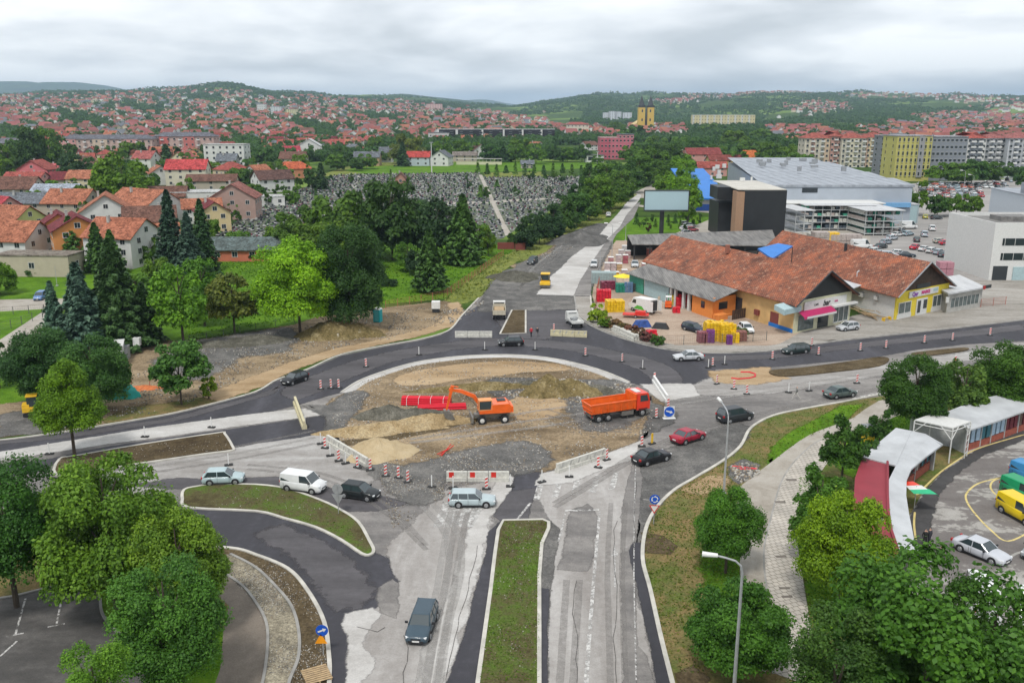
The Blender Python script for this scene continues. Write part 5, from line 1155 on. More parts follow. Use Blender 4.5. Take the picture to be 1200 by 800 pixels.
    if 'panel' in p: r.face([(xr0-.02,-wb,zb-.05),(xr0-.02,wb,zb-.05),(xr1-.03,wr,zr),(xr1-.03,-wr,zr)])
    r.build('roof',m_paint,t,smooth=False)
    tr=MB()
    for s in (-1,1):
        for x in p['wb']: tr.tube((x,s*(w_*.9),.33),(x,s*(w_+.004),.33),.375,k=16)
        for x in p['bp']+[xf0-.35,xr1+.35]: tr.box((x,s*(w_+.001),.55),(.018,.012,.62))
        tr.box((0,s*w_*.985,.26),(p['wb'][0]-p['wb'][1]-.7,.04,.1))
    tr.box((l-.04,0,.36),(.1,W*.62,.16));tr.box((-l+.02,0,.34),(.1,W*.66,.14));tr.box((l-.005,0,.56),(.05,W*.4,.09))
    tr.build('trim',m_plastic,t)
    for s in (-1,1):
        for x in p['wb']: wheel(t,x,s*(w_+.012),.31 if H<2 else .34)
        h=MB();h.box((l-.17,s*w_*.68,p['hood']-.23),(.2,.3,.11),-s*.35);h.build('headlight',m_lamp,t)
        h=MB();zz=belt-.12;h.box((-l+.06,s*w_*.78,zz),(.14,.24,.2));h.build('tail_light',m_tail,t)
        h=MB();h.box((xf0-.28,s*(w_+.1),belt+.06),(.12,.2,.13));h.build('mirror',m_plastic,t)
    pl=MB();pl.box((l+.012,0,.42),(.02,.5,.11));pl.build('number_plate',m_plate,t);pl=MB();pl.box((-l-.035,0,.62 if kind != 'sedan' else .6),(.02,.5,.11));pl.build('number_plate',m_plate,t)
    return t
def kids_of(root):
    allc={}
    for o in bpy.data.objects:
        if o.parent is not None: allc.setdefault(o.parent.name,[]).append(o)
    def rec(o):
        KIDS[o.name]=allc.get(o.name,[])
        for c in KIDS[o.name]: rec(c)
    rec(root)
cars={k: make_car(k,'van' if 'van' in k else 'car','van' if 'van' in k else 'car') for k in CARK}
for c in cars.values(): kids_of(c)
SIL=(.5,.52,.54);BLK=(.012,.013,.016);WHC=(.72,.73,.73);RED=(.42,.02,.03);NAV=(.03,.045,.06);GRC=(.1,.12,.12);BLU=(.1,.2,.42);DKG=(.05,.06,.065);LTG=(.42,.5,.52)
def car(kind,rear,front,colr,label,group='cars driving round the roadworks',z=0,s=1):
    a,b_=G(*rear,z),G(*front,z);c=((a[0]+b_[0])/2,(a[1]+b_[1])/2,z)
    o=dup(cars[kind],c,math.atan2(b_[1]-a[1],b_[0]-a[0]),label,group,color={'body': colr,'roof': colr});
    if s != 1: o.scale=(s,s,s)
    return o
zr_=.07
car('hatch',(357,444),(334,452),BLK,'black hatchback driving down the left curve of the new asphalt ring',z=zr_)
car('hatch',(614,404),(583,405),BLK,'black hatchback passing below the two pedestrians on the upper ring',z=zr_)
car('sedan',(824,421),(789,422),SIL,'silver saloon at the right exit of the new asphalt ring',z=zr_)
car('estate',(947,412),(917,415),(.02,.035,.035),'dark green estate car on the new lane in front of the shops',z=zr_)
car('sedan',(967,467),(1001,462),(.09,.12,.115),'grey-green hatchback following the walking man on the right arm',z=zr_)
car('mpv',(844,495),(878,489),(.03,.035,.04),'black people carrier with silver roof rails behind the thin lamp post',z=zr_)
car('sedan',(790,521),(822,511),(.33,.012,.035),'crimson saloon between the black saloon and the people carrier',z=zr_)
car('sedan',(743,546),(783,535),BLK,'glossy black saloon beside the concrete slab',z=zr_)
car('estate',(528,591),(579,591),LTG,'pale silver estate car in front of the red and white barrier',z=zr_)
car('hatch',(402,579),(441,585),(.012,.016,.018),'black hatchback between the white van and the silver estate',z=zr_)
car('van',(331,570),(382,577),WHC,'small white delivery van with roof fan beside the weedy island',z=zr_)
car('hatch',(238,566),(287,564),(.4,.5,.52),'pale silver-blue hatchback behind the white delivery van',z=zr_)
car('estate',(502,717),(487,758),(.045,.075,.1),'dark blue-grey estate car driving towards the camera on the dusty lane',z=zr_)
car('mpv',(53,347),(42,354),BLU,'blue car parked on the drive behind the spruces','parked cars',s=.9)
car('mpv',(629,306),(619,312),DKG,'dark car parked at the gravel side of the road works','parked cars',z=zr_)
car('estate',(697,308),(695,317),(.55,.56,.56),'silver car parked beside the pale concrete carriageway','parked cars',z=zr_)
car('sedan',(744,306),(744,319),SIL,'silver car in the goods yard between the wrapped pallets','parked cars',z=.03)
car('estate',(801,385),(825,391),(.02,.03,.05),'dark blue estate car in the middle of the reddish yard','parked cars',z=.03)
car('hatch',(865,382),(884,395),WHC,'white hatchback behind the yellow crates','parked cars',z=.03)
car('hatch',(1006,385),(980,388),SIL,'silver hatchback parked in front of the cream bar','parked cars',z=.04)
car('hatch',(713,257),(713,250),WHC,'white car far up the straight road','parked cars',z=.1)
car('sedan',(1123,640),(1176,662),(.5,.52,.56),'silver saloon in the market car park beside the yellow loop line','parked cars',z=.08)
car('van',(1171,593),(1224,622),(.75,.55,.01),'bright yellow van inside the yellow loop line','vans parked at the market',z=.09,s=1.05)
car('van',(1175,573),(1226,596),(.01,.3,.12),'green van between the yellow van and the blue one','vans parked at the market',z=.09)
car('van',(1187,556),(1236,574),(.05,.25,.5),'blue van behind the green van at the right edge','vans parked at the market',z=.09)
car('bigvan',(1160,750),(1136,678),WHC,'long white van half under the crown of the corner tree','vans parked at the market',z=.09)
car('van',(1200,690),(1212,770),WHC,'white van cut by the right edge below the silver saloon','vans parked at the market',z=.09)
car('hatch',(1236,640),(1200,662),(.3,.32,.33),'grey car nose at the right edge beside the saloon','parked cars',z=.09)
car('sedan',(1196,800),(1222,860),(.5,.52,.53),'silver car with blue windscreen in the bottom right corner','parked cars',z=.09)
for i,(px,py,a,k,c,lb) in enumerate([(1009,291,0,'bigvan',WHC,'white minibus behind the orange tile roof'),(1064,268,0,'bigvan',WHC,'long white van beside the grey rack building'),(1074,283,1,'hatch',DKG,'dark hatchback left of the two light vans'),(1083,277,1,'mpv',(.4,.45,.5),'pale blue-grey van in the middle of the dealer yard'),(1092,270,1,'mpv',WHC,'white van behind the pale blue-grey one'),
    (1097,257,0,'hatch',DKG,'dark car near the yellow car at the yard entrance'),(1084,256,1,'hatch',(.5,.5,.05),'yellow-green car at the yard entrance'),(1102,285,0,'hatch',(.45,.45,.38),'beige hatchback beside the small red car'),(1109,287,0,'hatch',(.5,.02,.05),'small red car by the white office wall'),
    (1073,292,2,'sedan',(.5,.01,.04),'bright red saloon at the head of the diagonal row'),(1083,294,2,'sedan',(.6,.6,.6),'silver-white saloon right of the bright red one'),(1092,296,2,'estate',(.62,.63,.62),'white estate third in the diagonal row'),(1100,298,2,'hatch',(.3,.35,.4),'grey-blue car fourth in the diagonal row'),(1106,301,2,'hatch',NAV,'dark car last in the diagonal row')]):
    x,y=G(px,py,.03);dup(cars[k],(x,y,.03),R([5,70,40][a]),lb,'cars in the dealer yard',color={'body': c,'roof': c})
cc=[SIL,WHC,DKG,(.3,.35,.4),(.5,.55,.6),WHC,NAV,(.35,.45,.5),BLK,(.6,.6,.58)]
cn=['silver','white','dark grey','slate','pale blue','white','navy','teal grey','black','cream']
for i,(px,py) in enumerate([(1020,298),(1026,293),(1032,288),(1038,283),(1045,278),(1051,274),(1057,271),(1064,273)]):
    x,y=G(px,py+3,.03);dup(cars[['hatch','estate','sedan'][i % 3]],(x,y,.03),R(35),'%s car %s in the row by the racks' % (cn[i],['first from the front','second from the front','third','fourth','fifth','sixth','seventh','last']  [i]),'cars in the dealer yard',color={'body': cc[i],'roof': cc[i]})
for i,(px,py) in enumerate([(1030,298),(1042,299),(1054,297),(1062,299),(1048,304),(1062,306),(1076,309),(1088,312),(1098,315)]):
    c=cc[(i+3) % 10];x,y=G(px,py+2,.03);dup(cars[['sedan','estate','hatch'][i % 3]],(x,y,.03),R(-12),'%s car number %d behind the right orange roof' % (cn[(i+3) % 10],i+1),'cars in the dealer yard',color={'body': c,'roof': c})
k=0
for row in range(6):
    for i in range(13):
        px=1078+i*8.2+row*1.5+random.uniform(-1,1);py=217+row*3.5
        if px>1150 and row>1 or (row>2 and px<1082): continue
        x,y=G(px,py,.03);c=random.choice(cc+[(.4,.03,.04),(.5,.1,.05)]);k+=1
        o=dup(cars[random.choice(['hatch','sedan','estate','mpv'])],(x,y,.03),R(random.choice([85,95,265])),'car in the far car park below the flats, row %s from the back' % ['one','two','three','four','five','six'][row],'cars in the far car park',color={'body': c,'roof': c})
for i in range(12):
    px=1150+i*5;x,y=G(px,211+(i % 2)*2.5,.03);c=cc[i % 10];dup(cars['hatch' if i % 2 else 'sedan'],(x,y,.03),R(60),'car parked under the trees beside the flags','cars in the far car park',color={'body': c,'roof': c})
for i,(px,py,c) in enumerate([(803,264,WHC),(808,266,SIL),(804,270,WHC),(811,271,(.4,.1,.12)),(806,275,WHC)]):
    x,y=G(px,py,.03);dup(cars['hatch'],(x,y,.03),R(10),['white car rearmost beside the billboard garden','silver car behind the white ones by the garden','white car second from the front by the garden','dull red car by the billboard garden','white car nearest the shed by the garden'][i],'cars parked by the billboard garden',color={'body': c,'roof': c})
for c in cars.values():
    for ch in list(KIDS[c.name]):
        for g in list(KIDS[ch.name]): bpy.data.objects.remove(g)
        bpy.data.objects.remove(ch)
    bpy.data.objects.remove(c)
KIDS.clear()
def P2(a,b_,z=.07):
    a=G(*a,z);b_=G(*b_,z);return ((a[0]+b_[0])/2,(a[1]+b_[1])/2,z),math.atan2(b_[1]-a[1],b_[0]-a[0])
def wheel_big(par,x,y,r,wd,mt=None):
    s=1 if y>0 else -1
    b=MB();b.tube((0,-wd/2,0),(0,wd/2,0),r,k=20);w_=b.build('wheel',m_tyre,par,(x,y,r))
    c=MB();c.tube((0,s*(wd/2-.02),0),(0,s*(wd/2+.02),0),r*.58,r*.5,k=14);c.tube((0,s*(wd/2),0),(0,s*(wd/2+.07),0),r*.2,r*.16,k=8);c.build('rim',mt or m_rim,w_)
m_orange=simple('orange_paint',(.82,.13,.015),.4,var=.18,scale=1.5,coat=.3)
m_cabred=simple('cab_red_paint',(.75,.045,.015),.35,var=.12,scale=1.5,coat=.4)
m_yel=simple('machine_yellow',(.78,.48,.03),.45,var=.2,scale=1.5)
m_steel=simple('worn_steel',(.24,.23,.21),.5,metal=.5,var=.3)
# dump truck
c,a=P2((692,493),(751,484));t=thing('dump_truck','orange three-axle dump truck with soil-stained empty bed on the island','truck',c,a)
b=MB();b.box((0,0,.85),(7.6,.9,.3));b.box((.9,.95,.75),(1.6,.5,.5));b.box((.9,-.95,.75),(1.6,.5,.5));b.box((3.7,0,.55),(.3,2.2,.4));b.box((-3.7,0,.7),(.15,2.1,.2));b.build('chassis',m_steel,t)
b=MB();b.prism([(2.15,.95),(3.95,.95),(3.98,1.9),(3.7,2.95),(2.15,3.0)],-1.2,1.2,axis='y');cb=b.build('cab',m_cabred,t)
b=MB();b.face([(3.995,-1.05,1.95),(3.995,1.05,1.95),(3.745,1.0,2.85),(3.745,-1.0,2.85)]);b.build('windscreen',m_cglass,cb)
for s in (-1,1):
    b=MB();b.face([(2.6,s*1.21,1.95),(3.75,s*1.21,1.95),(3.55,s*1.21,2.75),(2.6,s*1.21,2.75)]);b.build('side_window',m_cglass,cb);b=MB();b.box((3.9,s*1.42,2.3),(.12,.2,.55));b.build('mirror',m_plastic,cb)
    b=MB();b.box((4.0,s*.9,1.1),(.06,.35,.2));b.build('headlight',m_lamp,t);b=MB();b.box((-3.8,s*.9,.8),(.06,.3,.15));b.build('tail_light',m_tail,t)
b=MB();b.box((2.6,0,3.05),(.7,1.4,.1));b.build('roof_hatch',m_frame,cb)
b=MB()
for s in (-1,1):
    b.face([(-4.1,s*1.25,2.25),(1.95,s*1.25,2.35),(1.95,s*1.1,1.15),(-3.9,s*1.1,1.15)]);b.box((-1.0,s*1.22,2.32),(6.1,.14,.14))
    b.face([(-4.1,s*1.19,2.25),(1.95,s*1.19,2.35),(1.95,s*1.04,1.2),(-3.9,s*1.04,1.2)])
    for i in range(7): b.box((-3.6+i*.9,s*1.22,1.75),(.1,.1,1.1))
b.face([(-4.1,-1.25,2.25),(-4.1,1.25,2.25),(-3.9,1.1,1.15),(-3.9,-1.1,1.15)]);b.box((-4.08,0,2.25),(.12,2.5,.12));b.box((1.98,0,2.0),(.1,2.45,1.7));b.box((2.3,0,2.9),(.7,2.4,.1));b.box((-1,0,1.18),(5.9,2.15,.08));b.box((-4.0,0,1.6),(.08,2.3,.1))
bd=b.build('tipper_bed',m_orange,t)
b=MB();b.box((-1,0,1.36),(5.7,2.1,.24),taper=.9);b.build('soil_residue',m_soil,bd)
for x in (3.0,-1.7,-3.0):
    for s in (-1,1): wheel_big(t,x,s*1.02,.5,.34)
for s in (-1,1): b=MB();b.box((3.0,s*1.1,1.06),(1.2,.3,.08));b.build('mudguard',m_plastic,t)
# wheeled excavator facing left
c,a=P2((592,492),(560,494));t=thing('wheeled_excavator','orange wheeled excavator reaching over the red pipes','excavator',c,a)
b=MB();b.box((0,0,.85),(4.2,1.0,.4));b.box((0,0,1.2),(1.3,1.3,.3));b.box((1.3,0,.6),(.3,2.2,.3));b.box((-1.3,0,.6),(.3,2.2,.3));b.build('chassis',m_steel,t)
b=MB();b.prism([(2.35,.2),(2.6,.25),(2.5,.95),(2.3,.95)],-1.2,1.2,axis='y');b.box((2.1,0,.7),(.6,.3,.2));b.build('dozer_blade',m_steel,t)
for x in (1.3,-1.4):
    for s in (-1,1): wheel_big(t,x,s*1.0,.5,.45,m_frame)
b=MB();b.prism([(-2.1,1.35),(1.6,1.35),(1.6,1.75),(.3,1.8),(.2,2.4),(-1.9,2.45),(-2.25,2.1)],-1.25,1.25,axis='y');up=b.build('upper_body',m_orange,t)
b=MB();b.box((-1.2,-.4,2.48),(1.0,1.0,.08));b.build('engine_grille',m_dark,up)
b=MB();b.box((-2.3,0,1.7),(.3,2.3,.7),taper=.95);b.build('counterweight',m_orange,up)
b=MB();b.box((.9,.75,2.35),(1.5,.95,1.1));cg=b.build('cab',m_cglass,t)
b=MB();b.box((.9,.75,2.96),(1.6,1.05,.12));
for x in (.15,1.65):
    for y in (.28,1.22): b.tube((x,y,1.75),(x,y,2.95),.05)
b.box((.9,.75,1.8),(1.55,1.0,.12));b.build('cab_frame',simple('faded_orange',(.8,.32,.12),.5,var=.1),cg)
b=MB();pts_=[(1.2,-.15,1.9),(2.1,-.15,3.2),(3.6,-.15,3.9),(5.0,-.15,4.2)]
for p,q,r0,r1 in zip(pts_[:-1],pts_[1:],(.26,.3,.27),(.3,.27,.2)): b.tube(p,q,r0,r1,4)
b.build('boom',m_orange,t);b=MB();b.tube((4.6,-.15,4.6),(5.35,-.15,1.7),.27,.14,4);b.tube((3.9,-.15,4.4),(4.7,-.15,4.6),.07,k=6);b.build('dipper_arm',m_orange,t)
b=MB();b.tube((1.7,-.15,1.9),(3.0,-.15,3.3),.07,k=6);b.build('hydraulic_ram',m_steel,t)
b=MB();b.prism([(5.0,1.6),(5.7,1.7),(5.6,.9),(5.0,.45),(4.4,.6),(4.6,.95)],-.6,.3,axis='y');b.build('bucket',m_steel,t)
# road roller
c,a=P2((640,332),(638,341),.1);t=thing('road_roller','yellow road roller with canopy on the gravel of the works','road roller',c,a)
b=MB();b.tube((1.3,-.95,.65),(1.3,.95,.65),.65,k=20);b.build('drum',m_steel,t)
b=MB();b.box((1.3,0,1.1),(1.7,2.15,.5));b.box((-.6,0,1.3),(2.6,1.7,.9));b.prism([(-2.2,.9),(-.8,.9),(-.8,1.9),(-1.9,1.7)],-.85,.85,axis='y');b.build('body',m_yel,t)
b=MB();b.box((0,0,2.9),(2.0,1.9,.15));rf=b.build('canopy',m_yel,t);b=MB()
for x in (-.9,.9):
    for y in (-.85,.85): b.tube((x,y,1.6),(x,y,2.85),.05)
b.build('canopy_post',m_dark,t);b=MB();b.box((0,0,2.2),(1.6,1.5,1.2));b.build('cab_glass',m_cglass,t)
for s in (-1,1): wheel_big(t,-1.3,s*.8,.65,.45)
# mini digger
c,a=P2((25,487),(52,484));t=thing('mini_digger','small yellow mini digger with black cab under the dark trees','digger',c,a)
for s in (-1,1):
    b=MB();b.prism([(-.95,.1),(-.75,0),(.75,0),(.95,.1),(.95,.4),(.75,.5),(-.75,.5),(-.95,.4)],s*.75-.18,s*.75+.18,axis='y');b.build('track',m_tyre,t)
b=MB();b.box((-.1,0,.85),(1.8,1.5,.6));b.box((-.6,0,1.3),(.8,1.4,.35));b.build('body',m_yel,t)
b=MB();b.box((.1,0,1.75),(1.1,1.1,1.3));cg=b.build('cab',m_cglass,t);b=MB();b.box((.1,0,2.45),(1.25,1.25,.14));b.build('roof',m_yel,cg)
b=MB();b.tube((.8,0,1.0),(1.6,0,2.0),.12,.1,4);b.tube((1.6,0,2.0),(2.2,0,.9),.1,.08,4);b.build('boom',m_yel,t)
b=MB();b.prism([(2.0,.9),(2.5,.9),(2.5,.3),(2.1,.2)],-.3,.3,axis='y');b.build('bucket',simple('blue_bucket',(.05,.15,.6),.5),t)
# flatbed pickup lorry and tipper lorry north of the ring
c,a=P2((681,389),(665,374));t=thing('flatbed_lorry','small white flatbed lorry parked behind the yellowish barrier','lorry',c,a)
b=MB();b.box((-.6,0,.75),(4.2,.8,.25));b.build('chassis',m_dark,t)
b=MB();b.prism([(1.2,.5),(2.7,.5),(2.75,1.2),(2.35,2.1),(1.2,2.15)],-.95,.95,axis='y');cb=b.build('cab',m_frame,t)
b=MB();b.face([(2.77,-.85,1.25),(2.77,.85,1.25),(2.4,.8,2.02),(2.4,-.8,2.02)]);b.build('windscreen',m_cglass,cb);b=MB();b.face([(1.19,-.7,1.4),(1.19,.7,1.4),(1.19,.7,1.95),(1.19,-.7,1.95)]);b.build('rear_window',m_cglass,cb)
b=MB();b.box((-.85,0,.95),(3.6,2.0,.1));b.box((-.85,1.0,1.15),(3.6,.06,.35));b.box((-.85,-1.0,1.15),(3.6,.06,.35));b.box((-2.65,0,1.15),(.06,2.0,.35));b.box((.95,0,1.4),(.06,2.0,.9));b.build('load_bed',m_frame,t)
b=MB();b.box((-.4,.2,1.2),(1.0,.8,.5),.4);b.box((.4,-.4,1.15),(.6,.5,.4),.2);b.build('cargo',m_grey,t)
for x in (1.9,-1.8):
    for s in (-1,1): wheel_big(t,x,s*.85,.36,.22)
c,a=P2((585,378),(585,365));t=thing('tipper_lorry','cream tipper lorry loaded with orange sand beside the narrow island','lorry',c,a)
b=MB();b.box((0,0,.8),(5.6,.9,.3));b.build('chassis',m_dark,t);b=MB();b.prism([(1.4,.6),(2.9,.6),(2.9,1.5),(2.6,2.5),(1.4,2.5)],-1.1,1.1,axis='y');cb=b.build('cab',m_frame,t);b=MB();b.face([(1.39,-.9,1.7),(1.39,.9,1.7),(1.39,.9,2.35),(1.39,-.9,2.35)]);b.build('rear_window',m_cglass,cb)
b=MB();b.box((-.9,1.1,1.45),(4.2,.08,.8));b.box((-.9,-1.1,1.45),(4.2,.08,.8));b.box((-3.0,0,1.45),(.08,2.2,.8));b.box((1.2,0,1.6),(.08,2.2,1.1));b.box((-.9,0,1.08),(4.2,2.2,.1));bd=b.build('load_bed',simple('cream_paint',(.5,.46,.36),.5,var=.2),t)
b=MB();b.box((-.9,0,1.55),(4.0,2.1,.5),taper=.8);b.build('sand_load',m_sand,bd)
for x in (2.0,-1.9):
    for s in (-1,1): wheel_big(t,x,s*.95,.45,.3)
# ================================================================ commercial buildings on the right
def roofquad(mb,pts,th=.15,mi=0):
    p=[Vector(q) for q in pts];q=[v-Vector((0,0,th)) for v in p];mb.face(p,mi);mb.face(q[::-1],mi)
    for i in range(len(p)): mb.face([p[i],q[i],q[(i+1) % len(p)],p[(i+1) % len(p)]],mi)
def text(s,size,mat,parent,loc,rot,name='lettering',ext=.02,bold=0,shear=0,align='CENTER'):
    cu=bpy.data.curves.new('t','FONT');cu.body=s;cu.size=size;cu.extrude=ext;cu.align_x=align;cu.align_y='CENTER';cu.offset=bold;cu.shear=shear
    o=bpy.data.objects.new('t',cu);col.objects.link(o);dg=bpy.context.evaluated_depsgraph_get();me=bpy.data.meshes.new_from_object(o.evaluated_get(dg));bpy.data.objects.remove(o)
    me.name=name;me.materials.clear();me.materials.append(mat);q=bpy.data.objects.new(name,me);col.objects.link(q);q.parent=parent;q.location=loc;q.rotation_euler=rot;return q
def gable_hall(p0,p1,depth,he,hr,over=.8,fover=1.0):
    """local frame: x along the front from p0 to p1, y along the depth direction (unit-sheared)"""
    d=Vector((p1[0]-p0[0],p1[1]-p0[1],0));W_=d.length;ux=d.normalized();uy=Vector((depth[0],depth[1],0))
    M=Matrix(((ux.x,uy.normalized().x,0,p0[0]),(ux.y,uy.normalized().y,0,p0[1]),(0,0,1,0),(0,0,0,1)))
    return M,W_,uy.length
def part(mb,M,name,mat,parent,smooth=False):
    mb.v=[tuple(M @ Vector(v)) for v in mb.v];return mb.build(name,mat,parent,smooth=smooth)
m_cream=simple('cream_render',(.56,.55,.38),.9,var=.1);m_apri=simple('apricot_render',(.62,.4,.17),.9,var=.2,scale=.6);m_shopy=simple('yellow_render',(.7,.55,.05),.85,var=.12)
m_orr=simple('orange_render',(.72,.24,.05),.85,var=.12);m_whr=simple('white_render',(.62,.62,.6),.85,var=.1);m_ltb=simple('pale_blue_cladding',(.36,.48,.5),.6,var=.15)
m_mag=simple('magenta_awning',(.42,.02,.11),.6,var=.1);m_shopg=simple('shop_window_glass',(.1,.13,.13),.1,var=.5,scale=1.2,spec=.8);m_blue=simple('blue_cladding',(.01,.17,.55),.45,var=.15,scale=.3)
m_gate=simple('dark_gate',(.04,.04,.045),.6);m_brown=simple('brown_door',(.2,.05,.04),.6);m_pur=simple('purple_lettering',(.22,.06,.36),.5);m_redl=simple('magenta_lettering',(.55,.04,.2),.5);m_blk=simple('black_lettering',(.02,.02,.02),.5)
# -- bar hall
p0=G(930,391);p1=G(995,377);dep=Vector((-18.0,42.5))
M,W_,D_=gable_hall(p0,p1,dep,5.6,9.6);he,hr=5.5,9.9;D_=47
t=thing('bar_building','long weathered orange tile roof hall with cream bar front and magenta awning','building')
b=MB();b.box((W_/2,.15,he/2),(W_,.3,he));part(b,M,'front_wall',m_cream,t)
b=MB();b.box((.15,D_/2+.2,he/2),(.3,D_-.2,he));b.box((W_-.15,D_/2+.2,he/2),(.3,D_-.2,he));b.box((W_/2,D_,he/2),(W_,.3,he));part(b,M,'side_wall',m_apri,t)
b=MB();b.prism([(0,he),(W_,he),(W_/2,hr-.3)],0,.12,axis='y');b.prism([(0,he),(W_,he),(W_/2,hr-.3)],D_-.1,D_,axis='y');part(b,M,'gable',m_black,t)
b=MB();k=(hr-he)/(W_/2);o_=.9
roofquad(b,[(-o_,-1.1,he-o_*k),(W_/2,-1.1,hr),(W_/2,D_+.6,hr),(-o_,D_+.6,he-o_*k)]);roofquad(b,[(W_+o_,-1.1,he-o_*k),(W_+o_,D_+.6,he-o_*k),(W_/2,D_+.6,hr),(W_/2,-1.1,hr)]);rf=part(b,M,'roof',m_oldtile,t)
b=MB();b.path([(-o_,-1.15,he-o_*k),(W_/2,-1.15,hr+.02),(W_+o_,-1.15,he-o_*k)],.14,5);part(b,M,'fascia_board',m_dark,rf)
b=MB()
b.face([(.9,-.03,.3),(5,-.03,.3),(5,-.03,2.9),(.9,-.03,2.9)]);part(b,M,'shop_window',m_shopg,t);b=MB();b.face([(6.1,-.03,.1),(9,-.03,.1),(9,-.03,3),(6.1,-.03,3)]);part(b,M,'door',m_glass,t)
b=MB();b.face([(10.4,-.03,.5),(14.4,-.03,.5),(14.4,-.03,3.1),(10.4,-.03,3.1)]);w2=part(b,M,'shop_window',m_shopg,t);b=MB()
for x in (10.4,11.7,13.1,14.4): b.box((x,-.06,1.8),(.12,.1,2.7))
for z in (.45,3.15): b.box((12.4,-.06,z),(4.2,.1,.12))
part(b,M,'frame',m_frame,w2)
b=MB();roofquad(b,[(.6,-.05,3.75),(9.2,-.05,3.75),(9.2,-1.7,3.05),(.6,-1.7,3.05)],.05);roofquad(b,[(.6,-1.72,3.05),(9.2,-1.72,3.05),(9.2,-1.78,2.7),(.6,-1.78,2.7)],.02);aw=part(b,M,'awning',m_mag,t);b=MB();b.box((5.2,-1.8,2.88),(7.8,.03,.35));part(b,M,'awning_valance',m_whr,aw)
b=MB();b.box((12.6,-.5,3.55),(6.6,1.0,.3));part(b,M,'canopy_ledge',m_frame,t)
b=MB();b.box((W_/2+.2,-.15,4.35),(11.4,.16,1.5));sg=part(b,M,'sign_board',m_whr,t)
def onfront(M,x,z,y=-.26): p=M @ Vector((x,y,z));u=(M @ Vector((1,0,0))-M @ Vector((0,0,0)));return p,(math.pi/2,0,math.atan2(u.y,u.x))
p,r=onfront(M,W_/2+.3,4.35);text('bar',1.35,m_blk,sg,p,r,bold=.03,shear=.3)
for x,s_ in ((W_/2-2.4,'CAFE'),(W_/2+3.0,'BAR')): p,r=onfront(M,x,4.35);text(s_,.5,m_blk if x<W_/2 else m_redl,sg,p,r)
b=MB();b.face([(-.02,14,.2),(-.02,19,.2),(-.02,19,3.3),(-.02,14,3.3)]);part(b,M,'gate',m_gate,t)
b=MB();b.face([(-.02,4,.1),(-.02,6.2,.1),(-.02,6.2,2.6),(-.02,4,2.6)]);part(b,M,'door',m_brown,t)
b=MB();b.face([(-.03,.3,.02),(-.03,6.5,.02),(-.03,6.5,.7),(-.03,.3,.7)]);part(b,M,'painted_plinth',m_blue,t)
b=MB();b.box((-.2,9.6,1.7),(.5,1.2,.9));part(b,M,'wall_unit',m_brown,t)
b=MB();roofquad(b,[(-3.2,-.3,4.5),(1.2,-.3,4.6),(1.2,2.2,5.0),(-3.2,2.2,4.9)],.9);part(b,M,'corner_sign',m_ltb,t)
b=MB();b.box((W_/2-1.5,26,hr+.1),(.7,.7,1.6));part(b,M,'chimney',simple('old_brick',(.3,.12,.08),.9),rf)
MBAR=M.copy()
# lean-to with grey roof and orange end
t=thing('lean_to_shed','grey corrugated lean-to with orange corner office against the tiled hall','shed')
A0,A1=15.5,45;b=MB();wl=6.2
roofquad(b,[(-wl-.8,A0-1,3.5),(-.3,A0-1,5.0),(-.3,A1,5.0),(-wl-.8,A1,3.5)],.12);part(b,M,'roof',m_asb,t)
b=MB();b.box((-wl/2-.2,A0+.1,1.9),(wl-.4,.25,3.8));b.box((-wl,A0+3.2,1.7),(.25,6.4,3.4));b.box((-wl/2-.2,A0+6.2,1.7),(wl-.4,.25,3.4));of=part(b,M,'office_wall',m_orr,t)
b=MB();b.box((-wl/2-.6,A0-.04,2.2),(2.2,.1,1.3));part(b,M,'window',m_glass,of);b=MB();b.box((-wl-.14,A0+3,2.1),(.1,1.1,1.2));part(b,M,'window',m_glass,of)
b=MB();b.tube((-wl-.6,A0-.9,.9),(-wl/2,A0-1.6,.9),.1);b.box((-wl+1.2,A0-.9,.5),(2.4,1.6,1.0));part(b,M,'porch_wall',m_orr,of)
for y in (A0+7.5,A0+9.3,A0+12,A0+13.5): b=MB();b.box((-wl,y,1.65),(.5,.6,3.3));part(b,M,'pillar',m_whr,t)
b=MB();b.box((-wl,A0+18.8,1.7),(.15,9,3.2));part(b,M,'metal_sheeting',m_ltb,t);b=MB();b.box((-wl,A0+26.4,1.7),(.15,5.6,3.2));part(b,M,'green_sheeting',simple('green_sheeting',(.06,.3,.2),.6,var=.3),t)
b=MB();b.box((-1.5,A0+14,1.5),(.2,28,3));part(b,M,'back_wall',m_dark,t)
b=MB()
for i in range(9): b.box((-wl+2.9+i*.5,A0-2.6,.9),(.4,.08,1.8))
tag(part(b,M,'board_fence',m_wood_d,None),'dark board fence beside the orange corner office','fence')
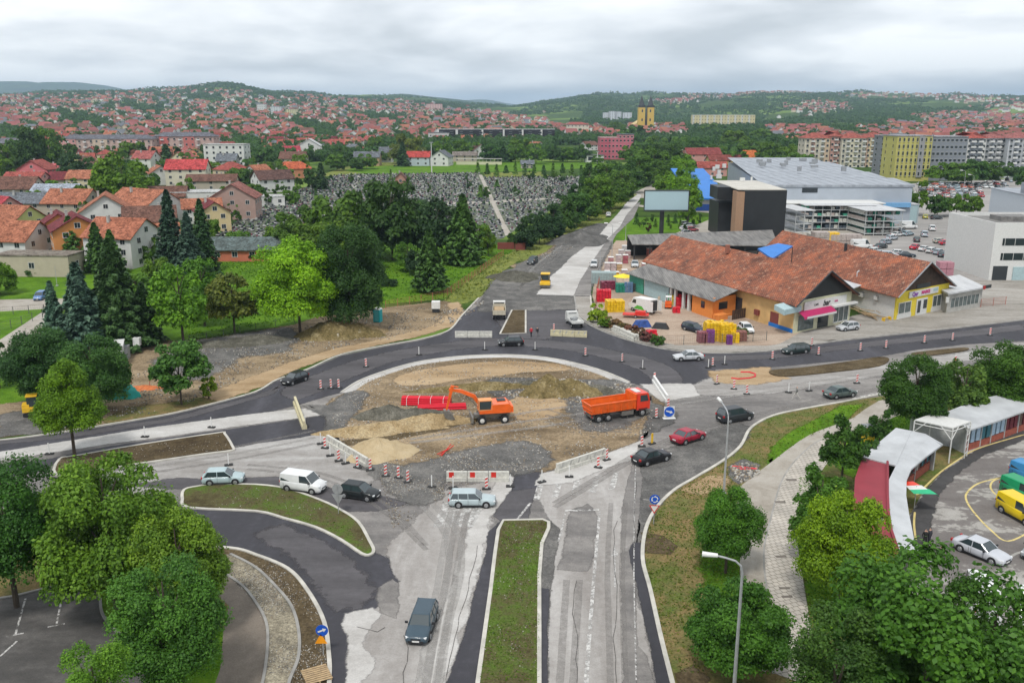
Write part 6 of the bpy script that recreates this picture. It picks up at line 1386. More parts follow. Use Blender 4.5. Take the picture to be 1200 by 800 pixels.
# -- yellow shop hall
p0=G(1048,375);p1=G(1109,361.5);M,W_,_=gable_hall(p0,p1,Vector((-13.3,42)),5,9);he,hr,D_=4.9,9.7,44
t=thing('market_building','long bright orange tile roof hall with yellow shop front and timber gable','building')
b=MB();b.box((W_/2,.15,he/2),(W_,.3,he));part(b,M,'front_wall',m_shopy,t)
b=MB();b.box((.15,D_/2+.2,he/2),(.3,D_-.2,he));b.box((W_-.15,D_/2+.2,he/2),(.3,D_-.2,he));b.box((W_/2,D_,he/2),(W_,.3,he));part(b,M,'side_wall',m_whr,t)
b=MB();b.prism([(0,he),(W_,he),(W_/2,hr-.3)],0,.12,axis='y');b.prism([(0,he),(W_,he),(W_/2,hr-.3)],D_-.1,D_,axis='y');part(b,M,'gable',m_wood_d,t)
b=MB();k=(hr-he)/(W_/2);roofquad(b,[(-o_,-1.1,he-o_*k),(W_/2,-1.1,hr),(W_/2,D_+.6,hr),(-o_,D_+.6,he-o_*k)]);roofquad(b,[(W_+o_,-1.1,he-o_*k),(W_+o_,D_+.6,he-o_*k),(W_/2,D_+.6,hr),(W_/2,-1.1,hr)]);rf=part(b,M,'roof',m_oldtile,t)
b=MB();b.path([(-o_,-1.15,he-o_*k),(W_/2,-1.15,hr+.02),(W_+o_,-1.15,he-o_*k)],.14,5);part(b,M,'fascia_board',m_grey,rf)
for (x0,x1,z0,z1) in ((.9,4.6,.9,2.9),(11.6,14.4,.9,3.0)):
    b=MB();b.face([(x0,-.03,z0),(x1,-.03,z0),(x1,-.03,z1),(x0,-.03,z1)]);w2=part(b,M,'shop_window',m_shopg,t);b=MB()
    for x in (x0,(x0+x1)/2,x1): b.box((x,-.06,(z0+z1)/2),(.12,.1,z1-z0+.2))
    for z in (z0,z1): b.box(((x0+x1)/2,-.06,z),(x1-x0+.2,.12,.12))
    part(b,M,'frame',m_frame,w2)
    b=MB();b.box(((x0+x1)/2,-.05,.4),(x1-x0+.6,.12,.8));part(b,M,'sill_panel',m_whr,t)
b=MB();b.box((8.0,-.1,1.5),(3.4,.16,3.0));dr=part(b,M,'door',m_frame,t);b=MB();b.box((7.1,-.2,1.6),(.9,.08,2.2));b.box((9.0,-.2,1.9),(1.1,.08,1.6));part(b,M,'door_glass',m_glass,dr)
b=MB();b.box((8.0,-.02,5.3),(4.2,.14,.8));part(b,M,'vent',m_dark,t)
b=MB();b.box((8.2,-.14,4.1),(9.2,.16,1.1));sg=part(b,M,'sign_board',m_whr,t)
p,r=onfront(M,5.4,4.1);text('Qur',1.05,m_pur,sg,p,r,bold=.04);p,r=onfront(M,8.7,4.15);text('MARKE',.85,m_redl,sg,p,r,bold=.03)
b=MB();b.box((11.9,-.24,4.25),(1.5,.03,.5));part(b,M,'sign_panel',m_ltb,sg)
b=MB();b.box((W_*.4,21,hr-.3),(.5,.5,1.5));part(b,M,'chimney',m_dark,rf);b=MB();b.tube((1.2,12,4.6),(1.2,12,6.4),.12);b.tube((1.2,12,6.4),(1.6,11.8,6.7),.14);part(b,M,'vent_pipe',m_zinc,rf)
b=MB();b.box((-.3,9,2.9),(.5,1,.8));b.box((-.3,5,3.1),(.4,.9,.7));part(b,M,'air_unit',m_frame,t)
b=MB();roofquad(b,[(-4.2,9,4.2),(-.5,9,4.7),(-.5,26,4.9),(-4.2,26,4.4)],.15);q=part(b,M,'passage_roof',m_zinc,t)
MY=M.copy()
t=thing('timber_pile','pile of scrap timber and yellow trestle in the passage by the white side wall','timber pile')
b=MB()
for i in range(26): x=random.uniform(-4,-.8);y=random.uniform(2,9);b.box((x,y,.2+random.random()*.8),(.12,random.uniform(1.5,3.5),.1),random.uniform(-.5,.5))
part(b,M,'plank',m_wood_l,t);b=MB();b.box((-1.6,.6,.55),(2.2,.1,.1));b.box((-2.6,.6,.3),(.1,.8,.6));b.box((-.7,.6,.3),(.1,.8,.6));part(b,M,'trestle',m_yel,t)
# blue tarpaulin roof between the halls
b=MB();Z=7.2;pts_=[(*G(905,303,8.6),8.6),(*G(929,288,8.9),8.9),(*G(925,285,9),9),(*G(912,285,9.6),9.6),(*G(888,291,9.3),9.3)];roofquad(b,[pts_[0],pts_[1],pts_[3],pts_[4]],.3);
t=thing('blue_canopy','bright blue sloping canopy between the two tiled roofs','canopy');b.build('canopy_roof',m_blue,t);b=MB()
for q in (pts_[1],pts_[3],pts_[4]): b.tube((q[0],q[1],0),(q[0],q[1],q[2]-.3),.09)
b.build('post',m_dark,t)
# grey annex
p0=G(1108.5,367);p1=G(1149,359.5);M,W_,_=gable_hall(p0,p1,Vector((2,20)),5,9)
t=thing('annex_shop','low pale grey shop annex with long window strip right of the yellow front','shop')
b=MB();b.box((W_/2,6,1.8),(W_,12,3.6));part(b,M,'wall',m_concw,t);b=MB();b.box((W_/2,5.8,3.75),(W_+.8,13,.3));part(b,M,'roof',m_zinc,t)
b=MB();b.face([(1.0,-.03,.9),(W_-1,-.03,.9),(W_-1,-.03,2.6),(1.0,-.03,2.6)]);w2=part(b,M,'window',m_shopg,t);b=MB()
for i in range(8): b.box((1.0+i*(W_-2)/7,-.06,1.75),(.1,.1,1.8))
part(b,M,'frame',m_frame,w2);b=MB();b.box((W_+.8,-.6,3.9),(2.6,.3,.6));part(b,M,'sign_board',m_dark,t);b=MB();b.tube((W_-.2,-.8,3.9),(W_-.2,-.95,3.9),.4,k=14);part(b,M,'round_sign',m_tail,t);b=MB();b.box((-.3,-.3,2.6),(.9,.4,1));part(b,M,'air_unit',m_frame,t)
# fences around
def mesh_fence(pts,h,mat,label,post=2.5,wires=5,name='fence',rail=None,z=0):
    w=[G(*p) for p in pts];t=thing(name,label,'fence');rr=MB();pp=MB()
    for a,b_ in zip(w[:-1],w[1:]):
        L=math.hypot(b_[0]-a[0],b_[1]-a[1]);n=max(1,int(L/post))
        for i in range(n+1): x,y=a[0]+(b_[0]-a[0])*i/n,a[1]+(b_[1]-a[1])*i/n;pp.box((x,y,h/2+z),(.08,.08,h))
        for k in range(wires): zz=h*(k+1)/wires-.04+z;rr.tube((*a,zz),(*b_,zz),.018,k=4,cap=False)
        m=int(L/.35)
        for i in range(m): x,y=a[0]+(b_[0]-a[0])*i/m,a[1]+(b_[1]-a[1])*i/m;rr.tube((x,y,.1+z),(x,y,h+z),.008,k=3,cap=False)
    pp.build('post',mat,t);rr.build('mesh_panel',mat,t,fix=False);return t
m_rust=simple('rusty_red_rail',(.42,.14,.1),.8,var=.3);m_wire=simple('fence_wire',(.12,.13,.12),.6)
mesh_fence([(1149,360),(1178,357)],1.6,m_rust,'pinkish rail fence right of the grey annex')
mesh_fence([(776,405),(826,403),(866,402),(898,399)],1.6,m_wire,'wire fence along the front of the yard')
mesh_fence([(0,389),(50,372),(52,366),(-40,372)],1.5,m_wire,'dark wire fence around the lawn corner by the drive',wires=3)
mesh_fence([(222,400),(300,386),(345,378)],1.0,m_wire,'low wire fence between park lawn and gravel yard',wires=2)
mesh_fence([(452,362),(520,350),(560,322),(590,300)],1.6,m_rust,'rusty wire fence climbing along the park lawn')
mesh_fence([(0,448),(25,440),(-30,460)],1.2,m_wire,'wire fence at the left edge above the mini digger',wires=3)
# -- white office block right
def at(M,*v): return tuple(M @ Vector(v))
p0=G(1108,309);p1=G(1158,328.5);x0,y0=p1;t=thing('office_building','white cubic office building with dark ribbon windows at the right edge','office building')
H_=11.6;a=Vector(p1);bq=Vector(p0);u=(bq-a);
b=MB();ang=math.atan2(-12.5,14.0);M=Matrix.Translation((x0,y0,0)) @ Matrix.Rotation(R(1),4,'Z')
b.box((15,10.2,H_/2),(30,20.4,H_));w0=part(b,M,'wall',m_whr,t)
b=MB();
for (c_,d_) in (((15,.15,H_+.45),(30,.3,.9)),((15,20.25,H_+.45),(30,.3,.9)),((.15,10.2,H_+.45),(.3,19.8,.9)),((29.85,10.2,H_+.45),(.3,19.8,.9))): b.box(c_,d_)
part(b,M,'parapet',m_whr,t);b=MB();b.box((15,10.2,H_+.05),(29.3,19.7,.1));b.box((10,12,H_+.6),(7,5,1));part(b,M,'roof',m_asb,t)
for z in (8.4,5.2): b=MB();b.box((15.5,-.03,z),(27,.1,1.5));w1=part(b,M,'ribbon_window',m_glass,t);b=MB();[b.box((2.5+i*2.2,-.1,z),(.08,.08,1.5)) for i in range(13)];part(b,M,'frame',m_frame,w1)
b=MB();b.box((2.3,-.03,1.6),(3.2,.1,3.1));part(b,M,'entrance_glass',m_glass,t);b=MB();b.box((12.8,-.03,1.6),(6,.1,3.1));part(b,M,'entrance_glass',m_glass,t);b=MB();b.box((6.6,-.1,1.5),(3.0,.2,2.9));part(b,M,'shutter',m_ltb,t)
# white hall behind it
t=thing('warehouse','pale warehouse with square dark windows behind the white office','warehouse');x0=xat(262,1147,250);M=Matrix.Translation((x0,235,0)) @ Matrix.Rotation(R(-8),4,'Z');h1=zat(235,232)
b=MB();b.box((30,15,h1/2),(60,30,h1));part(b,M,'wall',simple('pale_panel',(.5,.54,.58),.6,var=.08),t);b=MB();b.box((30,15,h1+.1),(60.4,30.4,.2));b.box((12,8,h1+1.6),(22,8,3));b.box((45,22,h1+1),(12,6,2));part(b,M,'roof',m_hallroof,t)
for i in range(9): b=MB();b.box((5+i*4.4,-.04,h1-5.6),(3.4,.1,1.7));part(b,M,'window',m_glass,t)
b=MB();b.box((2,-.04,h1-3),(.9,.1,3));part(b,M,'window',m_glass,t)
# -- black box building
YB=240.3;xl,xr=xat(YB,868.5,290),xat(YB,917.5,290);hb=zat(YB,223);t=thing('black_office_building','tall black box building with tan corner strip and pale flat roof','office building')
b=MB();b.box(((xl+xr)/2,YB+15,hb/2),(xr-xl,30,hb));b.build('wall',m_black,t);b=MB();b.box(((xl+xr)/2-1,YB+15.5,hb+.12),(xr-xl+1.5,31,.24));b.build('roof',simple('pale_roofing',(.5,.48,.43),.8,var=.15,scale=.3),t)
b=MB();b.box((xl-1.05,YB+2,hb/2-.2),(2.1,4.6,hb-.4));b.build('corner_strip',simple('tan_cladding',(.34,.21,.13),.7,var=.15),t)
b=MB();b.box((xl-2.2,YB+16,hb*.42),(4.4,12,hb*.6));b.box((xl-2.6,YB+13,hb*.9),(5.5,10,hb*.22));b.build('rear_wing',m_black,t);b=MB();b.box((xl-2.7,YB+8,.8),(4.5,10,1.6));b.build('white_ramp',m_whr,t);b=MB();b.box((xl+6,YB+27,hb+.8),(1.4,1,1));b.tube((xl+9,YB+28,hb),(xl+9,YB+28,hb+1.5),.3);b.build('roof_unit',m_frame,t)
# -- big grey hall
YH=292;x0,x1=xat(YH,893,262),xat(YH,1065,262);h1=zat(YH,217);t=thing('exhibition_hall','huge pale grey hall with stepped white roof behind the racks','hall')
m_pan=simple('grey_hall_panels',(.36,.4,.45),.6,var=.08,scale=.3);dH=125
b=MB();b.box(((x0+x1)/2,YH+dH/2,h1/2),(x1-x0,dH,h1));b.build('wall',m_pan,t)
b=MB();xm=x0+(x1-x0)*.9
for i in range(5): yy=YH+i*dH/5;b.face([(x0-.5,yy-.3,h1+.1+i*.45),(x1+.5-i*2.5,yy-.3,h1+.1+i*.45),(x1+.5-i*2.5,yy+dH/5,h1+.5+i*.45),(x0-.5,yy+dH/5,h1+.5+i*.45)]);b.face([(x0-.5,yy-.3,h1-.6+i*.45),(x1+.5-i*2.5,yy-.3,h1-.6+i*.45),(x1+.5-i*2.5,yy-.3,h1+.1+i*.45),(x0-.5,yy-.3,h1+.1+i*.45)])
rf=b.build('roof',m_hallroof,t)
for i in range(14): b=MB();b.box((random.uniform(x0+8,x1-12),YH+random.uniform(40,dH-6),h1+2.6),(random.uniform(1,3),1.5,random.uniform(.8,1.8)));b.build('roof_unit',m_grey,rf)
b=MB();b.box(((x0+x1)/2-4,YH-5,(h1-5)/2),(x1-x0-18,9.9,h1-5));ex=b.build('front_extension',simple('mid_grey_panels',(.28,.3,.33),.6,var=.1,scale=.3),t);b=MB();b.box(((x0+x1)/2-4,YH-5.2,h1-4.85),(x1-x0-17,10.8,.3));b.build('extension_roof',m_frame,ex)
b=MB();b.box((xat(YH,949,223),YH-.06,zat(YH,223)),(5,.1,1.5));b.build('window',m_glass,t);b=MB();b.box((x1-8,YH-.6,h1-6.3),(15,1.2,1.4));b.build('blue_panel',simple('sky_blue_panel',(.16,.36,.6),.6),t)
for me_ in [t.children[i].data for i in range(len(t.children))]+[c_.data for ch_ in t.children for c_ in ch_.children]:
    for v_ in me_.vertices: v_.co.x+=max(0,v_.co.y-YH)*.14
# left building with blue roof
YB=330;x0,x1=xat(YB,818,246),xat(YB,852,246);h1=zat(YB,232);t=thing('blue_hall','bright blue roofed hall with small white rooftop parts','hall')
b=MB();b.box(((x0+x1)/2,YB+22,h1/2),(x1-x0,44,h1));b.build('wall',m_concw,t);b=MB();b.prism([(YB-1,h1),(YB+50,h1+7.5),(YB+50,h1+7),(YB-1,h1-.5)],x0-2,x1+1,axis='x');b.build('roof',m_blue,t);b=MB();b.box(((x0+x1)/2,YB-.1,1.3),(x1-x0+2,.2,2.4));b.build('blue_plinth',simple('navy_panel',(.01,.05,.22),.6),t)
b=MB()
for (px,py,d) in ((842,216,2),(842,212,1.2),(836,209,1.0),(848,206,1.4),(840,207,1.6),(833,217,.7)): yy=YB+(232-py)*1.9;b.box((xat(yy,px,py),yy,h1+.8+(232-py)*.3),(d,1,1.6))
b.build('roof_unit',m_frame,t)
# long open shed with grey roof
t=thing('storage_shed','long open storage shed with weathered grey sheet roof behind the yard','shed');b=MB()
f0,f1=G(741,286,4.2),G(912,288,4.2);g0,g1=G(735,277,5),G(905,271,5);roofquad(b,[(*f0,4.2),(*f1,4.2),(*g1,5.4),(*g0,5.4)],.2);b.build('roof',m_asb,t)
b=MB();d=Vector((f1[0]-f0[0],f1[1]-f0[1]))
for i in range(10): q=Vector(f0)+d*(i/9)*.98+Vector((.6,.5));b.box((q.x,q.y,2),(.3,.3,4))
b.build('post',m_dark,t);b=MB();b.face([(g0[0],g0[1],0),(g1[0],g1[1],0),(g1[0],g1[1],5),(g0[0],g0[1],5)]);b.build('back_wall',m_dark,t)
# storage racks
m_rack=simple('rack_steel',(.5,.52,.52),.5,var=.2);m_box=[simple('boxed_goods',(.5,.5,.46),.8,var=.3),simple('green_goods',(.05,.3,.2),.7),simple('dark_goods',(.06,.08,.1),.7),simple('wrapped_goods',(.42,.36,.33),.6,var=.3)]
def rack(px0,px1,row,depth,top,label,roof=True,rot=0,lv=4):
    x0,y0=G(px0,row);x1,y1=G(px1,row);W_=x1-x0;h=zat(y0,top);t=thing('storage_rack',label,'rack',((x0+x1)/2,y0,0),R(rot),'storage racks of the builders merchant');b=MB();n=max(2,int(W_/2.6))
    for i in range(n+1):
        for y in (0,depth): b.box((-W_/2+W_*i/n,y,h/2),(.14,.14,h))
    for k in range(lv): b.box((0,depth/2,h*(k+.3)/lv),(W_,depth,.14))
    b.build('frame',m_rack,t);g=[MB() for _ in range(4)]
    for k in range(lv):
        for i in range(n):
            for j in range(2):
                if random.random()<.85: s=random.random()*.5+.5;g[random.choice([0,0,1,2,3])].box((-W_/2+W_*(i+.25+.5*j)/n,depth/2,h*(k+.3)/lv+.07+h/lv*.32*s),(W_/n*.42,depth*.85,h/lv*.62*s))
    for i in range(4):
        if len(g[i].f)>36: g[i].build('goods',m_box[i],t)
    if roof: b=MB();b.box((0,depth/2,h+.1),(W_+1,depth+1.4,.2));b.build('roof',m_zinc,t)
rack(942,1022,270,5,241,'wide storage rack full of goods along the grey hall')
rack(930,950,284,14,247,'narrow roofed rack left of the pale goods stacks',rot=6)
rack(1012,1056,276,20,247,'roofed rack of grey pipes beside the row of parked cars',rot=4)
b=MB();t=thing('site_cabin','blue-grey cabin between the grey hall and the trees','cabin');x0,y0=G(1064,262);b.box((x0,y0+4,3),(7,6,6));b.build('wall',m_ltb,t);b=MB();b.box((x0,y0+4,6.1),(7.4,6.4,.2));b.build('roof',m_zinc,t);b=MB();b.box((x0-1,y0+.95,4.2),(3,.1,1.2));b.build('window',m_glass,t)
for px,row,w_,d_,h_,mt,lb in [(962,292,4,3,4.5,m_box[3],'tall pale stack of wrapped goods behind the tile roof'),(955,288,3,3,3.2,m_box[0],'white wrapped stack left of the tall one'),(976,296,3.5,3,2,m_box[1],'low green stack behind the tile roof'),(988,290,10,2.5,3.5,m_box[3],'long brown stack beside the yellow container'),(976,290,3,2.6,4,m_yel,'yellow container end behind the tile roof'),(989,301,5,3,2.4,simple('teal_tarp',(.02,.35,.25),.6),'teal covered pallet behind the tile roof'),(1109,323,3.2,2.4,3.0,simple('pink_container',(.42,.2,.24),.7,var=.2),'pinkish container by the white office wall'),(1150,291,3,2,2.4,simple('grey_container',(.3,.34,.38),.7),'grey cabin beside the white office')]:
    x,y=G(px,row);t=thing('goods_stack',lb,'stack',(x,y+d_/2,0),R(random.uniform(-8,8)),'stacks in the merchant yard');b=MB()
    n=max(1,int(w_/1.3))
    for i in range(n):
        for k in range(max(1,int(h_/1.2))): b.box((-w_/2+w_*(i+.5)/n,0,h_/max(1,int(h_/1.2))*(k+.5)),(w_/n*.94,d_,h_/max(1,int(h_/1.2))*.93))
    b.build('bundle',mt,t)
# blue and white flags / totem signs far right
for i,(px,row) in enumerate([(1189,207),(1196,208)]):
    x,y=G(px,row);t=thing('totem_sign',['white totem sign left of the cream one at the right edge','cream totem sign at the right edge'][i],'sign',(x,y,0));b=MB();b.box((0,0,4.5),(2.6,.5,8));b.build('panel',[m_whr,m_cream][i],t);b=MB();b.box((0,.1,.5),(.4,.3,1));b.build('post',m_dark,t)
# ---- billboard
YQ=262;x0,x1=xat(YQ,755.5,235),xat(YQ,806.5,235);z0,z1=zat(YQ,246),zat(YQ,223.5);t=thing('billboard','blank pale blue billboard on a single thick pole','billboard')
b=MB();b.box(((x0+x1)/2,YQ,(z0+z1)/2),(x1-x0,.5,z1-z0));pn=b.build('panel',simple('billboard_sheet',(.36,.5,.55),.4,var=.04,scale=.15),t)
b=MB()
for (c_,d_) in ((((x0+x1)/2,YQ-.05,z0-.1),(x1-x0+.4,.8,.25)),(((x0+x1)/2,YQ-.05,z1+.1),(x1-x0+.4,.7,.2)),((x0-.1,YQ-.05,(z0+z1)/2),(.2,.7,z1-z0)),((x1+.1,YQ-.05,(z0+z1)/2),(.2,.7,z1-z0)),(((x0+x1)/2,YQ-.9,z0-.35),(x1-x0,.7,.1))): b.box(c_,d_)
b.build('frame',m_dark,pn);b=MB();xp=xat(YQ,776,260);b.tube((xp,YQ+.9,0),(xp,YQ+.9,z1-1),.65,k=14);b.build('pole',m_dark,t)
# ---- sports field, cemetery
FZ=.02
patch('sports_field',[(402,200),(420,196),(560,189),(700,189),(705,196),(640,200),(560,202),(430,204)],m_grass,2)
patch('meadow',[(300,214),(380,204),(420,190),(520,189),(560,189),(430,203),(390,206)],m_grassdry,1.2)
patch('training_pitch',[(566,202.5),(634,201.5),(645,206.5),(570,207.8)],m_grassdry,3)
CEM=[(252,278),(290,250),(345,224),(395,205),(470,204),(560,203),(568,208),(690,207),(694,214),(665,232),(640,250),(610,266),(588,280),(545,285),(520,270),(470,280),(380,280),(330,276),(318,285)]
patch('cemetery_ground',CEM,ground_mat('cemetery_gravel',[(.38,(.09,.1,.075)),(.5,(.11,.125,.085)),(.62,(.19,.2,.155))],(.08,.3,1),None,0,.95,3,.3,.2,.1),3.5)
patch('cemetery_path',[(561,205),(565,205),(590,258),(600,276),(592,276),(583,255)],m_path,5)
patch('cemetery_path',[(420,205),(424,205),(392,262),(386,262)],m_path,4.8)
patch('cemetery_path',[(640,208),(643,208),(652,226),(648,228)],m_path,4.7)
patch('cemetery_path',[(375,240),(560,236),(640,232),(640,234),(560,239),(375,243)],m_path,4.6)
CW=[G(*p) for p in CEM]
def inside(x,y,W):
    c=False;j=len(W)-1
    for i in range(len(W)):
        if (W[i][1]>y) != (W[j][1]>y) and x<(W[j][0]-W[i][0])*(y-W[i][1])/(W[j][1]-W[i][1])+W[i][0]: c=not c
        j=i
    return c
gm=[simple('black_granite',(.03,.033,.037),.25,var=.2,obj=False),simple('grey_granite',(.16,.165,.175),.4,var=.3,obj=False),simple('white_marble',(.42,.42,.4),.5,var=.1,obj=False),simple('grave_flowers',(.3,.1,.12),.8,var=.5,scale=2,obj=False),simple('grave_plants',(.06,.16,.03),.9,var=.4,obj=False)]
def grave(mb,x,y,s,a,g):
    ca,sa=math.cos(a),math.sin(a)
    def bx(cx,cy,cz,d,mi): mb.box((x+cx*ca-cy*sa,y+cx*sa+cy*ca,cz),d,a,mi)
    st=g.choice([0,0,0,0,0,1,1,2]);fr=g.choice([0,1,1,0,0,1,2])
    bx(0,0,.12,(1.25*s,1.95*s,.24),fr);bx(0,-.1,.27,(.9*s,1.5*s,.07),g.choice([0,1,2,4,0]));bx(0,.9*s,.24+.3*s,(.65*s,.15,.6*s),st)
    if g.random()<.45: bx(g.uniform(-.3,.3),.6*s,.5,(.4,.3,.35),g.choice([3,4,2]))
gl=[]
yv=min(p[1] for p in CW)
while yv<max(p[1] for p in CW):
    xv=min(p[0] for p in CW)
    while xv<max(p[0] for p in CW):
        x=xv+random.uniform(-.25,.25);y=yv+random.uniform(-.3,.3)
        c_,r_=pix(x,y,0)
        if inside(x,y,CW) and random.random()<.9 and not (abs(c_-(561+(r_-205)*.5))<4 and r_>204): gl.append((x,y))
        xv+=random.uniform(2.2,2.9)
    yv+=3.7
gl.sort(key=lambda q: math.hypot(*q));rg=random.Random(5)
vg=[]
for i in range(8): mb=MB();grave(mb,0,0,rg.uniform(.9,1.2),0,rg);vg.append(mb.build('gravestone',gm,mesh_only=True))
gd=['with a black headstone','with a grey kerb and headstone','of pale marble and dark slab','with mixed grey stone','with flowers before the stone','with low dark slab','of black and white stone','with plain pale kerb']
mb=MB()
for i,(x,y) in enumerate(gl):
    if i<290:
        o=bpy.data.objects.new('gravestone',vg[i % 8]);col.objects.link(o);o.location=(x,y,.03);o.rotation_euler=(0,0,random.uniform(-.06,.06))
        tag(o,'grave %s in the near rows of the cemetery' % gd[i % 8],'grave','graves in the cemetery')
    else: grave(mb,x,y,random.uniform(.9,1.2),random.uniform(-.06,.06),rg)
tag(mb.build('distant_graves',gm,fix=False),'dense field of black, grey and white graves in the rear rows','graves',kind='stuff')
print('graves',len(gl))
for i in range(34):
    while True:
        x,y=random.uniform(-120,60),random.uniform(285,500)
        if inside(x,y,CW): break
    tree_at(x,y,0,random.uniform(2.5,6),random.uniform(.9,1.9),random.choice(['spruce','tall','broad']),random.choice(['dark','mid','deep']),'small evergreen standing among the graves','small evergreens in the cemetery',low=.03)
t=thing('spectator_stand','long low pale spectator stand beside the sports field','stand');x0,y0=G(535,193);x1,_=G(588,193);b=MB();b.box(((x0+x1)/2,y0,.9),(x1-x0,3,1.8));b.build('seating',m_cream,t);b=MB();b.box(((x0+x1)/2,y0+1.5,3.8),(x1-x0,4,.2));[b.box((x0+(x1-x0)*i/12,y0,2.8),(.2,.2,2)) for i in range(13)];b.build('canopy',m_concw,t)
t=thing('clubhouse','small white clubhouse behind the sports field','hut');x0,y0=G(696,190);b=MB();b.box((x0,y0,2.4),(13,8,4.8));b.build('wall',m_whr,t);b=MB();b.box((x0,y0-.1,5),(14,9,.3));b.build('roof',m_dark,t);b=MB();b.box((x0-2,y0-4.05,2.6),(5,.1,2.4));b.build('window',m_glass,t)
for k,(px,row) in enumerate([(506,203),(700,192)]):
    x,y=G(px,row);t=thing('light_mast',['thin pale mast at the cemetery edge left of the path','thin pale mast beside the pink clinic'][k],'mast',(x,y,0));b=MB();h=zat(y,row-36 if k==0 else row-14);b.tube((0,0,0),(0,0,h),.35,.15);b.build('pole',m_frame,t);b=MB();b.box((0,0,h),(2.2,.4,.5));b.build('lamp_head',m_grey,t)
t=thing('cemetery_wall','dark red cemetery gate wall beside the gravel works','wall');x0,y0=G(583,292);x1,_=G(603,292);b=MB();b.box(((x0+x1)/2,y0,.9),(x1-x0,.3,1.8));b.box((x1+1.5,y0-.5,.9),(2.6,2,1.8));b.build('wall',m_brown,t)
# ================================================================ market stalls
m_redroof=simple('dark_red_felt_roof',(.26,.035,.05),.7,var=.12,scale=.6);m_wpan=simple('white_roof_panels',(.47,.485,.5),.6,var=.18,scale=.5)
m_brickr=simple('red_brick_plinth',(.33,.09,.06),.85,var=.3,scale=3);m_stallw=simple('grey_stall_panel',(.42,.43,.43),.7,var=.15)
m_cl=[simple('dark_clothes',(.03,.03,.035),.9,var=.5),simple('maroon_clothes',(.16,.03,.04),.9,var=.4),simple('pale_blue_shutter',(.36,.48,.6),.7,var=.2),simple('brown_clothes',(.14,.09,.07),.9,var=.4),simple('teal_clothes',(.05,.16,.2),.9),simple('pale_clothes',(.4,.36,.34),.9)]
def slab(mb,pts,z,th,zs=None): roofquad(mb,[(*G(p[0],p[1],z if zs is None else zs[i]),z if zs is None else zs[i]) for i,p in enumerate(pts)],th)
t=thing('curved_market_kiosk','curved market kiosk with white front roof and dark red rear roof','kiosk')
outer=[(1084.5,508),(1105,520),(1086,534),(1068,549),(1062.5,562),(1062,580),(1065,600),(1069,620),(1074,646)]
mid=[(1068,504.5),(1088,514),(1068,530),(1050,545),(1041.5,562),(1041,580),(1042,600),(1045,620),(1055,650)]
zf=3.1
b=MB()
def poly_roof(L,Rr,z0,z1,th):
    for i in range(len(L)-1):
        a,b_,c_,d=(*G(*L[i],z0),z0),(*G(*L[i+1],z0),z0),(*G(*Rr[i+1],z1),z1),(*G(*Rr[i],z1),z1);roofquad(b,[a,b_,c_,d],th)
inner=[(1041,541),(1041,580),(1042,600),(1045,620),(1055,650)];rear=[(1010,536),(1002,560),(1000,590),(1003,620),(1012,656)]
poly_roof(outer[1:],mid[1:],3.0,3.4,.18);slab(b,[(1084.5,508),(1105,520),(1088,514),(1068,504.5)],3.2,.15);slab(b,[(1050,501),(1068,504.5),(1050,545),(1010,535)],3.42,.15);slab(b,[(1068,504.5),(1088,514),(1068,530),(1050,545)],3.36,.12)
b.build('front_roof',m_wpan,t)
b=MB();poly_roof(inner,rear,3.3,3.3,.25);rr=b.build('rear_roof',m_redroof,t);b=MB();b.path([(*G(p[0]-1,p[1],3.4),3.45) for p in inner],.12,5);b.build('ridge_trim',m_redroof,rr)
base=[(*G(p[0],p[1],3.0),) for p in outer[1:]]
def inset(pts,d):
    out=[]
    for i,p in enumerate(pts):
        a=Vector(pts[max(0,i-1)]);c_=Vector(pts[min(len(pts)-1,i+1)]);n=(c_-a).normalized();out.append((p[0]+n.y*d,p[1]-n.x*d))
    return out
bs=inset(base,1.0)
cx=sum(p[0] for p in base)/len(base)
if bs[3][0]>base[3][0]: bs=inset(base,-1.0)
b=MB();pl=MB();pc=0;cl=[MB() for _ in range(6)]
for i in range(len(bs)-1):
    a,c_=Vector(bs[i]),Vector(bs[i+1]);L=(c_-a).length;ang=math.atan2(c_.y-a.y,c_.x-a.x);m_=(a+c_)/2;pl.box((m_.x,m_.y,.45),(L,.2,.9),ang);b.box((m_.x,m_.y,2.85),(L,.2,.3),ang)
    n=max(1,int(L/.45))
    for k in range(n): q=a+(c_-a)*((k+.5)/n);cl[random.choice([0,1,3,5,0,4,0])].box((q.x,q.y,1.85),(.3,.16,random.uniform(1.2,1.7)),ang)
    b.box((a.x,a.y,1.5),(.14,.3,3.0),ang)
b.build('stall_frame',m_stallw,t);pl.build('plinth',m_brickr,t)
for i in range(6):
    if cl[i].v: cl[i].build('hanging_clothes',m_cl[i],t)
b=MB();rb=[G(p[0]+3,p[1],3.1) for p in [(1010,537)]+rear[1:]]
for a,c_ in zip(rb[:-1],rb[1:]): a=Vector(a);c_=Vector(c_);m_=(a+c_)/2;b.box((m_.x,m_.y,1.5),((c_-a).length,.2,3.0),math.atan2(c_.y-a.y,c_.x-a.x))
a=Vector(G(1010,537,3.1));c_=Vector(G(1050,503,3.1));m_=(a+c_)/2;b.box((m_.x,m_.y,1.5),((c_-a).length,.2,3.0),math.atan2(c_.y-a.y,c_.x-a.x));a=Vector(G(1050,503,3.1));c_=Vector(G(1103,520,3.1));m_=(a+c_)/2;b.box((m_.x,m_.y,1.5),((c_-a).length-1,.2,3.0),math.atan2(c_.y-a.y,c_.x-a.x))
b.build('rear_wall',m_stallw,t)
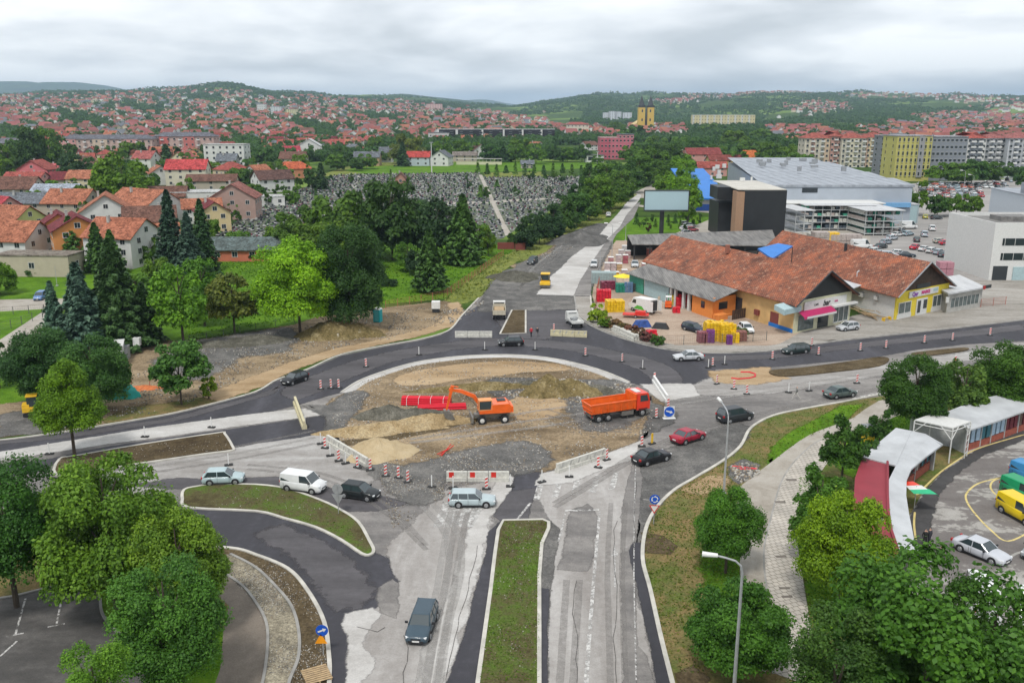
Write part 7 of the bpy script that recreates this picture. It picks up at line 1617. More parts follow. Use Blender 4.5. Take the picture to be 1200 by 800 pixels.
# right row
t=thing('market_stall_row','straight market stall row with pale roof and hanging clothes at the right','market stall')
fr=[(1129,492),(1137,503),(1168,493),(1200,481.5),(1290,452)];bk=[(1098,483.5),(1105,484),(1145,468),(1178,461),(1290,430)]
b=MB();
for i in range(1,4): roofquad(b,[(*G(*fr[i],3.0),3.0),(*G(*fr[i+1],3.0),3.0),(*G(*bk[i+1],3.5),3.5),(*G(*bk[i],3.5),3.5)],.18)
b.build('roof',m_wpan,t)
bs=[G(p[0],p[1],3.0) for p in fr[1:]];b=MB();pl=MB();cl=[MB() for _ in range(6)];nn=0
for i in range(len(bs)-1):
    a,c_=Vector(bs[i])+Vector((0,.9)),Vector(bs[i+1])+Vector((0,.9));L=(c_-a).length;ang=math.atan2(c_.y-a.y,c_.x-a.x);m_=(a+c_)/2;pl.box((m_.x,m_.y,.4),(L,.2,.8),ang);b.box((m_.x,m_.y,2.85),(L,.2,.3),ang);n=int(L/.9)
    for k in range(n):
        q=a+(c_-a)*((k+.5)/n);nn+=1;j=(2 if nn not in (4,5) else 4) if 1<nn<9 else random.choice([0,1,1,3,1,0]);cl[j].box((q.x,q.y,1.8),(.68,.14,1.75),ang)
    for k in range(0,n,3): q=a+(c_-a)*(k/n);b.box((q.x,q.y,1.5),(.12,.3,3.0),ang)
a,c_=Vector(G(1100,486,3.2)),Vector(G(1136,504,3.0));m_=(a+c_)/2;b.box((m_.x+.4,m_.y+.3,1.5),((c_-a).length-1.2,.2,3.0),math.atan2(c_.y-a.y,c_.x-a.x))
b.build('stall_frame',m_stallw,t);pl.build('plinth',m_brickr,t)
for i in range(6):
    if cl[i].v: cl[i].build('hanging_clothes',m_cl[i],t)
t=thing('market_canopy','white steel canopy with lattice legs between the two stall rows','canopy');cp=[(1072,491.5),(1092,484.5),(1138,493.5),(1117,501)];b=MB();slab(b,cp,4.0,.12);b.build('canopy_roof',m_frame,t);b=MB()
cw=[G(*p,4.0) for p in cp]
for q in cw: b.tube((*q,0),(*q,3.9),.07)
for q,r_ in ((cw[3],cw[2]),(cw[0],cw[3]),(cw[1],cw[2])): b.tube((*q,3.6),(*r_,3.6),.05);b.tube((*q,2.6),(q[0]+(r_[0]-q[0])*.3,q[1]+(r_[1]-q[1])*.3,3.9),.05);b.tube((*r_,2.6),(r_[0]+(q[0]-r_[0])*.3,r_[1]+(q[1]-r_[1])*.3,3.9),.05)
for z in (.6,1.3,2.0,2.7): b.tube((cw[3][0]+2.2,cw[3][1]+1.2,z),(cw[2][0],cw[2][1],z),.035)
b.tube((cw[3][0]+2.2,cw[3][1]+1.2,0),(cw[3][0]+2.2,cw[3][1]+1.2,3.6),.05);b.build('leg',m_frame,t)
t=thing('grey_kiosk','closed grey metal kiosk under the white canopy','kiosk');x,y=G(1104,524,0);b=MB();M=Matrix.Translation((x,y+1.8,0)) @ Matrix.Rotation(R(-20),4,'Z');b.box((0,0,1.45),(5.2,2.6,2.9));part(b,M,'wall',m_stallw,t);b=MB();b.box((0,0,2.97),(5.5,2.9,.14));part(b,M,'roof',m_zinc,t);b=MB();b.box((2.62,0,1.2),(.06,1,2));part(b,M,'door',m_grey,t)
# parasol, tarp
t=thing('striped_parasol','red, white and green parasol beside the curved kiosk','parasol');x,y=G(1071,596,0);b=MB();b.tube((x,y,0),(x,y,2.4),.04);b.build('pole',m_frame,t)
pc_=[(m_cabred,0),(m_whr,1),(simple('green_fabric',(.03,.42,.2),.7),2)]
for mt,i in pc_:
    b=MB();y0=y+1.2-.9*i;b.face([(x-.9,y0,2.2),(x+.2+.35*i,y0,2.25),(x+.6+.3*i,y0-.9,2.15),(x-.9,y0-.9,2.2)]);b.face([(x+.2+.35*i,y0,2.25),(x+.9+.3*i,y0-.3,1.9),(x+1.0+.25*i,y0-1.0,1.85),(x+.6+.3*i,y0-.9,2.15)]);b.build('fabric_panel',mt,t,fix=False)
t=thing('grey_awning','pale grey cloth awning at the lower end of the kiosk','awning');b=MB();slab(b,[(1073,636),(1081,641),(1093,658),(1076,656)],2.6,.06);b.build('cloth',simple('pale_cloth',(.42,.42,.46),.8),t);b=MB();q=G(1091,657,2.6);b.tube((*q,0),(*q,2.6),.03);q=G(1081,642,2.6);b.tube((*q,0),(*q,2.6),.03);b.build('pole',m_grey,t)
t=thing('waste_bin','yellow clothes bank on legs beside the dark shrub','bin');x,y=G(1016,519);b=MB();b.box((x,y,1.3),(1.2,1.0,1.4));b.build('container',m_yel,t);b=MB();b.box((x,y,2.05),(1.3,1.1,.12));b.build('lid',m_grey,t);b=MB()
for i in (-.5,.5):
    for j in (-.4,.4): b.tube((x+i,y+j,0),(x+i,y+j,.7),.05)
b.build('leg',m_yel,t)
# ================================================================ roadworks furniture
m_red=simple('signal_red',(.6,.03,.02),.5,var=.1);m_wht=simple('signal_white',(.72,.72,.7),.5,var=.12);m_foot=simple('rubber_foot',(.035,.035,.035),.9);m_sblue=simple('sign_blue',(.01,.09,.5),.4);m_oran=simple('sign_orange',(.85,.32,.01),.5);m_back=simple('sign_back',(.4,.41,.42),.4,metal=.3)
def beacon_proto(kind):
    t=thing('marker_beacon' if kind else 'marker_post','x','marker')
    b=MB();b.box((0,0,.06),(.8,.4,.12));b.build('foot',m_foot,t)
    if kind==2:
        b=MB();b.box((0,0,.62),(.25,.06,1.0));b.build('panel',m_yel,t);return t
    w_=.26 if kind else .1
    b=MB();b.box((0,0,.64),(w_,.05,1.04));p=b.build('panel',m_wht,t)
    if kind:
        b=MB()
        for i in range(3): z=.3+i*.32;b.face([(-.13,-.028,z-.1),(.13,-.028,z+.03),(.13,-.028,z+.19),(-.13,-.028,z+.06)]);b.face([(-.13,.028,z-.1),(.13,.028,z+.03),(.13,.028,z+.19),(-.13,.028,z+.06)])
        b.build('stripe',m_red,p)
    return t
bp=[beacon_proto(i) for i in range(3)]
for q in bp: kids_of(q)
BC=[(376,456,1),(388,455,1),(397,455,1),(429,430,1),(376,520,0),(381,525,1),(387,534,0),(397,540,1),(405,543,0),(419,548,1),(434,551,1),(452,558,1),(467,560,1),(478,565,1),(506,571,0),(531,572,0),(570,573,1),(598,570,0),(491,416,0),(568,410,0),(627,410,0),(686,417,1),(729,424,1),(753,432,0),(767,447,1),(830,431,0),(835,429,1),(849,427,0),(840,450,1),(860,456,1),(875,462,1),(905,421,1),(951,405,1),(959,416,1),(1008,411,1),(1038,408,1),(1083,402,1),(1116,399,1),(1160,393,1),(924,460,0),(948,458,0),(1004,449,1),(1119,427,1),(769,490,1),(752,523,1),(764,520,2),(711,539,1),(701,548,1),(667,559,0),(635,565,0),(58,532,0),(170,512,0),(248,501,0),(268,545,0),(358,500,0),(649,388,1),(783,478,1)]
ORD='left of the excavator,left of the black hatchback,near the upper left kerb'.split(',')
for i,(px,py,k) in enumerate(BC):
    x,y=G(px,py,.07)
    zn=('on the new asphalt left of the island' if px<440 and py<480 else 'in the row beside the long concrete barrier' if px<520 and py<580 and px>360 else 'along the left arm of the road' if px<300 else 'around the red and white barrier' if px<610 and py>560 else 'on the concrete slab south of the island' if py>530 and px<720 else 'beside the dump truck and blue arrow sign' if py>475 and px<800 else 'along the top of the ring' if px<800 and py<440 else 'along the new lane in front of the shops' if py<426 else 'on the right arm near the walking man')
    dup(bp[k],(x,y,.07),random.uniform(-.6,.6),'%s %s' % (['thin white marker post','red and white striped beacon','yellow beacon'][k],zn),'beacons and posts of the roadworks',color=None).scale=(1.05,1.05,1.12)
for q in bp:
    for ch in list(KIDS[q.name]):
        for g in list(KIDS[ch.name]): bpy.data.objects.remove(g)
        bpy.data.objects.remove(ch)
    bpy.data.objects.remove(q)
KIDS.clear()
def barrier(a,b_,h,mt,label,stripes=None,wd=.45,z=.07):
    (c,ang)=P2(a,b_,z);A,B=G(*a,z),G(*b_,z);L=math.hypot(A[0]-B[0],A[1]-B[1]);t=thing('road_barrier',label,'barrier',c,ang);n=max(1,round(L/2.0));b=MB()
    for i in range(n): b.box((-L/2+L*(i+.5)/n,0,h*.2),(L/n*.97,wd*1.3,h*.4));b.box((-L/2+L*(i+.5)/n,0,h*.7),(L/n*.97,wd*.6,h*.6))
    b.build('block',mt,t)
    if stripes:
        b=MB();m_=int(L/1.0)
        for i in range(m_):
            if i % 2==0 or stripes==2:
                x=-L/2+L*(i+.5)/m_;w_=.5 if stripes==1 else .22;s_=0 if stripes==1 else .25
                for sg in (-1,1): b.face([(x-w_/2,sg*(wd*.3+.012),h*.42),(x+w_/2,sg*(wd*.3+.012),h*.42),(x+w_/2+s_,sg*(wd*.3+.012),h*.98),(x-w_/2+s_,sg*(wd*.3+.012),h*.98)])
        b.build('stripe',m_red if stripes==1 else m_concw,t)
m_yb=simple('faded_yellow_concrete',(.55,.5,.33),.9,var=.2);m_wb=simple('whitened_concrete',(.56,.55,.5),.9,var=.25)
barrier((533,395),(577,395),1.0,m_wb,'whitish barrier left of the narrow island on the north branch');barrier((645,393),(688,395),1.0,m_yb,'yellowish barrier with diagonal stripes in front of the flatbed lorry',2)
barrier((346,473),(357,503),1.0,m_yb,'pale yellow barrier across the closed left lane');barrier((384,519),(431,547),1.0,m_wb,'long concrete barrier in front of the sand cone',2)
barrier((523,563),(597,563),1.0,m_wb,'red and white barrier above the silver estate car',1);barrier((652,554),(709,535),1.0,m_wb,'white barrier on the concrete slab south of the island',2);barrier((766,447),(782,471),.9,m_wht,'leaning white barrier right of the dump truck')
t=thing('concrete_beams','stack of pale concrete beams on the verge outside the yard hedge','beams');(c,ang)=P2((718,386),(748,401));t.location=c;t.rotation_euler=(0,0,ang);b=MB()
for i in range(3): b.box((0,i*.5-.5,.3),(7.5,.4,.5));
for i in range(2): b.box((.2,i*.5-.3,.82),(7.2,.4,.45),.03)
b.build('beam',m_wb,t)
# street lamps
def street_lamp(base,h,arm,label,r=.11,z=0):
    x,y=base;t=thing('street_lamp',label,'street lamp',(x,y,z));b=MB();b.tube((0,0,0),(0,0,h-.9),r,r*.6,10);b.box((0,0,.1),(.45,.45,.2));b.build('pole',m_grey2,t)
    if arm:
        ax,ay=arm;b=MB();pts_=[(0,0,h-.9),(ax*.06,ay*.06,h-.45),(ax*.25,ay*.25,h-.15),(ax*.6,ay*.6,h),(ax,ay,h+.12)];b.path(pts_,r*.5,8);b.build('arm',m_grey2,t);b=MB();M_=Matrix.Translation((ax*1.12,ay*1.12,h+.1)) @ Matrix.Rotation(math.atan2(ay,ax),4,'Z');b.tube(M_ @ Vector((-.45,0,0)),M_ @ Vector((.45,0,.02)),.13,.17,10);b.build('lamp_head',m_wht,t)
    else: b=MB();b.tube((0,0,h-.9),(0,0,h-.5),r*.7);b.build('cap',m_grey2,t)
m_grey2=simple('galvanised_pole',(.42,.43,.44),.45,metal=.3,var=.15)
zz=10.4;bx_,by_=G(871,655,zz);hx,hy=G(836,652,zz);street_lamp((bx_,by_),zz,(hx-bx_,hy-by_),'tall curved street lamp in the lower right foreground',.13)
street_lamp(G(848,579),zat(G(848,579)[1],487)+.5,(-.2,2.6),'straight grey lamp post in front of the people carrier',.12)
q=G(1021,612,4.4);street_lamp(q,4.4,(.5,.15),'short white lamp on the dark red kiosk roof',.05)
for i,(px,b0,tp,lb) in enumerate([(733,282,262,'lamp post beside the straight road nearest the billboard'),(717,303,262,'lamp post where the concrete carriageway narrows'),(744,228,215,'distant lamp post at the bend of the straight road'),(551,312,276,'pale pole on the fence of the park lawn'),(67,335,309,'leaning pole on the lawn behind the blue car'),(1136,252,205,'tall lamp between the car park trees'),(1074,262,226,'tall lamp in front of the car park tree'),(1089,245,215,'thin lamp left of the yellow block car park'),(703,317,290,'thin post beside the goods stacks'),(1127,240,200,'tall lamp above the far car park')]):
    x,y=G(px,b0);h=zat(y,tp);street_lamp((x,y),h,(-1.5,0) if i in (0,1,2,5,6,9) else None,lb,.1 if i != 4 else .06)
# signs
def disc(par,name,c,r,mt,tilt,M_,k=28):
    b=MB();b.tube((0,-.012,0),(0,.012,0),r,k=k);b.v=[tuple(M_ @ (Vector(v)+Vector(c))) for v in b.v];return b.build(name,mt,par)
def tri(par,name,c,r,mt,M_,up=True,th=.012,y=0):
    b=MB();s=1 if up else -1;b.prism([(-r,-s*r*.58),(r,-s*r*.58),(0,s*r*1.15)],y-th,y+th,axis='y');b.v=[tuple(M_ @ (Vector(v)+Vector(c))) for v in b.v];return b.build(name,mt,par)
def arrow(par,c,r,M_,ang,y=-.016,mt=None):
    b=MB();pts_=[(-.75,.13),(.2,.13),(.2,.36),(.8,0),(.2,-.36),(.2,-.13),(-.75,-.13)];b.prism([((a*math.cos(ang)-q*math.sin(ang))*r,(a*math.sin(ang)+q*math.cos(ang))*r) for a,q in pts_],y-.004,y+.002,axis='y');b.v=[tuple(M_ @ (Vector(v)+Vector(c))) for v in b.v];return b.build('arrow',mt or m_wht,par)
# roundabout sign right of the southern arm
x,y=G(766,615);M_=Matrix.Translation((x,y,0));t=thing('roundabout_sign','blue roundabout sign above a red-bordered give way triangle on the kerb','traffic sign');b=MB();b.tube((x,y+.05,0),(x,y+.05,2.9),.035);b.build('pole',m_grey2,t)
d_=disc(t,'blue_disc',(0,0,2.5),.45,m_sblue,0,M_)
b=MB()
for i in range(3):
    a0=i*2.094
    for j in range(4): a1=a0+j*.35;a2=a1+.35;b.face([(x+math.cos(a1)*.22,y-.02,2.5+math.sin(a1)*.22),(x+math.cos(a2)*.22,y-.02,2.5+math.sin(a2)*.22),(x+math.cos(a2)*.31,y-.02,2.5+math.sin(a2)*.31),(x+math.cos(a1)*.31,y-.02,2.5+math.sin(a1)*.31)])
    a1=a0+1.4;b.face([(x+math.cos(a1)*.15,y-.02,2.5+math.sin(a1)*.15),(x+math.cos(a1)*.38,y-.02,2.5+math.sin(a1)*.38),(x+math.cos(a1+.45)*.27,y-.02,2.5+math.sin(a1+.45)*.27)])
b.build('circling_arrows',m_wht,d_);tr_=tri(t,'give_way_triangle',(0,0,1.65),.48,m_red,M_,up=False);tri(tr_,'white_field',(0,0,1.66),.34,m_wht,M_,up=False,y=-.014,th=.004)
# arrow sign bottom left
x,y=G(379,768);M_=Matrix.Translation((x,y,0));t=thing('keep_right_sign','blue disc with white arrow above an orange triangle on the curved kerb','traffic sign');b=MB();b.tube((x,y+.05,0),(x,y+.05,2.3),.035);b.build('pole',m_grey2,t);d_=disc(t,'blue_disc',(0,0,1.95),.42,m_sblue,0,M_);arrow(d_,(0,0,1.95),.4,M_,R(22));tri(t,'orange_triangle',(-.1,0,1.2),.42,m_oran,M_)
# arrow sign by the truck
x,y=G(784,491);M_=Matrix.Translation((x,y,0)) @ Matrix.Rotation(R(8),4,'Z');t=thing('arrow_board','blue disc with white arrow on a white frame right of the dump truck','traffic sign');d_=disc(t,'blue_disc',(0,0,.95),.62,m_sblue,0,M_);arrow(d_,(0,0,.95),.58,M_,R(-18));b=MB();b.box((0,.06,.95),(1.3,.03,1.3));b.box((0,0,.1),(1.5,.6,.14));b.v=[tuple(M_ @ Vector(v)) for v in b.v];b.build('back_plate',m_wht,t)
# rear side of signs on the weedy island
x,y=G(397,603);M_=Matrix.Translation((x,y,0)) @ Matrix.Rotation(R(-8),4,'Z');t=thing('road_sign_back','grey backs of a round sign and a triangle on the weedy island','traffic sign');b=MB();b.tube((x,y-.05,0),(x,y-.05,3.0),.035);b.build('pole',m_grey2,t);disc(t,'round_back',(0,0,2.55),.5,m_back,0,M_);tri(t,'triangle_back',(0,0,1.7),.58,m_back,M_,up=False)
# ---- heaps, pipes
def heap(px,row,rx,ry,h,rot,mt,label,z=.07,seed=1,name='soil_heap',flat=0):
    x,y=G(px,row,z);g=random.Random(seed);b=MB();nr,na=12,40;ph=[g.uniform(0,6) for _ in range(6)]
    for i in range(nr+1):
        r=i/nr
        for j in range(na):
            a=j/na*2*math.pi;k=1+.12*math.sin(3*a+ph[0])+.07*math.sin(7*a+ph[1]);f=(1-r)**.9 if not flat else (1-r**3)
            n_=.1*math.sin(a*5+r*8+ph[2])*r+.08*math.sin(a*9-r*14+ph[3])+g.uniform(-.05,.05)
            b.v.append((math.cos(a)*r*rx*k,math.sin(a)*r*ry*k,h*(f+n_*f*(1-f)*3+(g.uniform(-.03,.03) if r<1 else 0))-(.05 if i==nr else 0)))
    for i in range(nr):
        for j in range(na): b.f.append((i*na+j,i*na+(j+1) % na,(i+1)*na+(j+1) % na,(i+1)*na+j));b.m.append(0)
    o=b.build(name,mt,None,(x,y,z),R(rot),smooth=True,fix=False);tag(o,label,'heap','heaps of the roadworks');return o
m_ochre=ground_mat('ochre_spoil',[(.36,(.2,.145,.075)),(.5,(.34,.25,.135)),(.62,(.46,.37,.23))],(.1,.6,3),None,0,.97,5,.45,.8,.1,(2.0,.62,(.5,.42,.28)),bumpd=.15)
m_darkspoil=ground_mat('dark_spoil',[(.38,(.06,.058,.045)),(.5,(.11,.105,.085)),(.62,(.19,.18,.15))],(.1,.6,3),None,0,.97,5,.45,.8,.1,bumpd=.15)
m_olive=ground_mat('olive_spoil',[(.38,(.1,.08,.035)),(.5,(.2,.155,.07)),(.62,(.33,.27,.15))],(.1,.6,3),None,0,.97,4,.5,.9,.1,(1.5,.62,(.4,.37,.3)),bumpd=.2)
m_sandy=ground_mat('heaped_sand',[(.38,(.34,.26,.15)),(.5,(.43,.34,.21)),(.62,(.5,.41,.27))],(.2,.6,2),None,0,.97,9,.15,.3,.1)
heap(424,508,5.2,1.5,1.0,5,m_ochre,'left end of the long ochre spoil bank beside the trench',seed=2);heap(462,503,6,1.6,1.1,7,m_ochre,'middle of the long ochre spoil bank beside the trench',seed=3);heap(505,496,5.5,1.6,1.3,8,m_ochre,'right end of the long ochre spoil bank under the excavator arm',seed=4)
heap(440,489,2.6,1.5,1.3,0,m_darkspoil,'small dark gravel heap left of the twin dark heap',seed=5);heap(457,487,3,1.7,1.5,0,m_darkspoil,'taller dark gravel heap in front of the red pipes',seed=6);heap(486,485,4.5,1.2,.8,4,m_darkspoil,'low dark gravel bank under the red pipes',seed=7)
heap(445,530,3.9,3.3,1.7,0,m_sandy,'clean cone of yellow sand beside the concrete barrier',seed=8,name='sand_heap')
heap(642,461,3.8,2.6,2.7,0,m_olive,'tallest brown spoil heap left of the dump truck',seed=9);heap(668,459,4.4,2.6,1.9,-8,m_olive,'brown spoil heap behind the dump truck',seed=10);heap(620,452,4,1.2,.8,5,m_darkspoil,'low dark bank behind the tallest spoil heap',seed=11);heap(700,458,4,1.8,.9,-20,m_darkspoil,'low rubble bank behind the truck bed',seed=12);heap(570,455,7,1.2,1.0,4,m_olive,'long low brown bank behind the excavator',seed=18);heap(520,458,5,1.0,.6,6,m_olive,'low brown bank left of the excavator boom',seed=19)
heap(395,393,7.5,3.4,2.9,4,m_olive,'broad brown soil heap below the dark park tree',z=.05,seed=13);heap(418,389,5,2.6,1.7,0,m_ochre,'lighter right shoulder of the broad brown heap',z=.05,seed=14)
heap(305,399,5,2.6,1.0,0,m_darkspoil,'dark gravel heap in the gravel yard under the park trees',z=.05,seed=15);heap(255,404,6,2.2,.7,0,m_darkspoil,'flat dark gravel heap left in the gravel yard',z=.05,seed=16)
heap(681,283,8,12,3.2,-30,m_gravelg,'large grey gravel heap beside the pale concrete road',z=.05,seed=17);heap(604,325,6,6,1.5,0,m_darkspoil,'dark gravel heap left of the road roller',seed=20)
patch('trench',[(398,518),(430,515),(470,509),(510,502),(540,495),(541,498),(512,506),(470,514),(432,521),(402,523)],m_soil,15,rough=.3)
m_pipe=simple('red_plastic_pipe',(.6,.012,.03),.35,var=.1)
t=thing('pipe_bundle','strapped bundle of bright red plastic pipes on the island','pipes');(c,ang)=P2((470,473),(530,474));t.location=c;t.rotation_euler=(0,0,ang);b=MB()
for k,n in enumerate((7,6,5,4)):
    for i in range(n): y=(i-(n-1)/2)*.27;b.tube((-3.1,y,.2+k*.22),(3.1,y,.2+k*.22),.12,k=8)
b.build('pipe',m_pipe,t);b=MB()
for x in (-2.4,-.9,.6,2.2): b.path([(x,-.98,.1),(x,-.7,.95),(x,.7,.95),(x,.98,.1)],.03,4)
b.build('strap',m_wht,t)
t=thing('pipe_bundle','loose red pipes sticking out right of the strapped bundle','pipes');(c,ang)=P2((490,478),(545,475));t.location=c;t.rotation_euler=(0,0,ang-.05);b=MB()
for i in range(6): b.tube((-3,i*.26-1.4,.15+(i % 2)*.2),(3,i*.26-1.4,.15+(i % 2)*.2),.12,k=8)
b.build('pipe',m_pipe,t)
t=thing('red_rods','crossed red rods lying on the dark gravel','rods');x,y=G(521,532);b=MB();b.tube((x-.5,y-.6,.1),(x+.9,y+1.3,.5),.05);b.tube((x-.3,y-.8,.1),(x+.6,y+1.4,.6),.05);b.tube((x-.8,y-.3,.1),(x+.5,y+1,.3),.05);b.build('rod',m_red,t)
t=thing('red_hose','red hose loop lying on the dirt between the right lanes','hose');b=MB();pts_=[(*G(*p,.12),.14) for p in [(857,443),(865,444),(878,443),(885,441),(885,438),(878,436),(868,436)]];b.path(pts_,.12,6);b.build('hose',m_pipe,t)
t=thing('red_pipes','short red pipes on the rubble beside the paved path','pipes');b=MB();b.tube((*G(858,548),.15),(*G(887,551),.15),.12);b.tube((*G(860,550),.15),(*G(880,552),.15),.1);b.build('pipe',m_pipe,t)
# portable toilet, tanks, cabins
x,y=G(443,377);t=thing('portable_toilet','turquoise portable toilet beside the park fence','toilet',(x,y,.05),R(-18));b=MB();b.box((0,0,1.1),(1.2,1.2,2.2));b.build('cabin',simple('turquoise_plastic',(.01,.35,.38),.5,var=.1),t);b=MB();b.box((.05,-.62,1.1),(.8,.05,1.9));b.build('door',simple('pale_turquoise',(.1,.48,.5),.5),t);b=MB();b.prism([(-.62,2.2),(.62,2.2),(.45,2.42),(-.45,2.42)],-.62,.62,axis='y');b.build('roof',m_wht,t)
x,y=G(511,366);t=thing('water_tank','white cubic tank on a stand beside the lawn fence','tank',(x,y,.05));b=MB();b.box((0,0,1.4),(1.5,1.3,1.3));b.build('tank',m_wht,t);b=MB();b.box((0,0,.4),(1.3,1.1,.7));b.build('stand',m_dark,t)
x,y=G(136,424);t=thing('site_cabin','white site cabin behind the dark tree','cabin',(x,y,.05),R(-70));b=MB();b.box((0,0,1.3),(5,2.4,2.6));b.build('wall',m_wht,t);b=MB();b.box((0,0,2.68),(5.2,2.6,.12));b.build('roof',m_frame,t);b=MB();b.box((-1,-1.22,1.5),(1,.05,.8));b.build('window',m_glass,t)
x,y=G(146,420);t=thing('site_cabin','smaller grey box right of the white site cabin','cabin',(x,y,.05),R(10));b=MB();b.box((0,0,.9),(1.4,1.6,1.8));b.build('wall',m_back,t);b=MB();b.box((0,0,1.85),(1.5,1.7,.08));b.build('roof',m_grey,t)
x,y=G(162,412);t=thing('water_tank','small white tank on legs right of the cabins','tank',(x,y,.05));b=MB();b.box((0,0,1.6),(1,.9,1.2));b.build('tank',m_wht,t);b=MB();b.box((0,0,.5),(.8,.7,1));b.build('stand',m_dark,t)
o=heap(143,464,2.4,1.5,1.7,0,simple('teal_tarpaulin',(.01,.33,.28),.5,var=.2),'teal tarpaulin covered heap under the dark tree',z=.05,seed=30,name='covered_heap',flat=1)
for i,(px,row) in enumerate([(155,457),(176,455)]):
    x,y=G(px,row);t=thing('survey_stake',['left rusty stake of the orange net enclosure','right rusty stake of the orange net enclosure'][i],'stake',(x,y,0));b=MB();b.tube((0,0,0),(0,0,2.0),.05);b.build('rod',m_rust,t)
heap(170,455,2.2,1.0,.5,0,simple('orange_netting',(.55,.16,.05),.8,var=.4,scale=3),'crumpled orange safety net between the stakes',z=.05,seed=31,name='safety_net')
t=thing('wooden_pallet','light wooden pallets lying at the bottom edge beside the curved kerb','pallet');(c,ang)=P2((362,795),(380,790));t.location=(c[0],c[1],.15);t.rotation_euler=(0,0,ang);b=MB()
for i in range(8): b.box((0,i*.22-.8,.14),(1.7,.15,.03))
for i in range(3): b.box((i*.75-.75,0,.06),(.1,1.8,.1))
b.build('slat',m_wood_l,t)
# people
def person(px,row,h,top,legs,label,face=0,skin=(.5,.3,.22),z=.07,walk=.3,hair=(.05,.035,.02)):
    x,y=G(px,row,z);s=h/1.75;me=bpy.data.meshes.new('body');L=walk
    V=[(0,0,.95),(0,.0,1.2),(0,0,1.42),(0,0,1.52),(0,.01,1.66),(.1,0,.9),(.12,L*.5,.5),(.12,L*.75,.06),(.12,L*.75+.13,.04),(-.1,0,.9),(-.12,-L*.3,.5),(-.12,-L*.9,.1),(-.12,-L*.9+.13,.04),(.2,0,1.4),(.26,-L*.3,1.12),(.25,-L*.1,.85),(-.2,0,1.4),(-.26,L*.3,1.12),(-.25,L*.5,.88)]
    E_=[(0,1),(1,2),(2,3),(3,4),(0,5),(5,6),(6,7),(7,8),(0,9),(9,10),(10,11),(11,12),(2,13),(13,14),(14,15),(2,16),(16,17),(17,18)]
    rad=[.15,.15,.16,.06,.1,.1,.07,.045,.04,.1,.07,.045,.04,.07,.045,.035,.07,.045,.035]
    me.from_pydata([tuple(q*s for q in v) for v in V],E_,[]);o=bpy.data.objects.new('t',me);col.objects.link(o);o.modifiers.new('s','SKIN');me.skin_vertices[0].data[0].use_root=True
    for i,r_ in enumerate(rad): me.skin_vertices[0].data[i].radius=(r_*s*1.0,r_*s*.8)
    sb=o.modifiers.new('u','SUBSURF');sb.levels=1;sb.render_levels=1
    dg=bpy.context.evaluated_depsgraph_get();m2=bpy.data.meshes.new_from_object(o.evaluated_get(dg));bpy.data.objects.remove(o)
    m2.materials.clear();ms=[simple('skin',skin,.6),simple('top_cloth',top,.9,var=.2),simple('leg_cloth',legs,.9,var=.2),simple('hair',hair,.8)]
    for q in ms: m2.materials.append(q)
    for f in m2.polygons:
        zc_=f.center.z/s;f.material_index=3 if zc_>1.68 or (zc_>1.58 and f.center.y<-.02) else 0 if zc_>1.47 else 2 if zc_<.93 and abs(f.center.x)<.2*s else 1;f.use_smooth=True
    r_=bpy.data.objects.new('person',m2);col.objects.link(r_);r_.location=(x,y,z);r_.rotation_euler=(0,0,R(face));return tag(r_,label,'person','pedestrians')
person(622.5,395,1.75,(.5,.03,.05),(.02,.02,.03),'pedestrian in a red top crossing the new asphalt, left of the pair',20);person(629.5,395,1.75,(.03,.03,.035),(.2,.18,.17),'pedestrian in black, right of the pair on the new asphalt',-15)
person(933,468,1.85,(.2,.2,.19),(.5,.48,.44),'man walking with wide stride between the beacons of the right arm',90,walk=.55);person(772,357,1.8,(.5,.42,.32),(.05,.05,.05),'worker in a pale shirt beside the open white van',0,walk=.1)
person(1083,641,1.75,(.02,.02,.02),(.02,.02,.02),'person in black at the kiosk end, upper left of two',0,z=.08,walk=.1);person(1088,639,1.7,(.04,.04,.05),(.03,.03,.04),'person in dark clothes beside the first one at the kiosk',30,z=.08,walk=.1);person(1101,661,1.75,(.02,.02,.025),(.02,.02,.02),'lone person in black between the kiosk and the white van',10,z=.08,walk=.1)
person(626,312,1.75,(.03,.03,.03),(.04,.04,.05),'worker in dark clothes beside the gravel heap and dark car',0,walk=.2)
# ---- goods yard
def crates(px,row,w_,d_,h_,c,label,rot=0,grid_=.6,name='crate_stack',z=.03,wrap=False):
    x,y=G(px,row,z);t=thing(name,label,'stack',(x,y+d_/2,z),R(rot),'stacks in the goods yard');nx,ny,nz=max(1,round(w_/grid_)),max(1,round(d_/grid_)),max(1,round(h_/(grid_*.7)))
    mt=simple('crate_plastic' if not wrap else 'wrapped_pallet',c,.5 if not wrap else .35,var=.3,scale=2);bs_=[MB() for _ in range(1)]
    for i in range(nx):
        for j in range(ny):
            hh=nz-(random.random()<.2) if not wrap else nz
            for k in range(hh):
                if 0<i<nx-1 and 0<j<ny-1 and k<hh-1: continue
                bs_[0].box((-w_/2+w_*(i+.5)/nx,-d_/2+d_*(j+.5)/ny,h_*(k+.5)/nz),(w_/nx*.9,d_/ny*.9,h_/nz*.88))
    bs_[0].build('crate' if not wrap else 'bale',mt,t)
    if wrap: b=MB();b.box((0,0,h_+.04),(w_*.98,d_*.98,.08));b.build('top_sheet',m_wht,t)
YC,RC=(.75,.47,.01),(.62,.015,.035)
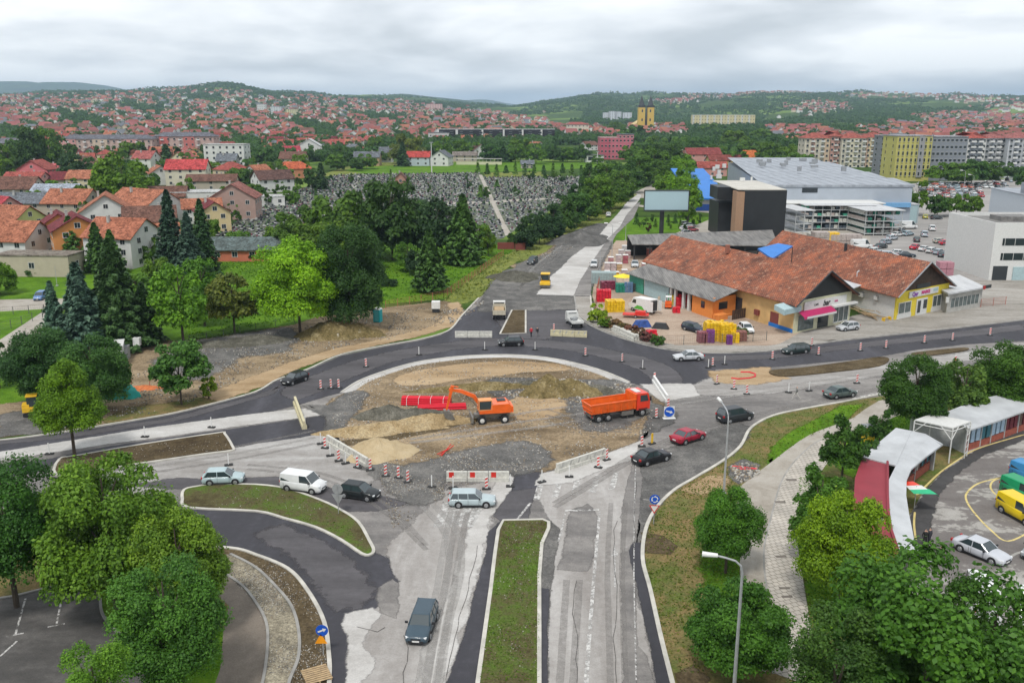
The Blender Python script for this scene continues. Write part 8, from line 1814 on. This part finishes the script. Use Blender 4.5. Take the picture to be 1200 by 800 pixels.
for a in [(708,354,2.8,2.2,2.3,RC,'tall stack of red crates by the yard corner'),(721,366,3.3,2.4,2.1,YC,'yellow crates right of the tall red stack'),(801,360,2.7,2,2.3,RC,'big red crate stack beside the lean-to pillars'),(793,367,1.4,1.2,1.1,RC,'small red crate stack in the middle of the yard'),(764,400,1.8,1.4,1.7,RC,'red crate stack at the hedge corner'),
          (839,400,3.3,2.6,3.0,YC,'largest yellow crate stack, left half, by the road fence'),(852,401,2.6,2.2,2.9,YC,'largest yellow crate stack, right half, by the road fence'),(862,402,1.4,1.4,1.9,YC,'low yellow crate stack beside the purple crates'),(833,402,1.3,1.2,2.1,(.18,.05,.2),'purple crate stack left of the big yellow stack'),(855,404,.9,.8,1.5,(.16,.04,.2),'purple crate stack between the yellow stacks'),(826,402,2.2,1.4,1.8,(.25,.08,.1),'dark red crates at the fence'),(868,400,2,1.4,1.6,(.25,.1,.08),'brown crates right of the yellow stacks'),
          (792,358,1.4,1.2,1.9,(.6,.45,.05),'yellow-green crates left of the big red stack'),(787,356,1.3,1.2,1.8,(.05,.35,.08),'green crates beside the lean-to'),(713,340,3.0,2,1.7,(.2,.03,.06),'maroon crates behind the tall red stack'),(777,342,3.4,2,1.2,(.55,.02,.04),'flat red crates in front of the green sheeting'),(727,343,1.8,1.6,1.8,(.02,.22,.15),'dark green crates in the yard centre'),(744,342,2.6,2,1.7,(.07,.08,.08),'black crates in the yard centre'),(762,340,1.6,2,2.2,(.4,.42,.4),'white tank-like stack by the green sheeting'),(737,343,1.8,1.5,2.0,(.1,.18,.3),'blue crates between green and black ones')]:
    crates(*a,rot=random.uniform(-12,12))
for a in [(756,322,1.3,2.4,2.4,'left'),(764,322,1.3,2.4,2.5,'middle'),(771,322,1.2,2.4,2.4,'right')]: crates(a[0],a[1],a[2],a[3],a[4],(.42,.2,.2),'%s pinkish wrapped bale stack of the middle yard row' % a[5],wrap=True,grid_=1.5)
for i,(px,row,h_,c) in enumerate([(712,318,2.6,(.5,.42,.42)),(719,318,2.6,(.48,.4,.4)),(726,318,2.4,(.5,.35,.2)),(716,311,2.6,(.4,.2,.2)),(725,309,2.8,(.5,.4,.4)),(733,309,2.8,(.35,.1,.12)),(728,302,2.6,(.5,.44,.44)),(736,303,2.6,(.42,.3,.3)),(732,296,2.4,(.5,.5,.5)),(761,302,3.2,(.4,.12,.1)),(768,303,2.4,(.5,.25,.2)),(732,325,2.2,(.5,.4,.4)),(712,325,1.8,(.5,.28,.05)),(722,326,1.8,(.55,.3,.03))]):
    crates(px,row,1.35,1.4,h_*.72,c,['first','second','third','fourth','fifth','sixth','seventh','eighth','ninth','tenth','eleventh','twelfth','thirteenth','fourteenth'][i]+' wrapped pallet stack by the road fence, counted from the front left',wrap=True,grid_=1.3)
x,y=G(708,333);t=thing('shipping_container','pale blue-grey open container by the yard fence','container',(x,y+1.3,.03),R(-4));b=MB();b.box((0,0,1.2),(5.2,2.4,2.4));b.build('shell',simple('grey_blue_container',(.3,.38,.38),.6,var=.2),t);b=MB();[b.box((-2.4+i*.6,-1.22,1.2),(.08,.06,2.3)) for i in range(9)];b.build('rib',m_grey,t)
x,y=G(730,336);t=thing('yellow_parasol','open yellow parasol between the pallets','parasol',(x,y,0));b=MB();b.tube((0,0,0),(0,0,2.6),.04);b.build('pole',m_wht,t);b=MB();b.tube((0,0,2.2),(0,0,2.8),2.2,.05,8);b.build('canopy',simple('yellow_fabric',(.8,.65,.04),.7),t)
# white van with open rear in the yard
(c,a)=P2((768,369),(740,362),.03);t=thing('white_van','white panel van with open rear doors in the reddish yard','van',c,a,'parked vehicles in the yard');b=MB();b.prism([(-2.6,.5),(2.9,.5),(2.9,1.3),(2.2,1.6),(1.7,2.6),(-2.6,2.75)],-1.02,1.02,axis='y');b.build('body',m_wht,t)
b=MB();b.box((-2.63,0,1.6),(.06,1.7,1.9));b.build('cargo_opening',m_dark,t)
for s in (-1,1): b=MB();b.box((-3.05,s*1.1,1.6),(.85,.06,1.9));b.build('rear_door',m_wht,t)
b=MB();b.face([(2.24,-.9,1.62),(2.24,.9,1.62),(1.76,.85,2.5),(1.76,-.85,2.5)]);b.face([(.9,-1.03,1.6),(2.0,-1.03,1.6),(1.6,-1.03,2.3),(.9,-1.03,2.3)]);b.face([(.9,1.03,1.6),(2.0,1.03,1.6),(1.6,1.03,2.3),(.9,1.03,2.3)]);b.build('window',m_cglass,t)
b=MB();b.face([(-1.4,1.03,.6),(1.6,1.03,.6),(.6,1.03,1.3),(-.6,1.03,1.3)]);b.build('green_graphic',simple('green_graphic',(.1,.4,.05),.5),t)
for X in (1.8,-1.7):
    for s in (-1,1): wheel_big(t,X,s*.95,.36,.22)
x,y=G(783,361);t=thing('forklift','small orange forklift beside the open van','forklift',(x,y,.03),R(80));b=MB();b.box((0,0,.8),(2.2,1.2,.9));b.box((-.9,0,1.2),(.6,1.2,.5));b.build('body',m_orange,t);b=MB();b.box((0,0,2.2),(1.4,1.1,.1));[b.tube((i,j,1.2),(i,j,2.2),.05) for i in (-.6,.6) for j in (-.5,.5)];b.build('overhead_guard',m_wht,t);b=MB();[b.box((1.25,j,1.3),(.1,.1,2.4)) for j in (-.35,.35)];[b.box((1.8,j,.15),(1.1,.12,.05)) for j in (-.3,.3)];b.build('mast',m_dark,t)
for X in (.7,-.7):
    for s in (-1,1): wheel_big(t,X,s*.55,.3,.2)
# hedge and low bushes round the yard
HB=[(700,378,'lime'),(709,384,'fresh'),(716,384,(.18,.15,.05)),(723,387,(.2,.13,.06)),(731,390,(.17,.14,.05)),(740,393,(.2,.1,.07)),(749,397,(.16,.11,.06)),(758,400,(.2,.09,.08)),(770,404,'dark'),(868,396,(.12,.16,.05)),(848,343,'dark')]
for i,(px,row,tn) in enumerate(HB): T(px,row,row-13 if i != 0 else row-22,17 if i else 22,'broad',tn,['tall bright green bush at the yard corner','green bush next to the bright corner bush','brownish hedge bush near the pale beams','reddish hedge bush above the beams','olive hedge bush above the beams','red-brown hedge bush in mid hedge','brown hedge bush near the red crates','reddish bush left of the red crate stack','dark low bush at the fence corner','olive weeds by the white hatchback','dark climber on the orange corner office'][i],'hedge bushes around the goods yard',low=.0,name='bush')
mesh_fence([(697,374),(699,345),(703,330)],1.6,m_rust,'pink-red wire fence at the left of the goods yard')
b=MB();t=thing('blue_tarpaulin','blue and black tarpaulin heap behind the hedge','tarpaulin');x,y=G(752,383);b.box((x,y,.6),(3.2,1.5,1.2),.2,taper=.6);b.build('cover',simple('blue_tarp',(.03,.08,.3),.5,var=.5,scale=2),t);b=MB();b.box((x+3,y-1.2,.5),(3,1.2,1.0),-.3,taper=.6);b.build('cover_fold',m_dark,t)
x,y=G(745,372);t=thing('flat_trailer','flat red trailer between the yellow crates and the van','trailer',(x,y,.03),R(-12));b=MB();b.box((0,0,.6),(4.6,1.8,.15));b.build('deck',m_red,t);b=MB();b.box((.8,0,.95),(1.8,1.3,.5));b.build('load',m_red,t)
for s in (-1,1): wheel_big(t,0,s*.8,.3,.2)
# ================================================================ loose stones, tufts
def scatter(name,polys,n,size,mats,label,flat=.6,z=.08):
    mb=MB();cnt=0
    W=[[G(*p) for p in q] for q in polys]
    while cnt<n:
        P_=random.choice(W);x0,x1=min(p[0] for p in P_),max(p[0] for p in P_);y0,y1=min(p[1] for p in P_),max(p[1] for p in P_)
        x,y=random.uniform(x0,x1),random.uniform(y0,y1)
        if not inside(x,y,P_): continue
        if math.sin(x*.9)+math.cos(y*.8+x*.3)+random.uniform(-1.2,1.2)<0: continue
        s=size*random.uniform(.4,1)**2*1.6;M_=Matrix.Translation((x,y,z+s*.2)) @ Matrix.Rotation(random.random()*3,4,'Z') @ Matrix.Rotation(random.uniform(-.4,.4),4,'X');mb.box((0,0,0),(s,s*random.uniform(.6,1),s*flat),mi=random.randrange(len(mats)),M=M_,taper=.65);cnt+=1
    tag(mb.build(name,mats,fix=False),label,'stones',kind='stuff')
ms_=[simple('pale_stone',(.42,.4,.36),.9,var=.3,obj=False),simple('brown_stone',(.25,.2,.14),.9,var=.3,obj=False),simple('dark_stone',(.13,.125,.12),.9,var=.3,obj=False)]
scatter('loose_stones',[ISL],9000,.12,ms_,'loose stones and clods over the dug-up island')
scatter('rubble',[[(572,452),(660,445),(740,452),(745,470),(690,476),(660,468),(600,466)]],2200,.24,ms_,'pale broken rubble behind the excavator and truck')
scatter('rubble',[[(200,482),(275,450),(340,425),(400,407),(455,398),(520,380),(525,358),(440,365),(372,378),(300,392),(215,404),(160,440),(110,492)]],4000,.13,ms_,'stones scattered over the gravel yard beside the ring')
scatter('rubble',[[(295,598),(440,540),(520,556),(520,590),(460,620)][1:],[(425,541),(515,585),(600,556),(640,545),(580,522)]],2500,.08,ms_,'gravel grains on the dark strip south of the island',z=.1)
scatter('rubble',[[(200,640),(270,643),(300,651),(337,667),(360,692),(380,730),(386,775),(330,830),(350,770),(342,712),(300,666)],[(262,672),(300,707),(314,750),(310,790),(345,790),(350,740),(325,690),(270,652)]],4500,.065,ms_,'small pale stones in the curved beds at the lower left',z=.07)
scatter('rubble',[[(70,539),(255,510),(270,527),(172,541),(70,555)],[(222,596),(300,572),(375,590),(433,640),(370,617),(300,598)],[(590,612),(640,612),(632,675),(632,790),(560,790)]],1500,.06,ms_,'small stones in the soil of the traffic islands',z=.16)
scatter('rubble',[[(855,547),(885,540),(890,556),(866,568)],[(600,312),(640,296),(676,288),(640,306)],[(548,372),(570,352),(520,366),(528,380)]],900,.22,ms_,'broken stone patches at the edges of the works')
def tufts(name,polys,n,s0,color,label,z=.06):
    W=[[G(*p) for p in q] for q in polys];ar=[]
    for q in W: ar.append(abs(sum(q[i][0]*q[(i+1) % len(q)][1]-q[(i+1) % len(q)][0]*q[i][1] for i in range(len(q))))/2)
    P_,S_,T_=[],[],[]
    for q,a_ in zip(W,ar):
        x0,x1=min(p[0] for p in q),max(p[0] for p in q);y0,y1=min(p[1] for p in q),max(p[1] for p in q);m=int(n*a_/sum(ar));c=0
        while c<m:
            x,y=random.uniform(x0,x1),random.uniform(y0,y1);d=math.sin(x*.7+y*.4)+math.cos(y*.9-x*.2)+random.uniform(-1,1)
            if d<-.2 and random.random()<.6: c+=.2;continue
            if inside(x,y,q): P_.append((x,y,z+s0*.2));S_.append(s0*random.uniform(.5,1.5));T_.append(random.random());
            c+=1
    P_=np.array(P_);Nn=rng.normal(size=P_.shape)*np.array([1,1,.55]);me=leaf_mesh(name,P_,Nn,np.array(S_),np.array(T_),m_leaf,1.3);o=bpy.data.objects.new(name,me);col.objects.link(o);o.color=c4(color);tag(o,label,'grass',kind='stuff')
tufts('grass_tufts',[[(757,620),(790,577),(848,541),(865,570),(862,640),(868,700),(872,790),(800,790),(775,750),(755,655)],[(868,523),(905,490),(985,474),(1028,466),(1000,492),(937,517),(900,543),(870,560)]],15000,.14,(.12,.17,.025),'short patchy grass on the verge right of the southern road')
tufts('grass_tufts',[[(590,613),(640,613),(632,675),(632,800),(562,800),(585,650)],[(240,575),(300,572),(375,590),(433,640),(370,617),(300,598)]],7500,.11,(.1,.19,.015),'sprouting weeds on the two soil islands',z=.15)
tufts('grass_tufts',[[(825,650),(862,640),(868,700),(872,760),(826,760)],[(936,560),(985,560),(1010,600),(1010,720),(960,740),(935,650)],[(990,494),(1010,474),(960,490),(905,525),(900,545),(960,505)],[(1010,500),(1040,480),(1090,500),(1050,540),(975,540)],[(117,688),(160,680),(262,740),(258,785),(180,800),(150,745)]],16000,.14,(.08,.22,.01),'lush green grass beside the footpath and lower left trees',z=.07)
tufts('grass_tufts',[[(222,398),(300,385),(430,358),(525,350),(600,296),(500,290),(300,285),(190,300),(150,350)]],16000,.3,(.09,.21,.012),'park lawn grass behind the works',z=.02)
tufts('grass_tufts',[[(521,352),(560,318),(605,295),(590,317),(562,350)],[(600,296),(700,246),(742,228),(717,250),(655,280),(610,306)]],7000,.4,(.2,.24,.05),'long dry grass on the slopes beside the north road',z=.03)
# ================================================================ haze
hm=bpy.data.materials.new('thin_haze');hm.use_nodes=True;t=hm.node_tree;t.nodes.clear();v=t.nodes.new('ShaderNodeVolumePrincipled');v.inputs['Density'].default_value=HAZE;v.inputs['Color'].default_value=(.6,.8,1,1);v.inputs['Anisotropy'].default_value=.1;o_=t.nodes.new('ShaderNodeOutputMaterial');t.links.new(v.outputs[0],o_.inputs['Volume'])
b=MB();b.box((0,12000,205),(44000,26400,412));hz=b.build('haze',hm);tag(hz,'thin pale blue haze over the valley','haze',kind='stuff')
